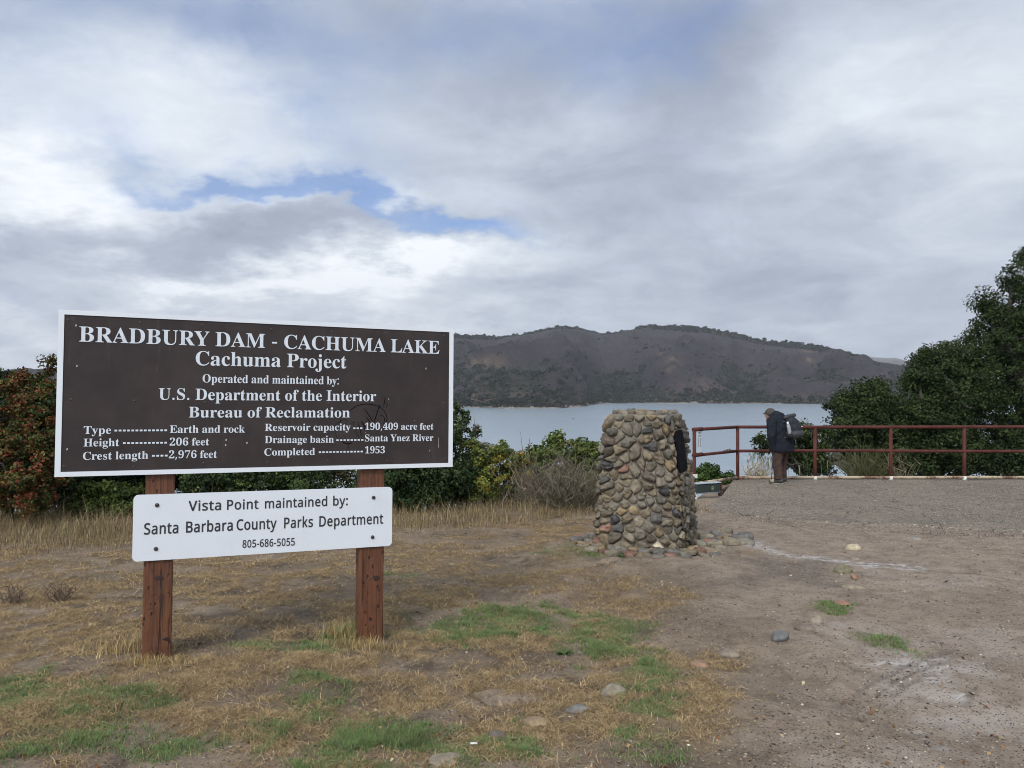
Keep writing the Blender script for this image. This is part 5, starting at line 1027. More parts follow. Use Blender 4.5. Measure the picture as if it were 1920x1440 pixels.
# white plate below
cxp, czp = -.006, -.8165; W2, H2, RC = .7985, .2005, .028
outl = []
for sx, sz, a0 in ((1,-1,-90),(1,1,0),(-1,1,90),(-1,-1,180)):
    for k in range(7):
        a = R(a0+15*k); outl.append((cxp+sx*(W2-RC)+RC*math.cos(a), czp+sz*(H2-RC)+RC*math.sin(a)))
n = len(outl); mb = MB()
tilt = lambda x: -.003*(x-cxp)
mb.add([(x, .012, z+tilt(x)+HB) for x, z in outl]+[(x, .026, z+tilt(x)+HB) for x, z in outl], [tuple(range(n)), tuple(range(2*n-1, n-1, -1))]+[((i+1)%n, i, n+i, n+(i+1)%n) for i in range(n)])
plate = mb.build('sign_plate', M_PLATE, sign)
K = 'sans'
for tl in [[(K,"Vista",-.497,-.722,-.307,-.724,.060,30),(K,"Point",-.272,-.725,-.083,-.727,.060,30),(K,"maintained",-.043,-.727,.352,-.728,.060,30),(K,"by:",.391,-.728,.488,-.729,.060,30)],
           [(K,"Santa",-.743,-.853,-.552,-.855,.066,30),(K,"Barbara",-.508,-.855,-.236,-.857,.066,25),(K,"County",-.213,-.857,.031,-.859,.066,25),(K,"Parks",.078,-.860,.261,-.861,.066,30),(K,"Department",.302,-.862,.730,-.864,.066,30)],
           [(K,"805-686-5055",-.176,-.970,.147,-.975,.047,25)]]:
    for one in tl:
        V, F = text_mesh([one], 'lettering'); V = [(x, .0100, z+HB) for x, y, z in V]
        mb = MB(); mb.add(V, fix_front(V, F)); mb.build('lettering', M_INK, plate)
for bu, bv in [(-.674,-.679),(-.676,-.944),(.662,-.686),(.658,-.953)]:
    mb = MB(); prof = [(.0125,0),(.0125,.003),(.010,.007),(.005,.0085)]
    V = [(bu+r_*math.cos(a), .0115-z_, HB+bv+r_*math.sin(a)) for r_, z_ in prof for a in np.linspace(0, 2*math.pi, 12, endpoint=False)]
    mb.add(V, [(i*12+k, i*12+(k+1)%12, (i+1)*12+(k+1)%12, (i+1)*12+k) for i in range(3) for k in range(12)]+[tuple(36+k for k in range(12))])
    mb.build('bolt', M_SCREW, plate, smooth=True)
# the two posts
m, t, b = mat('stained_timber', rough=.6); p = t.coord('Object')
g = t.noise(t.scale(p, (26,26,1.6)), 2.2, 7, .7, .4)
c = t.mix(t.ramp(g, .34, .66), (.062,.021,.008), (.140,.050,.018))
c = t.mix(t.ramp(t.noise(p, 5, 6, .65), .5, .75, 0, .5), c, (.12,.028,.012))
crk = t.math('MULTIPLY', t.ramp(t.noise(t.scale(p, (34,34,.8)), 1.5, 4, .65, .2), .60, .64), t.ramp(t.noise(p, 3, 3), .36, .5))
c = t.mix(t.math('MULTIPLY', crk, .9), c, (.012,.006,.005))
pit = t.math('MULTIPLY', t.ramp(t.voro(t.scale(p, (1,1,.45)), 38), .30, .16), t.ramp(t.noise(p, 7, 4, .6), .46, .56))
c = t.mix(t.math('MULTIPLY', pit, .9), c, (.015,.007,.005))
t.put(b.inputs['Base Color'], c)
hh = t.math('SUBTRACT', t.math('MULTIPLY', g, .5), t.math('ADD', t.math('MULTIPLY', crk, .8), t.math('MULTIPLY', pit, .8)))
t.put(b.inputs['Normal'], t.bump(hh, .8, .006)); M_TIMBER = m
M_KNOT = noisy('dark_knot', (.012,.006,.005), (.05,.017,.01), scale=40, rough=.7, bump=.6)
for pu, pw, knots in [(-.6605, .164, [(-.655,-1.125,.030,.014),(-.61,-1.50,.016,.012)]), (.6575, .166, [(.690,-1.235,.020,.020)])]:
    rng = np.random.default_rng(int(100+pu*10)); mb = MB()
    zs = np.linspace(-.45, HB-.06, 30); V = []
    for z_ in zs:
        w = pw/2; dd = .12; j = lambda: rng.normal()*.0009; ch = .006
        prof = [(-w+ch,.0265),(w-ch,.0265),(w,.0265+ch),(w,.0265+dd-ch),(w-ch,.0265+dd),(-w+ch,.0265+dd),(-w,.0265+dd-ch),(-w,.0265+ch)]
        V += [(pu+x+j(), y+abs(j()), z_) for x, y in prof]
    F = [(i*8+k, i*8+(k+1)%8, (i+1)*8+(k+1)%8, (i+1)*8+k) for i in range(29) for k in range(8)]+[tuple(range(7,-1,-1)), tuple(29*8+k for k in range(8))]
    mb.add(V, F); post = mb.build('post', M_TIMBER, sign)
    for ku, kv, kw, kh in knots:
        mb = MB(); A = np.linspace(0, 2*math.pi, 14, endpoint=False); rr = 1+.28*rng.normal(size=14)*.8
        V = [(ku+kw*math.cos(a)*q*s_, .0255-.002*(1-s_), HB+kv+kh*math.sin(a)*q*s_) for s_ in (1, .55) for a, q in zip(A, rr)]
        mb.add(V, fix_front(V, [(i, (i+1)%14, 14+(i+1)%14, 14+i) for i in range(14)]+[tuple(range(14, 28))])); mb.build('knot', M_KNOT, post)

# ------------------------------------------------------------------ fieldstone monument
def voronoi(S_, dom, rmax):
    """cells of the sites S_ that lie inside dom (list of corner points) for the first len(S_) sites"""
    S_ = np.asarray(S_); out = []
    for i, s_ in enumerate(S_):
        poly = [np.array(q, float) for q in dom(s_)]
        d = np.hypot(*(S_-s_).T); nb = np.argsort(d)[1:30]
        for j in nb:
            if d[j] > rmax: break
            mid = (s_+S_[j])/2; nn = S_[j]-s_; new = []
            for k in range(len(poly)):
                a, b_ = poly[k], poly[(k+1) % len(poly)]; da, db = (a-mid)@nn, (b_-mid)@nn
                if da <= 0: new.append(a)
                if da*db < 0: new.append(a+(b_-a)*(da/(da-db)))
            poly = new
            if len(poly) < 3: break
        out.append(poly if len(poly) > 2 else None)
    return out
def relax_points(w, h, n, rng, per=True, asp=.72, it=2):
    """roughly even but irregular sites in a w x h sheet, stones wider than high"""
    P = rng.random((n, 2))*[w, h]
    for _ in range(it*8):
        d = P[:, None]-P[None]
        if per: d[..., 0] = (d[..., 0]+w/2) % w - w/2
        d[..., 1] /= asp; q = np.hypot(d[..., 0], d[..., 1])+np.eye(n)*9; r0 = math.sqrt(w*h/asp/n)*.98
        f = np.clip(r0-q, 0, None)/q; mv = (d*f[..., None]).sum(1)*.22; mv[:, 1] *= asp
        P += mv + rng.normal(size=P.shape)*.002
        if per: P[:, 0] %= w
        else: P[:, 0] = np.clip(P[:, 0], .01, w-.01)
        P[:, 1] = np.clip(P[:, 1], .012, h-.012)
    return P
def chaikin(P, n=2):
    P = np.array(P)
    for _ in range(n):
        Q = np.roll(P, -1, 0); P = np.stack([P*.75+Q*.25, P*.25+Q*.75], 1).reshape(-1, 2)
    return P
STONE = np.array([(.185,.145,.090),(.150,.126,.088),(.150,.132,.100),(.110,.101,.086),(.058,.054,.050),(.220,.160,.086),(.42,.36,.25),(.190,.100,.066),(.118,.090,.062),(.195,.160,.108)])
SW = np.array([4,4,3,2.2,1.3,2.2,.6,.45,2,3.]); SW /= SW.sum()
M_STONE, t, b = mat('field_stone', rough=.75); p = t.coord('Object')
c = t.mix(1.0, t.attr('col'), t.ramp(t.noise(p, 14, 7, .68), .28, .72, .55, 1.42), 'MULTIPLY')
c = t.mix(t.ramp(t.noise(p, 60, 5, .7), .60, .74, 0, .45), c, (.06,.055,.045))
c = t.mix(t.ramp(t.noise(t.vmath('ADD', p, (4,2,1)), 26, 6, .7), .64, .74, 0, .45), c, (.34,.32,.26))
t.put(b.inputs['Base Color'], c); t.put(b.inputs['Roughness'], t.ramp(t.noise(p, 9, 4), .3, .7, .55, .85))
t.put(b.inputs['Normal'], t.bump(t.noise(p, 55, 7, .7), .6, .008))
M_MORTAR = noisy('mortar', (.235,.205,.160), (.15,.13,.105), scale=14, rough=.95, bump=.9, bdist=.012)
MON = Vector((1.52, 8.72, 0)); MON.z = float(ground_h(MON.x, MON.y, False)); MROT = R(-22); MH = 1.47
monument = empty('stone_monument', MON, MROT)
tag(monument, 'tapering square monument of rounded field stones with a black plaque on its side', 'monument')
PZ = np.array([-.15, 0, .09, .25, .42, .59, .75, .92, 1.03]); PA = np.array([.472, .469, .459, .442, .424, .404, .376, .338, .308])
def half(h): return np.interp(h, PZ, PA)
def shaft_pt(s_, h, off=0.0):
    """point on the shaft: s_ in [0,4) runs round the four faces from the front left corner, h 0 at the foot to 1 at the top"""
    k = math.floor(s_); q = (s_-k)*2-1
    ph = k*math.pi/2 + math.atan(q*1.0) - math.pi/2
    cx_, sy_ = math.cos(ph), math.sin(ph); n_ = 9
    r = (half(h)+off)/((abs(cx_)**n_+abs(sy_)**n_)**(1/n_))
    return Vector((cx_*r, sy_*r, h*MH))
mb = MB(); ns = 64; hs = np.linspace(-.1, 1, 20)
V = [shaft_pt(4*k/ns, h, .016+RNG.normal()*.003) for h in hs for k in range(ns)]
mb.add(V, [(i*ns+k, i*ns+(k+1)%ns, (i+1)*ns+(k+1)%ns, (i+1)*ns+k) for i in range(19) for k in range(ns)]+[tuple(19*ns+k for k in range(ns))])
mb.build('mortar_core', M_MORTAR, monument, smooth=False)
rng = np.random.default_rng(17)
PER = 3.4; HT = 1.5
PTS = relax_points(PER, HT, 430, rng, asp=.64)
ext = np.concatenate([PTS, PTS+[PER, 0], PTS-[PER, 0]])
cells = voronoi(ext, lambda s_: [(s_[0]-.3, max(0, s_[1]-.3)), (s_[0]+.3, max(0, s_[1]-.3)), (s_[0]+.3, min(HT, s_[1]+.3)), (s_[0]-.3, min(HT, s_[1]+.3))], .42)[:len(PTS)]
PLQ = (PER*(1.07/4), PER*(1.73/4), .60*HT*.94, .885*HT)         # the plaque's place on the right face
def stone(mb, poly, f3, hgt, col, rng, gap=.005):
    """one rounded cobble over a polygon; f3(x, y, height) gives its place"""
    P = np.array(poly); c = P.mean(0)
    P = c + (P-c)*(1-gap/np.maximum(np.hypot(*(P-c).T), .02))[:, None]
    P = chaikin(P, 1 if rng.random() < .7 else 2); P = P + rng.normal(size=P.shape)*.0034; n = len(P); c = P.mean(0)
    V = []; sk = rng.normal(size=2)*.22; fo = rng.uniform(0, 50)
    jit = 1+.05*rng.normal(size=n)
    for s_, h in ((1.0, -.25), (.985, .42), (.93, .76), (.78, .93), (.45, 1.02)):
        for q, j in zip(P, jit):
            w = c + (q-c)*s_*(1+(j-1)*.6)
            V.append(f3(w[0], w[1], hgt*h*(1+.75*(float(vnoise(w[0]*38+fo, w[1]*38))-.5)*(h > 0))*(1+sk[0]*(q[0]-c[0])*8*s_+sk[1]*(q[1]-c[1])*8*s_)))
    V.append(f3(c[0], c[1], hgt*1.05))
    F = [(i*n+k, i*n+(k+1)%n, (i+1)*n+(k+1)%n, (i+1)*n+k) for i in range(4) for k in range(n)]+[(4*n+k, 4*n+(k+1)%n, 5*n) for k in range(n)]
    mb.add(V, F, col)
mb = MB()
for s_, poly in zip(PTS, cells):
    if poly is None: continue
    x0, x1, y0, y1 = PLQ; P = np.array(poly); c = P.mean(0)
    if x0+.02 < c[0] < x1-.02 and y0+.02 < c[1] < y1-.02: continue
    if x0-.05 < c[0] < x1+.05 and y0-.05 < c[1] < y1+.05:
        Q = []
        for q in P:
            if x0 < q[0] < x1 and y0 < q[1] < y1:
                opts = [(q[0]-x0, 0, x0), (x1-q[0], 0, x1), (q[1]-y0, 1, y0), (y1-q[1], 1, y1)]; o_ = min(opts); q = q.copy(); q[o_[1]] = o_[2]
            Q.append(q)
        P = np.array(Q)
    colr = STONE[rng.choice(len(STONE), p=SW)]*rng.uniform(.55, 1.12)
    size = math.sqrt(abs(np.ptp(P[:, 0])*np.ptp(P[:, 1])))
    stone(mb, P, lambda x, y, h: shaft_pt((x/PER*4) % 4, y/HT, h), min(.070, size*rng.uniform(.22, .54)), colr, rng, gap=rng.uniform(.003, .010))
# stones bedded flat on the top
TP = relax_points(.64, .64, 40, rng, per=False, asp=1.0)
tc = voronoi(TP, lambda s_: [(0, 0), (.64, 0), (.64, .64), (0, .64)], .5)
for poly in tc:
    if poly is None: continue
    colr = STONE[rng.choice(len(STONE), p=SW)]*rng.uniform(.55, 1.12)
    stone(mb, poly, lambda x, y, h: Vector((x-.32, y-.32, MH-.012+h)), rng.uniform(.03, .055), colr, rng, .006)
mb.build('cobble_facing', M_STONE, monument, smooth=True)
# plaque, set back between the stones
x0, x1, y0, y1 = PLQ; mb = MB(); nq = 8; V = []
for off in (.034, -.02):
    for j in range(5):
        for i in range(nq):
            V.append(shaft_pt((x0+.012+(x1-x0-.024)*i/(nq-1))/PER*4, (y0+.012+(y1-y0-.024)*j/4)/HT, off))
F = [(j*nq+i, j*nq+i+1, (j+1)*nq+i+1, (j+1)*nq+i) for j in range(4) for i in range(nq-1)]
rim = [i for i in range(nq)]+[j*nq+nq-1 for j in range(1, 5)]+[4*nq+i for i in range(nq-2, -1, -1)]+[j*nq for j in range(3, 0, -1)]
F += [(rim[(k+1) % len(rim)], rim[k], rim[k]+5*nq, rim[(k+1) % len(rim)]+5*nq) for k in range(len(rim))]
mb.add(V, F); mb.build('plaque', noisy('black_plaque', (.006,.006,.007), (.014,.014,.016), scale=9, rough=.9, bump=.2, **{'Specular IOR Level': .05}), monument)
# flat stones laid round the foot
AP = []
rng = np.random.default_rng(29)
cand = [on_ground(*q) for q in [(1062,1022),(1085,1008),(1120,1000),(1310,996),(1372,1000),(1393,1012),(1372,1027),(1345,1042),(1290,1050),(1220,1048),(1150,1046),(1085,1038)]]
CA = np.array([(q.x, q.y) for q in cand]); CA = np.concatenate([CA, [(2.5, 9.35), (1.5, 9.75), (.75, 9.3)]]); ctr = CA.mean(0)
ang = np.arctan2(CA[:, 1]-ctr[1], CA[:, 0]-ctr[0]); CA = CA[np.argsort(ang)]; ang = np.sort(ang); rad_ = np.hypot(*(CA-ctr).T)
inside = lambda q: np.hypot(*(q-ctr)) < np.interp(math.atan2(q[1]-ctr[1], q[0]-ctr[0]), ang, rad_, period=2*math.pi)
bb0, bb1 = CA.min(0)-.1, CA.max(0)+.1
SP = relax_points(bb1[0]-bb0[0], bb1[1]-bb0[1], 190, rng, per=False, asp=.8)+bb0
cl_ = voronoi(SP, lambda s_: [(s_[0]-.13, s_[1]-.11), (s_[0]+.13, s_[1]-.11), (s_[0]+.13, s_[1]+.11), (s_[0]-.13, s_[1]+.11)], .5)
mb = MB(); cR, sR = math.cos(-MROT), math.sin(-MROT)
for s_, poly in zip(SP, cl_):
    if poly is None or not inside(s_+rng.normal(size=2)*.02): continue
    lx, ly = s_-np.array(MON[:2]); lx, ly = lx*cR-ly*sR, lx*sR+ly*cR
    if max(abs(lx), abs(ly)) < .45: continue
    colr = STONE[rng.choice([0,1,2,3,3,5,9,2,7])]*rng.uniform(.7, 1.2)
    lift = rng.uniform(-.004, .030); tl = rng.normal(size=2)*.12
    def f3(x, y, h, lift=lift, tl=tl, s_=s_):
        z = float(ground_h(x, y, False))-MON.z + lift + (x-s_[0])*tl[0]+(y-s_[1])*tl[1] + h
        x, y = x-MON.x, y-MON.y
        return Vector((x*cR-y*sR, x*sR+y*cR, z))
    stone(mb, poly, f3, rng.uniform(.022, .05), colr, rng, rng.uniform(.006, .014))
mb.build('flagstone_apron', M_STONE, monument, smooth=True)

# ------------------------------------------------------------------ loose rocks, each a thing
def rock(label, px, py, wpx, hpx, colr, seed, angular=.0, flat=1.0):
    """a half-buried stone: an uneven ball cut by a few planes"""
    c = on_ground(px, py+hpx*.42); y = c.y; rx = wpx/2*y/FOC; rz = hpx*y/FOC*.62*flat
    rng = np.random.default_rng(seed); nu, nv = 26, 14
    u_ = np.linspace(0, 2*np.pi, nu, endpoint=False); v_ = np.linspace(.03, np.pi-.03, nv); Uu, Vv_ = np.meshgrid(u_, v_)
    d = np.stack([np.cos(Uu)*np.sin(Vv_), np.sin(Uu)*np.sin(Vv_), np.cos(Vv_)], -1).reshape(-1, 3)
    r = 1+.5*(fbm(d[:, 0]*1.7+seed, d[:, 1]*1.7+d[:, 2]*1.9, seed, 4)-.5)
    for _ in range(int(4+angular*9)):
        nn = unit(rng.normal(size=3)); k = rng.uniform(.48, .82) if angular else rng.uniform(.85, 1)
        dt = d@nn; r = np.where(dt > .05, np.minimum(r, k/np.maximum(dt, .05)), r)
    V = d*r[:, None]*np.array([rx, max(rx*.7, rz*.9), rz]) + np.array([0, 0, rz*.12])
    I = np.arange(nu*nv).reshape(nv, nu); I2 = np.roll(I, -1, 1)
    F = np.stack([I[:-1], I[1:], I2[1:], I2[:-1]], -1).reshape(-1, 4)
    cap = np.array([[I[0, k], I[0, (k+1) % nu], I[0, (k+2) % nu]] for k in range(0, 0)]).reshape(-1, 3)
    me = mesh_np('rock', V, F, color=np.tile(np.array(colr), (len(V), 1)))
    o = link('rock', me, M_STONE, None, not angular); o.location = (c.x, c.y+rx*.3, c.z-.004)
    tag(o, label, 'rock', 'rocks half buried along the edge of the dirt track'); return o
TAN, CRM, GRY, RDB, BRN, OCH = (.24,.19,.125), (.43,.36,.23), (.17,.17,.175), (.22,.12,.075), (.15,.115,.085), (.27,.185,.095)
rock('cream coloured rounded rock beyond the pale streak, brightest of the rocks', 1602, 1022, 27, 15, CRM, 201)
rock('low grey brown rock poking out between the cream rock and the pale streak', 1604, 1043, 24, 10, (.20,.16,.12), 202, .3)
rock('mossy brown rock just below the pale streak', 1583, 1064, 34, 22, (.15,.13,.075), 203)
rock('small upright reddish rock beside the mossy rock', 1604, 1076, 20, 18, (.27,.15,.09), 204, .6)
rock('wide flat tan rock below the small reddish rock', 1604, 1096, 44, 13, TAN, 205, .2)
rock('flat brick red rock lying above the small round grass patch', 1584, 1126, 38, 17, RDB, 206, .7)
rock('smallest tan rock right below the small round grass patch', 1534, 1153, 17, 10, TAN, 207)
rock('smooth grey tan rock between the grass patch and the dark angular rock', 1531, 1167, 26, 16, (.24,.20,.15), 208)
rock('low brown rock almost buried, between the smooth rock and the dark angular rock', 1511, 1180, 38, 13, BRN, 209)
rock('dark grey angular rock with a reddish broken side', 1460, 1194, 46, 26, (.120,.118,.115), 210, .9)
rock('broad brown rock sunk in the dirt, below the dark angular rock', 1368, 1220, 46, 17, (.19,.15,.11), 211)
rock('long reddish rock sunk in straw, left of the broad brown rock', 1312, 1241, 42, 15, (.24,.14,.085), 212, .3)
rock('large pale tan angular rock beside the right grass patch', 1150, 1292, 52, 31, (.190,.165,.115), 213, .9)
rock('flat grey slab of rock left of and below the large angular rock', 1088, 1322, 56, 20, (.14,.135,.12), 214, .6, .8)
rock('ochre flat topped rock, between the grey slab and the dark brown rock', 1006, 1345, 58, 19, (.22,.155,.085), 215)
rock('dark brown round rock sitting in the green grass', 930, 1374, 36, 20, (.12,.095,.075), 216)
rock('long flat tan rock showing through the grass at the bottom', 842, 1415, 86, 22, (.23,.185,.13), 217, .2, .7)
rock('flat grey brown rock by the near lip of the pavement', 1718, 1007, 26, 8, (.22,.19,.16), 218, .2)
rock('cracked pale bedrock hump flush with the dirt below the right sign post', 935, 1297, 120, 20, (.185,.138,.098), 219, .2, .22)

# ------------------------------------------------------------------ pipe railing
m, t, b = mat('red_oxide_pipe', rough=.7); b.inputs['Specular IOR Level'].default_value = .2; p = t.pos()
c = t.mix(t.ramp(t.noise(p, 5, 6, .65), .35, .7), (.062,.017,.013), (.100,.030,.022))
c = t.mix(t.ramp(t.noise(p, 26, 6, .7), .62, .74, 0, .75), c, (.055,.022,.014)); t.put(b.inputs['Base Color'], c)
t.put(b.inputs['Normal'], t.bump(t.noise(p, 40, 5, .6), .35, .004)); M_PIPE = m
m, t, b = mat('worn_white_pipe', rough=.7); p = t.pos()
c = t.mix(t.ramp(t.noise(p, 4, 7, .72), .44, .60), (.38,.31,.21), (.11,.05,.03))
c = t.mix(t.ramp(t.noise(p, 14, 6, .7), .6, .7, 0, .8), c, (.20,.10,.06)); t.put(b.inputs['Base Color'], c); M_WORN = m
M_WHITE = noisy('white_dab', (.74,.74,.72), (.5,.47,.42), scale=20, bump=0)
FY = 15.7
fx = lambda px, y=FY: (px-960)/FOC*y
rail = empty('pipe_railing', (fx(1383), FY, float(ground_h(fx(1383), FY, False)))); o0 = rail.location.copy()
tag(rail, 'red brown pipe railing with three rails along the drop to the lake', 'railing')
ZT, ZM, ZB = .865, .375, -.170
posts = [(3.50, 14.75)]+[(fx(q), FY) for q in (1383,1528,1670,1808)]+[(fx(1808)+1.53*k, FY) for k in (1,2,3,4)]
L = lambda x, y, z: Vector((x, y, z))-o0
for i, (x, y) in enumerate(posts):
    gz = float(ground_h(x, y, False)); mb = MB()
    mb.tube([L(x,y,gz-.35), L(x,y,ZT)], .034, 14); mb.build('post', M_PIPE, rail, smooth=True)
    if i in (2, 3, 4, 6):
        mb = MB(); mb.tube([L(x,y,-.235), L(x,y,ZB+.03)], .043, 14); mb.build('footing', M_WHITE, rail, smooth=True)
for z_, r_, mm in ((ZT,.032,M_PIPE),(ZM,.030,M_PIPE),(ZB,.030,M_WORN)):
    mb = MB(); dz_ = .006 if z_ < ZT else 0
    mb.tube([L(posts[1][0], FY-.004, z_)]+[L(x, FY-.004, z_+RNG.normal()*.004) for x, y in posts[2:]], r_, 12)
    mb.build('rail', mm, rail, smooth=True)
    mb = MB(); mb.tube([L(3.50,14.75,z_-dz_), L(posts[1][0],FY,z_)], r_, 12)
    mb.build('rail', M_PIPE if z_ > 0 else M_WORN, rail, smooth=True)
for z_ in (ZT, ZM):                                    # sleeves over the rail ends at the first post
    mb = MB(); a = L(3.50,14.75,z_); b_ = L(posts[1][0],FY,z_); mb.tube([a-(b_-a)*.02, a+(b_-a)*.17], .040, 12); mb.build('sleeve', M_PIPE, rail, smooth=True)
mb = MB(); q = at_depth(1303.5, 893, 14.69)-o0; mb.box(q, (.085,.006,.075), bev=.002); mb.build('label_sticker', M_WHITE, rail)
# notice fixed between the rails of the first bay
A_, B_ = Vector((3.55,14.78,0)), Vector((3.69,14.93,0)); dirn = Vector((B_.x-A_.x, B_.y-A_.y, 0)).normalized(); nrm = Vector((dirn.y, -dirn.x, 0))
MN = Matrix((dirn, -nrm, Vector((0,0,1)))).transposed()
NW, NH = .165, .415; nc = Vector((3.62, 14.835, (ZT+ZM)/2+.005))
notice = empty('notice', nc-Vector((0,0,NH/2)), 0); notice.rotation_euler = MN.to_euler(); tag(notice, 'small white printed notice sheet fixed between the rails at the end of the railing', 'notice')
mb = MB(); mb.box((0,0,NH/2), (NW,.004,NH)); mb.build('sheet', noisy('notice_paper', (.66,.70,.73), (.58,.62,.65), scale=10, rough=.5, bump=0), notice)
mb = MB(); rng = np.random.default_rng(4)
def bar(x, z, w, h): mb.add([(x-w/2,-.0035,z-h/2),(x+w/2,-.0035,z-h/2),(x+w/2,-.0035,z+h/2),(x-w/2,-.0035,z+h/2)], [(0,1,2,3)])
for z_, w in ((.392,.13),(.368,.07)): bar(0, z_, w, .014)
for z_ in (.332,.318,.302): bar(0, z_, rng.uniform(.10,.13), .006)
for k in range(14):
    for x in (-.042,.040): bar(x+rng.uniform(-.006,.002), .272-k*.0125, rng.uniform(.03,.062), .005)
mb.build('print', noisy('grey_print', (.12,.13,.15), (.2,.2,.22), scale=30, bump=0), notice)
# low dark metal box on a stake below the first bay
PY0 = 14.05
ca, cb = at_depth(1306, 907, PY0), at_depth(1351, 925, PY0+.22); bw = Vector((cb.x-ca.x, .22, 0)); Lb = bw.length; ub = bw.normalized()
box_ = empty('metal_box', (ca.x, PY0, float(ground_h(ca.x, PY0, False)))); box_.rotation_euler = (0, 0, math.atan2(ub.y, ub.x)); tag(box_, 'low dark green metal box with pale top edge and round emblem, behind the monument', 'metal box')
zt = ca.z-box_.location.z; zb = cb.z-box_.location.z+.02
mb = MB(); mb.box((Lb/2, .05, (zt+zb)/2-.012), (Lb, .10, zt-zb-.02), bev=.008); mb.build('body', noisy('dark_green_steel', (.022,.032,.030), (.035,.045,.042), scale=8, rough=.4, bump=.1), box_)
mb = MB(); mb.box((Lb/2, .045, zt-.004), (Lb+.01, .13, .022), bev=.006); mb.build('lid', noisy('weathered_zinc', (.38,.42,.45), (.27,.30,.33), scale=10, rough=.45, bump=.1), box_)
mb = MB(); mb.box((Lb/2, .0, zb+.004), (Lb, .012, .014), bev=.003); mb.build('lip', noisy('zinc_lip', (.22,.25,.27), (.14,.16,.17), scale=10, bump=0), box_)
mb = MB(); ex, ez = Lb*.66, (zt+zb)/2-.01
for a0, a1, r_ in ((200,20,.030),(20,-160,.030)):
    pass
arc = [R(a) for a in np.linspace(-40, 300, 20)]
V = [(ex+.026*math.cos(a)*k, -.0045, ez+.036*math.sin(a)*k) for a in arc for k in (1.0, .72)]
mb.add(V, fix_front(V, [(2*i, 2*i+1, 2*i+3, 2*i+2) for i in range(19)]))
V = [(ex-.018,-.0045,ez-.005),(ex+.026,-.0045,ez-.003),(ex+.026,-.0045,ez+.006),(ex-.018,-.0045,ez+.004)]; mb.add(V, [(0,1,2,3)])
mb.build('emblem', noisy('pale_green_emblem', (.35,.42,.16), (.28,.34,.12), scale=20, bump=0), box_)
mb = MB(); mb.box((.012, .03, zb/2-.12), (.03, .03, zb+.28), bev=.004); mb.build('stake', M_WHITE, box_)
M_RUST = noisy('rusted_steel', (.045,.022,.015), (.085,.04,.025), scale=14, rough=.8, bump=.4)
mb = MB(); mb.box((Lb+.022, .04, (zt+zb)/2-.04), (.03, .10, zt-zb+.07), bev=.004); mb.build('end_bracket', M_RUST, box_)
gx0 = at_depth(1356, 918, 14.5); ed = empty('edge_board', (gx0.x, 14.45, float(ground_h(gx0.x, 14.45, False)))); ed.rotation_euler = (0, 0, math.atan2(15.35-14.45, fx(1381,15.35)-gx0.x))
tag(ed, 'dark weathered edging plank holding the corner of the pavement below the railing', 'plank')
mb = MB(); mb.box((.37, 0, .03), (.78, .05, .22), bev=.008); mb.build('plank', noisy('tarred_timber', (.035,.026,.022), (.07,.05,.04), scale=10, rough=.85, bump=.6, stretch=(.3,1,1)), ed)
mb = MB(); mb.box((.03, -.035, .0), (.03, .03, .34), bev=.004); mb.build('peg', M_RUST, ed)

# floating booms far out on the water
for lab, px, py, wd in (('row of dark floating drums on the lake, seen through the first bay of the railing', 1366, 845, 3.6), ('lone dark buoy far out on the lake, above the left shoulder of the monument', 1075, 785, 2.0)):
    y = (EYE-LAKE)*FOC/(py-724); x = (px-960)/FOC*y; rt = empty('floating_boom' if wd > 3 else 'buoy', (x, y, LAKE)); tag(rt, lab, 'boom' if wd > 3 else 'buoy')
    nb_ = 4 if wd > 3 else 1
    for k in range(nb_):
        mb = MB(); xx = (k-(nb_-1)/2)*wd/nb_; h_ = .22+.1*((k*7) % 3)
        mb.tube([(xx-wd/nb_*.36, .2*k, h_*.5), (xx-wd/nb_*.3, .2*k, h_*.6), (xx+wd/nb_*.3, .2*k, h_*.6), (xx+wd/nb_*.36, .2*k, h_*.5)], [.1, h_*.8, h_*.8, .1], 10); mb.build('float', M_RUST, rt, smooth=True)
        if k == 2: mb = MB(); mb.tube([(xx, .2, h_), (xx, .2, .75)], .05, 6); mb.build('marker', M_RUST, rt)
# ------------------------------------------------------------------ the person at the railing
PX = (1466-960)/FOC*14.9; PYY = 14.9; PG = max(float(ground_h(PX, PYY)), float(ground_h(PX, PYY, False)))+.02
PROT = R(36)
def fused(mb, name, mat_, parent, voxel, smooth=6, fold=0.0):
    """join overlapping limbs of one figure into one continuous skin"""
    me = mb.mesh(name); o = bpy.data.objects.new(name, me); COL.objects.link(o)
    md = o.modifiers.new('r', 'REMESH'); md.mode = 'VOXEL'; md.voxel_size = voxel
    ms = o.modifiers.new('s', 'SMOOTH'); ms.iterations = smooth; ms.factor = .5
    dg = bpy.context.evaluated_depsgraph_get(); out = bpy.data.meshes.new_from_object(o.evaluated_get(dg)); bpy.data.objects.remove(o)
    out.name = name
    if fold:                                            # soft creases of the cloth
        n_ = len(out.vertices); co = np.empty(n_*3, np.float32); no = np.empty(n_*3, np.float32)
        out.vertices.foreach_get('co', co); out.vertices.foreach_get('normal', no); co = co.reshape(-1, 3); no = no.reshape(-1, 3)
        f_ = (1-np.abs(2*fbm(co[:, 0]*11+co[:, 1]*9+co[:, 2]*3, co[:, 2]*6-co[:, 0]*6+co[:, 1]*3, int(fold*1e4), 3)-1))-.6
        out.vertices.foreach_set('co', (co+no*(f_*fold)[:, None]).ravel().astype(np.float32)); out.update()
    return link(name, out, mat_, parent, True)
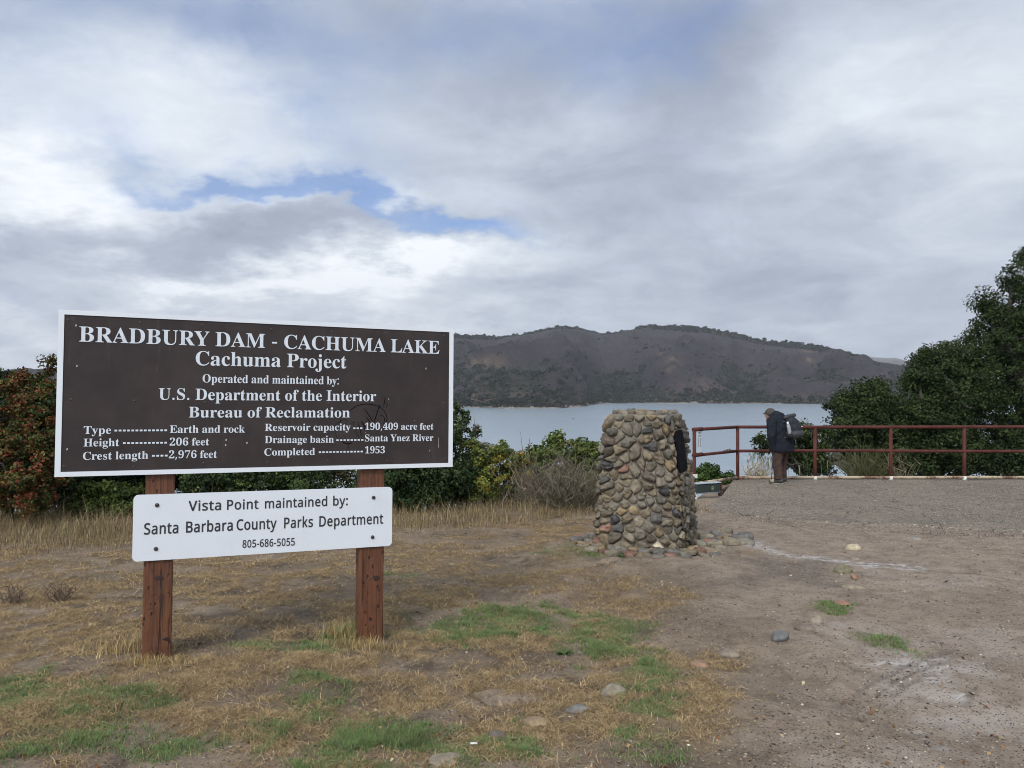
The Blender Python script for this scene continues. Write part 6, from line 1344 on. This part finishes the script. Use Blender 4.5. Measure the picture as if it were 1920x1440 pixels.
def ball(mb, c, r, n=14, m=9, shape=None):
    V = []; F = []
    for j in range(m+1):
        v = math.pi*(.02+.96*j/m)
        for i in range(n):
            u = 2*math.pi*i/n; d = Vector((math.cos(u)*math.sin(v), math.sin(u)*math.sin(v), math.cos(v)))
            if shape: d = shape(d)
            V.append((c[0]+d.x*r[0], c[1]+d.y*r[1], c[2]+d.z*r[2]))
    F = [(j*n+i, (j+1)*n+i, (j+1)*n+(i+1) % n, j*n+(i+1) % n) for j in range(m) for i in range(n)]
    F += [tuple(range(n)), tuple(m*n+i for i in range(n-1, -1, -1))]
    mb.add(V, F)
M_SKIN = noisy('skin', (.36,.20,.14), (.42,.25,.18), scale=20, rough=.55, bump=0)
M_JACKET = noisy('dark_rain_jacket', (.010,.012,.018), (.018,.021,.029), scale=14, rough=.7, **{'Specular IOR Level': .15}, bump=.8, bdist=.03, detail=4)
M_TROUS = noisy('brown_trousers', (.048,.031,.025), (.074,.049,.040), scale=12, rough=.9, **{'Specular IOR Level': .1}, bump=.7, bdist=.025)
M_CAP = noisy('olive_cap', (.040,.036,.028), (.062,.055,.043), scale=20, rough=.9, bump=.2)
M_SHOE = noisy('dark_shoe', (.030,.027,.025), (.055,.05,.045), scale=25, rough=.7, bump=.3)
M_PACK = noisy('grey_pack_cloth', (.018,.019,.023), (.030,.032,.038), scale=16, rough=.8, **{'Specular IOR Level': .15}, bump=.6, bdist=.02)
M_PACKD = noisy('dark_pack_cloth', (.022,.023,.028), (.036,.037,.043), scale=16, rough=.7, bump=.4)
person = empty('person', (PX, PYY, PG), PROT)
tag(person, 'person in dark hooded jacket and brown trousers stooping at the railing, seen from behind', 'person')
mb = MB()
H_ = Vector((-.03, .245, 1.340))
def skull(d): return Vector((d.x*.92, d.y*(1.08 if d.y < 0 else 1.0)+(.05 if d.z < -.3 and d.y > 0 else 0), d.z))
ball(mb, H_, (.082,.100,.108), 18, 12, skull)
mb.tube([(-.03,.35,1.352),(-.03,.366,1.322),(-.03,.352,1.305)], [.008,.014,.010], 8)      # nose
mb.tube([(-.03,.255,1.27),(-.03,.315,1.255),(-.03,.333,1.26)], [.05,.036,.02], 10)             # jaw
for s_ in (-1, 1): ball(mb, (-.03+s_*.078,.24,1.335), (.012,.022,.032), 10, 6)           # ears
mb.tube([(0,.10,1.20),(0,.15,1.28),(0,.20,1.34)], [.065,.055,.052], 12)            # neck
mb.tube([(0,-.01,.70),(0,0,.80),(0,.01,.95),(0,.05,1.10),(0,.09,1.20),(0,.12,1.25)], [(.13,.10),(.15,.11),(.145,.10),(.16,.11),(.15,.09),(.07,.07)], 16)
for s_ in (-1, 1):
    fy = -.01 if s_ < 0 else .09
    mb.tube([(s_*.085,.0,.78),(s_*.10,.03+fy*.3,.44),(s_*.10,-.01+fy,.10),(s_*.10,-.02+fy,.05)], [.085,.060,.042,.040], 12)
    mb.tube([(s_*.10,-.05+fy,.045),(s_*.105,.05+fy,.05),(s_*.11,.13+fy,.035)], [.036,.038,.026], 10)
SH = {-1: [(-.205,.085,1.20),(-.270,.03,.93),(-.215,.05,.70)], 1: [(.205,.10,1.205),(.28,.06,.94),(.235,.10,.72)]}
for s_ in (-1, 1):
    a, e, w = [Vector(q) for q in SH[s_]]
    mb.tube([Vector((s_*.10,.09,1.21)), a, (a+e)/2, e, (e+w)/2, w], [.055,.052,.046,.038,.035,.026], 10)
    dwn = (w-e).normalized(); fwd = Vector((0, 1, 0))
    palm = w + dwn*.045
    mb.tube([w, w+dwn*.03, w+dwn*.085], [(.022,.026),(.018,.036),(.016,.036)], 10)
    for k, (off, ln) in enumerate(((.028,.068),(.010,.078),(-.009,.072),(-.027,.056))):   # four fingers closing round the grip
        b0 = w + dwn*.080 + Vector((0, off, 0)); inn = Vector((-s_, 0, 0))
        mb.tube([b0, b0+dwn*ln*.42+inn*.004, b0+dwn*ln*.62+inn*ln*.35, b0+dwn*ln*.40+inn*ln*.62], [.0095,.0090,.0085,.0070], 7)
    tb = w + dwn*.03 + Vector((0, .028, 0))
    mb.tube([tb, tb+dwn*.025+Vector((-s_*.012,.020,0)), tb+dwn*.055+Vector((-s_*.030,.022,0))], [.012,.010,.008], 7)
body = fused(mb, 'body', M_SKIN, person, .006, 3)
for s_ in (-1, 1):
    mb = MB(); ball(mb, (-.03+s_*.030,.340,1.355), (.011,.008,.009)); mb.build('eye', noisy('eye', (.55,.53,.5), (.05,.04,.035), scale=80, bump=0), person, True)
mb = MB(); mb.tube([(-.052,.351,1.285),(-.03,.357,1.283),(-.008,.351,1.285)], .0045, 6); mb.build('mouth', noisy('lips', (.28,.11,.09), (.32,.13,.1), bump=0), person, True)
mb = MB()                                                                            # jacket: trunk, two sleeves, hood lying on the back
mb.tube([(0,-.02,.635),(0,-.02,.70),(0,-.01,.82),(0,.0,.95),(0,.03,1.08),(0,.07,1.17),(0,.10,1.225),(0,.14,1.275)], [(.222,.195),(.225,.195),(.212,.183),(.208,.175),(.216,.172),(.210,.155),(.18,.14),(.10,.10)], 24)
for s_ in (-1, 1):
    a, e, w = [Vector(q) for q in SH[s_]]
    mb.tube([Vector((s_*.08,.09,1.20)), a+Vector((s_*.005,0,.005)), a*.7+e*.3, (a+e)/2, e, (e+w)/2, w*1.22-e*.22], [.095,.10,.098,.090,.088,.078,.066], 14)
mb.tube([(0,.21,1.305),(0,.13,1.335),(0,.055,1.305),(0,.005,1.225),(0,-.03,1.16)], [(.11,.07),(.125,.075),(.14,.08),(.13,.065),(.08,.035)], 14)
mb.tube([(-.10,.20,1.27),(-.105,.12,1.30),(-.06,.05,1.31)], [.03,.04,.04], 8); mb.tube([(.10,.20,1.27),(.105,.12,1.30),(.06,.05,1.31)], [.03,.04,.04], 8)
fused(mb, 'jacket', M_JACKET, person, .011, 4, .020)
mb = MB()
mb.tube([(0,-.01,.60),(0,-.01,.70),(0,0,.84)], [(.165,.125),(.17,.13),(.15,.115)], 18)
for s_ in (-1, 1):
    fy = -.01 if s_ < 0 else .09
    mb.tube([(s_*.092,.0,.76),(s_*.105,.02+fy*.2,.60),(s_*.116,.035+fy*.4,.44),(s_*.121,.01+fy*.8,.26),(s_*.123,-.005+fy,.14),(s_*.123,-.005+fy,.100)], [(.108,.125),(.098,.112),(.086,.098),(.077,.09),(.074,.088),(.077,.092)], 16)
fused(mb, 'trousers', M_TROUS, person, .009, 3, .014)
mb = MB()
def capf(d): return Vector((d.x, d.y, max(d.z, -.35 if d.y < .2 else -.05)))
ball(mb, H_+Vector((0,-.006,.012)), (.094,.116,.112), 20, 12, capf)
mb.tube([(-.09,.32,1.365),(-.03,.37,1.355),(.03,.32,1.365)], [(.012,.004),(.05,.007),(.012,.004)], 8)
mb.build('cap', M_CAP, person, True)
mb = MB(); mb.tube([(-.105,.165,1.305),(-.03,.143,1.285),(.045,.165,1.305)], [(.02,.02),(.034,.03),(.02,.02)], 8); mb.build('hair', noisy('grey_hair', (.06,.055,.05), (.11,.10,.09), scale=60, bump=.4), person, True)
for s_ in (-1, 1):
    fy = -.01 if s_ < 0 else .09; mb = MB()
    mb.tube([(s_*.10,-.095+fy,.055),(s_*.10,-.07+fy,.065),(s_*.10,0+fy,.075),(s_*.105,.08+fy,.058),(s_*.112,.16+fy,.042),(s_*.115,.195+fy,.036)], [(.034,.044),(.044,.062),(.048,.068),(.050,.052),(.046,.040),(.02,.022)], 14)
    mb.tube([(s_*.10,-.0+fy,.06),(s_*.10,-.012+fy,.135)], [.056,.055], 12)
    sh = fused(mb, 'shoe', M_SHOE, person, .008, 2); sh.location.x = s_*.022
    mb = MB(); mb.tube([(s_*.10,-.10+fy,.012),(s_*.10,0+fy,.012),(s_*.107,.1+fy,.012),(s_*.114,.205+fy,.018)], [(.036,.014),(.046,.014),(.052,.014),(.02,.010)], 12); mb.build('sole', noisy('pale_sole', (.30,.27,.2), (.2,.18,.14), scale=30, bump=.2), sh, True)
    mb = MB(); mb.tube([(s_*.107,.075+fy,.064),(s_*.113,.14+fy,.050),(s_*.115,.19+fy,.036)], [(.051,.046),(.047,.042),(.02,.024)], 12); mb.build('toe_panel', noisy('tan_suede', (.34,.30,.21), (.26,.23,.16), scale=30, bump=.2), sh, True)
# what the person carries
pk = empty('backpack', person.matrix_basis @ Vector((0, 0, 0)), PROT); pk.location = (PX, PYY, PG)
pack = empty('backpack'); bpy.data.objects.remove(pk)
off = Matrix.Rotation(PROT, 4, 'Z') @ Vector((.04, -.268, .895)); pack.location = Vector((PX, PYY, PG))+off; pack.rotation_euler = (R(-13), 0, PROT)
tag(pack, 'dark grey roll top backpack on the back of the person', 'backpack')
mb = MB(); mb.tube([(0,.0,.0),(0,-.015,.06),(0,-.015,.18),(0,.005,.30),(0,.03,.385)], [(.145,.085),(.168,.125),(.170,.130),(.155,.115),(.135,.07)], 20); 
fused(mb, 'pack_body', M_PACK, pack, .011, 4, .012)
mb = MB(); mb.tube([(-.15,.045,.405),(-.08,.035,.425),(.08,.025,.44),(.155,.02,.455)], [.034,.044,.044,.036], 12); mb.build('roll_top', M_PACKD, pack, True)
mb = MB(); mb.tube([(0,-.02,-.005),(0,-.03,.06),(0,-.03,.125)], [(.142,.095),(.170,.135),(.174,.125)], 20); mb.build('lower_pocket', M_PACKD, pack, True)
mb = MB(); mb.box((.06,-.150,.20), (.035,.006,.014), bev=.002); mb.build('badge', M_WHITE, pack)
mb = MB(); mb.tube([(-.09,.04,.33),(-.10,.16,.37),(-.125,.34,.345),(-.14,.40,.28),(-.15,.33,.16),(-.155,.15,.05),(-.14,.02,.03)], [(.022,.008)]*7, 8); mb.build('strap', noisy('pale_strap', (.13,.135,.15), (.09,.095,.11), scale=20, bump=.2), pack, True)
mb = MB(); mb.tube([(.09,.04,.33),(.10,.16,.37),(.125,.34,.345),(.14,.40,.28),(.15,.33,.16),(.155,.15,.05),(.14,.02,.03)], [(.022,.008)]*7, 8); mb.build('strap', bpy.data.materials['pale_strap'], pack, True)
mb = MB(); mb.tube([(-.175,-.005,.02),(-.188,-.01,.10),(-.186,-.005,.135)], [(.03,.055),(.036,.06),(.036,.06)], 14); mb.build('side_pocket', M_PACKD, pack, True)
bt = empty('water_bottle'); bt.location = pack.location + Matrix.Rotation(PROT, 4, 'Z') @ Vector((-.190,-.012,.09)); bt.rotation_euler = (R(-13), 0, PROT)
tag(bt, 'pale grey water bottle in the side pocket of the backpack', 'bottle')
mb = MB(); mb.lathe([(.030,0),(.035,.01),(.035,.15),(.030,.175),(.018,.19)], n=18); mb.build('bottle_body', noisy('brushed_bottle', (.27,.28,.28), (.19,.20,.20), scale=20, rough=.4, bump=0), bt, True)
mb = MB(); mb.lathe([(.020,.19),(.022,.195),(.022,.225),(.012,.235)], n=16); mb.build('cap', noisy('bottle_cap', (.6,.62,.63), (.5,.52,.53), bump=0), bt, True)
pole = empty('trekking_pole'); tipw = Vector((PX, PYY, PG)) + Matrix.Rotation(PROT, 4, 'Z') @ Vector((-.155, .13, -.02)); pole.location = tipw
tag(pole, 'thin black trekking pole held in the left hand of the person', 'walking pole')
gr = Vector((PX, PYY, PG)) + Matrix.Rotation(PROT, 4, 'Z') @ Vector((-.200, .062, .60)) - tipw
mb = MB(); mb.tube([(0,0,0), tuple(gr*.5), tuple(gr)], [.007,.009,.010], 8); mb.build('shaft', M_INK, pole, True)
mb = MB(); mb.tube([tuple(gr*.93), tuple(gr), tuple(gr*1.12)], [.013,.016,.018], 10); mb.build('grip', M_PACKD, pole, True)
mb = MB(); mb.lathe([(.004,.05),(.028,.055),(.028,.06),(.004,.065)], n=12); mb.build('basket', M_INK, pole, True)

# ------------------------------------------------------------------ ground cover: grass, straw, litter, pebbles
M_GRASS = colmat('grass_blade', rough=.6, var=.2, scale=6, spec=.15, trans=.25)
M_STRAW = colmat('straw', rough=.8, var=.2, scale=8, spec=.08, trans=.1)
M_PEB = colmat('pebble', rough=.8, var=.3, scale=60, spec=.3)
def sample(n, dens, rng, x0, x1, y0, y1, power=1.6):
    """random places on the ground, closer together near the camera where they can be told apart"""
    out = []; got = 0
    while got < n:
        m_ = n*3; u = rng.random(m_); a, b_ = y0**(1-power), y1**(1-power); y = (a+(b_-a)*u)**(1/(1-power))
        x = rng.uniform(x0, x1, m_); k = (np.abs(x) < .70*y+.5) & (rng.random(m_)*((.70*x1)) < 99)
        x, y = x[k], y[k]; k = rng.random(len(x)) < dens(x, y); x, y = x[k], y[k]
        out.append(np.stack([x, y], -1)); got += len(x)
        if len(out) > 40: break
    return np.concatenate(out)[:n]
def blades(P, h, w, lean, colr, rng, flat=0.0, segs=2):
    """upright or lying blades: a tapering ribbon each"""
    n = len(P); x, y = P[:, 0], P[:, 1]; z = ground_h(x, y)
    a = rng.uniform(0, 2*np.pi, n); d = np.stack([np.cos(a), np.sin(a), np.zeros(n)], -1); s_ = np.stack([-np.sin(a), np.cos(a), np.zeros(n)], -1)
    b0 = np.stack([x, y, z], -1); V = []
    for k in range(segs+1):
        t_ = k/segs; up = h*(t_-.35*lean*t_*t_); fw = h*lean*t_*t_*1.1 + h*flat*t_
        up = up*(1-flat) + flat*.012*np.sin(t_*np.pi)
        c = b0 + d*fw[:, None] + np.array([0, 0, 1])*up[:, None]; ww = (w*(1-.85*t_))[:, None]
        V += [c-s_*ww, c+s_*ww]
    V = np.stack(V, 1).reshape(-1, 3); m_ = 2*(segs+1)
    F = np.concatenate([np.arange(n)[:, None]*m_ + np.array([2*k, 2*k+1, 2*k+3, 2*k+2])[None] for k in range(segs)])
    return mesh_np('blades', V, F, color=np.repeat(colr, m_, 0))
def pick(pal, n, rng, lo=.7, hi=1.3):
    pal = np.array(pal); return pal[rng.integers(0, len(pal), n)]*rng.uniform(lo, hi, (n, 1))
rng = np.random.default_rng(1001)
def dg_(x, y):
    g_ = ellipse_mask(x, y, GREEN, 5); return np.clip(g_**1.2*(.16+.9*sstep(fbm(x*7, y*7, 301, 4), .38, .64)), 0, 1)
P = sample(120000, dg_, rng, -5, 6, 3.0, 9.5, 2.0); n = len(P)
c = pick([(.15,.24,.072),(.18,.26,.085),(.12,.205,.068),(.225,.255,.10),(.135,.19,.095),(.23,.20,.11)], n, rng)
me = blades(P, rng.uniform(.006, .021, n)*(1+.9*sstep(fbm(P[:, 0]*4, P[:, 1]*4, 5, 3), .5, .65)), rng.uniform(.0010, .0020, n)*(1+P[:, 1]*.06), rng.uniform(.2, 1.1, n), c, rng)
tag(link('green_grass', me, M_GRASS, None, False), 'patches of short green grass growing through the bare dirt', 'grass', kind='stuff')
def ds_(x, y): return masks(x, y)[0]**1.2*(.15+.95*sstep(fbm(x*9, y*9, 93, 3), .36, .60))
P = sample(190000, ds_, rng, -8, 3.4, 3.0, 11.5, 1.9); n = len(P)
c = pick([(.40,.295,.155),(.31,.22,.11),(.20,.14,.072),(.52,.40,.23),(.12,.08,.047),(.35,.225,.105)], n, rng)
me = blades(P, rng.uniform(.015, .07, n), rng.uniform(.0007, .0016, n)*(1+P[:, 1]*.05), rng.uniform(.2, .8, n), c, rng, flat=np.clip(rng.normal(.93, .09, n), .35, 1.0))
tag(link('straw_litter', me, M_STRAW, None, False), 'mown dry straw lying over the brown ground round the sign', 'straw', kind='stuff')
# the standing dry grass along the edge of the bank
FX = np.array([-10,-5,-3.4,-1.5,-.6,0,.6,1.1,1.6,2.6]); FYY = np.array([7.6,8.0,8.6,9.3,9.6,9.9,10.25,10.5,10.6,10.9])
def dt_(x, y):
    f = np.interp(x, FX, FYY); e = edge(x); q = (y-f)/np.maximum(e+.9-f, .3)
    return np.clip(sstep(q, -.06, .25)*sstep(q, 1.25, .85)*(.35+1.0*(fbm(x*2.2, y*2.2, 77, 3)-.25)), 0, 1)*(x < 2.9)
P = sample(30000, dt_, rng, -10, 2.9, 7.4, 12.6, 1.2); n = len(P)
c = pick([(.31,.235,.125),(.25,.185,.10),(.21,.155,.085),(.38,.30,.18),(.16,.115,.065),(.12,.11,.05)], n, rng)
f = np.interp(P[:, 0], FX, FYY); q = np.clip((P[:, 1]-f)/1.4, 0, 1)
ht = rng.uniform(.04, .23, n)*(.40+.75*q)*np.where(rng.random(n) < .06, 2.0, 1.0)
me = blades(P, ht, rng.uniform(.0016, .0034, n), rng.uniform(.1, .9, n), c, rng, segs=3)
tag(link('dry_grass', me, M_STRAW, None, False), 'tall dry golden grass standing along the edge of the bank', 'grass', kind='stuff')
# dry tufts at the feet of the two posts, one by one
def tuft(label, px, py, n, h, r, pal, seed, name='grass_tuft'):
    rng = np.random.default_rng(seed); c0 = on_ground(px, py); P = np.array([c0.x, c0.y])+rng.normal(size=(n, 2))*r
    me = blades(P, rng.uniform(.4, 1.1, n)*h, rng.uniform(.0012, .0026, n), rng.uniform(.15, .9, n), pick(pal, n, rng), rng, segs=3)
    o = link(name, me, M_STRAW, None, False); tag(o, label, 'grass tuft')
DRY = [(.42,.31,.14),(.35,.25,.11),(.46,.36,.19),(.28,.2,.09)]
tuft('golden dry grass tuft growing against the foot of the right sign post', 690, 1214, 420, .085, (.11,.05), DRY, 401)
tuft('half green half golden grass tuft just left of the right sign post', 645, 1196, 520, .12, (.085,.06), DRY+[(.11,.15,.05),(.13,.16,.06)], 402)
tuft('sparse dry grass tuft wrapped round the foot of the left sign post', 292, 1246, 380, .075, (.11,.05), DRY, 403)
tuft('dry grass stalks standing left of the left sign post', 232, 1225, 260, .12, (.10,.08), DRY+[(.16,.11,.07)], 404)
# broad-leaved weeds
def weed(label, px, py, r, nl, seed, colr=(.060,.115,.030)):
    rng = np.random.default_rng(seed); c0 = on_ground(px, py); mb = MB()
    for i in range(nl):
        a = 2*math.pi*i/nl+rng.normal()*.2; L_ = r*rng.uniform(.6, 1.1); up = rng.uniform(.15, .75); d = Vector((math.cos(a), math.sin(a), 0)); s_ = Vector((-d.y, d.x, 0)); V = []
        for k in range(6):
            t_ = k/5; c = d*L_*t_*(1-.1*t_)+Vector((0,0,L_*up*t_*(1.35-t_))); w = L_*.17*math.sin(math.pi*min(.98, .12+t_*.9))
            V += [c-s_*w, c+Vector((0,0,-w*.35)), c+s_*w]
        F = [(3*k+j, 3*k+j+1, 3*k+4+j, 3*k+3+j) for k in range(5) for j in (0, 1)]
        mb.add(V, F, np.array(colr)*rng.uniform(.75, 1.3))
    o = link('weed_plant', mb.mesh('weed_plant'), M_GRASS, None, True); o.location = c0; tag(o, label, 'weed')
weed('dark green weed rosette alone on the bare dirt below the large grass patch', 1057, 1222, .075, 16, 411)
weed('bright green spiky weed rosette inside the large grass patch', 1012, 1178, .085, 14, 412, (.09,.16,.045))
weed('small green weed at the near edge of the flat stones of the monument', 1166, 1046, .075, 12, 413)
weed('leafy green weed near the bottom left corner grass', 50, 1312, .07, 14, 414, (.08,.14,.045))
# pebbles, chips and leaf crumbs
n = 75000
P = sample(n, lambda x, y: .25+.75*sstep(x, -1.5, 1.5)*(.4+1.2*(fbm(x*1.4, y*1.4, 88, 3)-.2)), rng, -7, 10, 3.0, 11.5, 2.1); n = len(P)
s = rng.uniform(.0016, .0050, n)*np.where(rng.random(n) < .05, 1.9, 1)*(1+P[:, 1]*.05)
D6 = np.array([(1,0,0),(0,1,0),(-1,0,0),(0,-1,0),(0,0,1)]); a = rng.uniform(0, 6.28, n); ca, sa_ = np.cos(a), np.sin(a)
V = D6[None]*np.stack([s*rng.uniform(.7,1.6,n), s*rng.uniform(.6,1.1,n), s*rng.uniform(.3,.9,n)], -1)[:, None]
V = np.stack([V[..., 0]*ca[:, None]-V[..., 1]*sa_[:, None], V[..., 0]*sa_[:, None]+V[..., 1]*ca[:, None], V[..., 2]], -1) + np.stack([P[:, 0], P[:, 1], ground_h(P[:, 0], P[:, 1])], -1)[:, None]
F = np.concatenate([np.arange(n)[:, None]*5+np.array(q)[None] for q in ((0,1,4),(1,2,4),(2,3,4),(3,0,4))])
c = np.array([(.045,.034,.028),(.08,.06,.045),(.14,.10,.07),(.19,.145,.10),(.28,.225,.165),(.50,.44,.34)])[rng.choice(6, n, p=[.22,.25,.24,.16,.10,.03])]*rng.uniform(.8, 1.2, (n, 1))
tag(link('gravel', mesh_np('gravel', V.reshape(-1, 3), F, color=np.repeat(c, 5, 0)), M_PEB, None, False), 'small gravel chips and crumbs scattered over the dirt', 'gravel', kind='stuff')
# coarser chips lying on the pavement and along its crumbling edge
n = 26000
P = sample(n, lambda x, y: ((y > np.interp(x, NEARX, NEARY)-.5) & (y < edge(x)-.15) & (x > 2.6))*(.35+.9*(fbm(x*1.1, y*1.1, 98, 3)-.2)), rng, 2.6, 13, 8.6, 15.9, 1.3); n = len(P)
s = rng.uniform(.004, .0095, n); a = rng.uniform(0, 6.28, n); ca, sa_ = np.cos(a), np.sin(a)
V = D6[None]*np.stack([s*rng.uniform(.8,1.5,n), s*rng.uniform(.7,1.1,n), s*rng.uniform(.3,.8,n)], -1)[:, None]
zz = np.maximum(ground_h(P[:, 0], P[:, 1])+.004, (ground_h(P[:, 0], P[:, 1])+ground_h(P[:, 0], P[:, 1], False))*.5) + .021*(P[:, 1] > np.interp(P[:, 0], NEARX, NEARY)+.1)
V = np.stack([V[..., 0]*ca[:, None]-V[..., 1]*sa_[:, None], V[..., 0]*sa_[:, None]+V[..., 1]*ca[:, None], V[..., 2]], -1) + np.stack([P[:, 0], P[:, 1], zz], -1)[:, None]
F = np.concatenate([np.arange(n)[:, None]*5+np.array(q)[None] for q in ((0,1,4),(1,2,4),(2,3,4),(3,0,4))])
c = np.array([(.035,.03,.027),(.07,.058,.048),(.15,.12,.095),(.24,.20,.16),(.45,.40,.33)])[rng.choice(5, n, p=[.28,.27,.2,.17,.08])]*rng.uniform(.8, 1.2, (n, 1))
tag(link('gravel', mesh_np('gravel', V.reshape(-1, 3), F, color=np.repeat(c, 5, 0)), M_PEB, None, False), 'coarse gravel chips lying on the paved turnout before the railing', 'gravel', kind='stuff')
# fallen oak leaves
n = 900
P = sample(n, lambda x, y: .3+.7*ellipse_mask(x, y, GREEN, 5), rng, -4, 6, 3.0, 9.5, 2.0); n = len(P)
C3 = np.stack([P[:, 0], P[:, 1], ground_h(P[:, 0], P[:, 1])+.006], -1)
V, F = leaf_quads(C3, unit(rng.normal(size=(n, 3))*.35+np.array([0, 0, 1])), rng.uniform(.012, .036, n), rng, .6)
c = pick([(.17,.075,.035),(.23,.12,.055),(.12,.06,.035),(.33,.22,.11),(.40,.32,.2)], n, rng)
tag(link('fallen_leaves', mesh_np('fallen_leaves', V, F, color=np.repeat(c, 4, 0)), M_STRAW, None, False), 'dry brown leaves fallen on the grass and dirt', 'leaves', kind='stuff')
c0 = on_ground(888, 1400); mb = MB(); mb.box((0,0,.012), (.034,.011,.007), bev=.002); o = mb.build('paper_scrap', M_WHITE); o.location = c0; o.rotation_euler = (0, .1, .25); tag(o, 'tiny white paper scrap lying in the grass near the bottom', 'litter')
for lab, px, py, s_ in (('larger of two white chips lying on the bare dirt at the bottom', 1291, 1404, .010), ('smaller of two white chips lying on the bare dirt at the bottom', 1289, 1398, .007), ('single pale yellow chip lying on the dirt of the track', 1571, 1377, .012)):
    c0 = on_ground(px, py); mb = MB(); ball(mb, (0,0,.004), (s_, s_*.7, s_*.4), 10, 6); o = mb.build('stone_chip', noisy('chip_stone', (.62,.58,.45), (.5,.45,.33), scale=40, bump=.2), None, True); o.location = c0; tag(o, lab, 'stone chip')

# ------------------------------------------------------------------ damp air
HZ = MB(); x0, x1, y0, y1, z0, z1 = -3600, 3600, -80, 5200, LAKE-30, 420
HZ.box(((x0+x1)/2, (y0+y1)/2, (z0+z1)/2), (x1-x0, y1-y0, z1-z0))
hm = bpy.data.materials.new('damp_air'); hm.use_nodes = True; t = NT(hm.node_tree); t.n.clear()
vol = t.new('ShaderNodeVolumePrincipled'); vol.inputs['Color'].default_value = (.86,.90,.97,1); vol.inputs['Density'].default_value = .00013; vol.inputs['Anisotropy'].default_value = .2
ov = t.new('ShaderNodeOutputMaterial'); t.l.new(vol.outputs[0], ov.inputs['Volume'])
tag(HZ.build('haze', hm), kind='stuff')
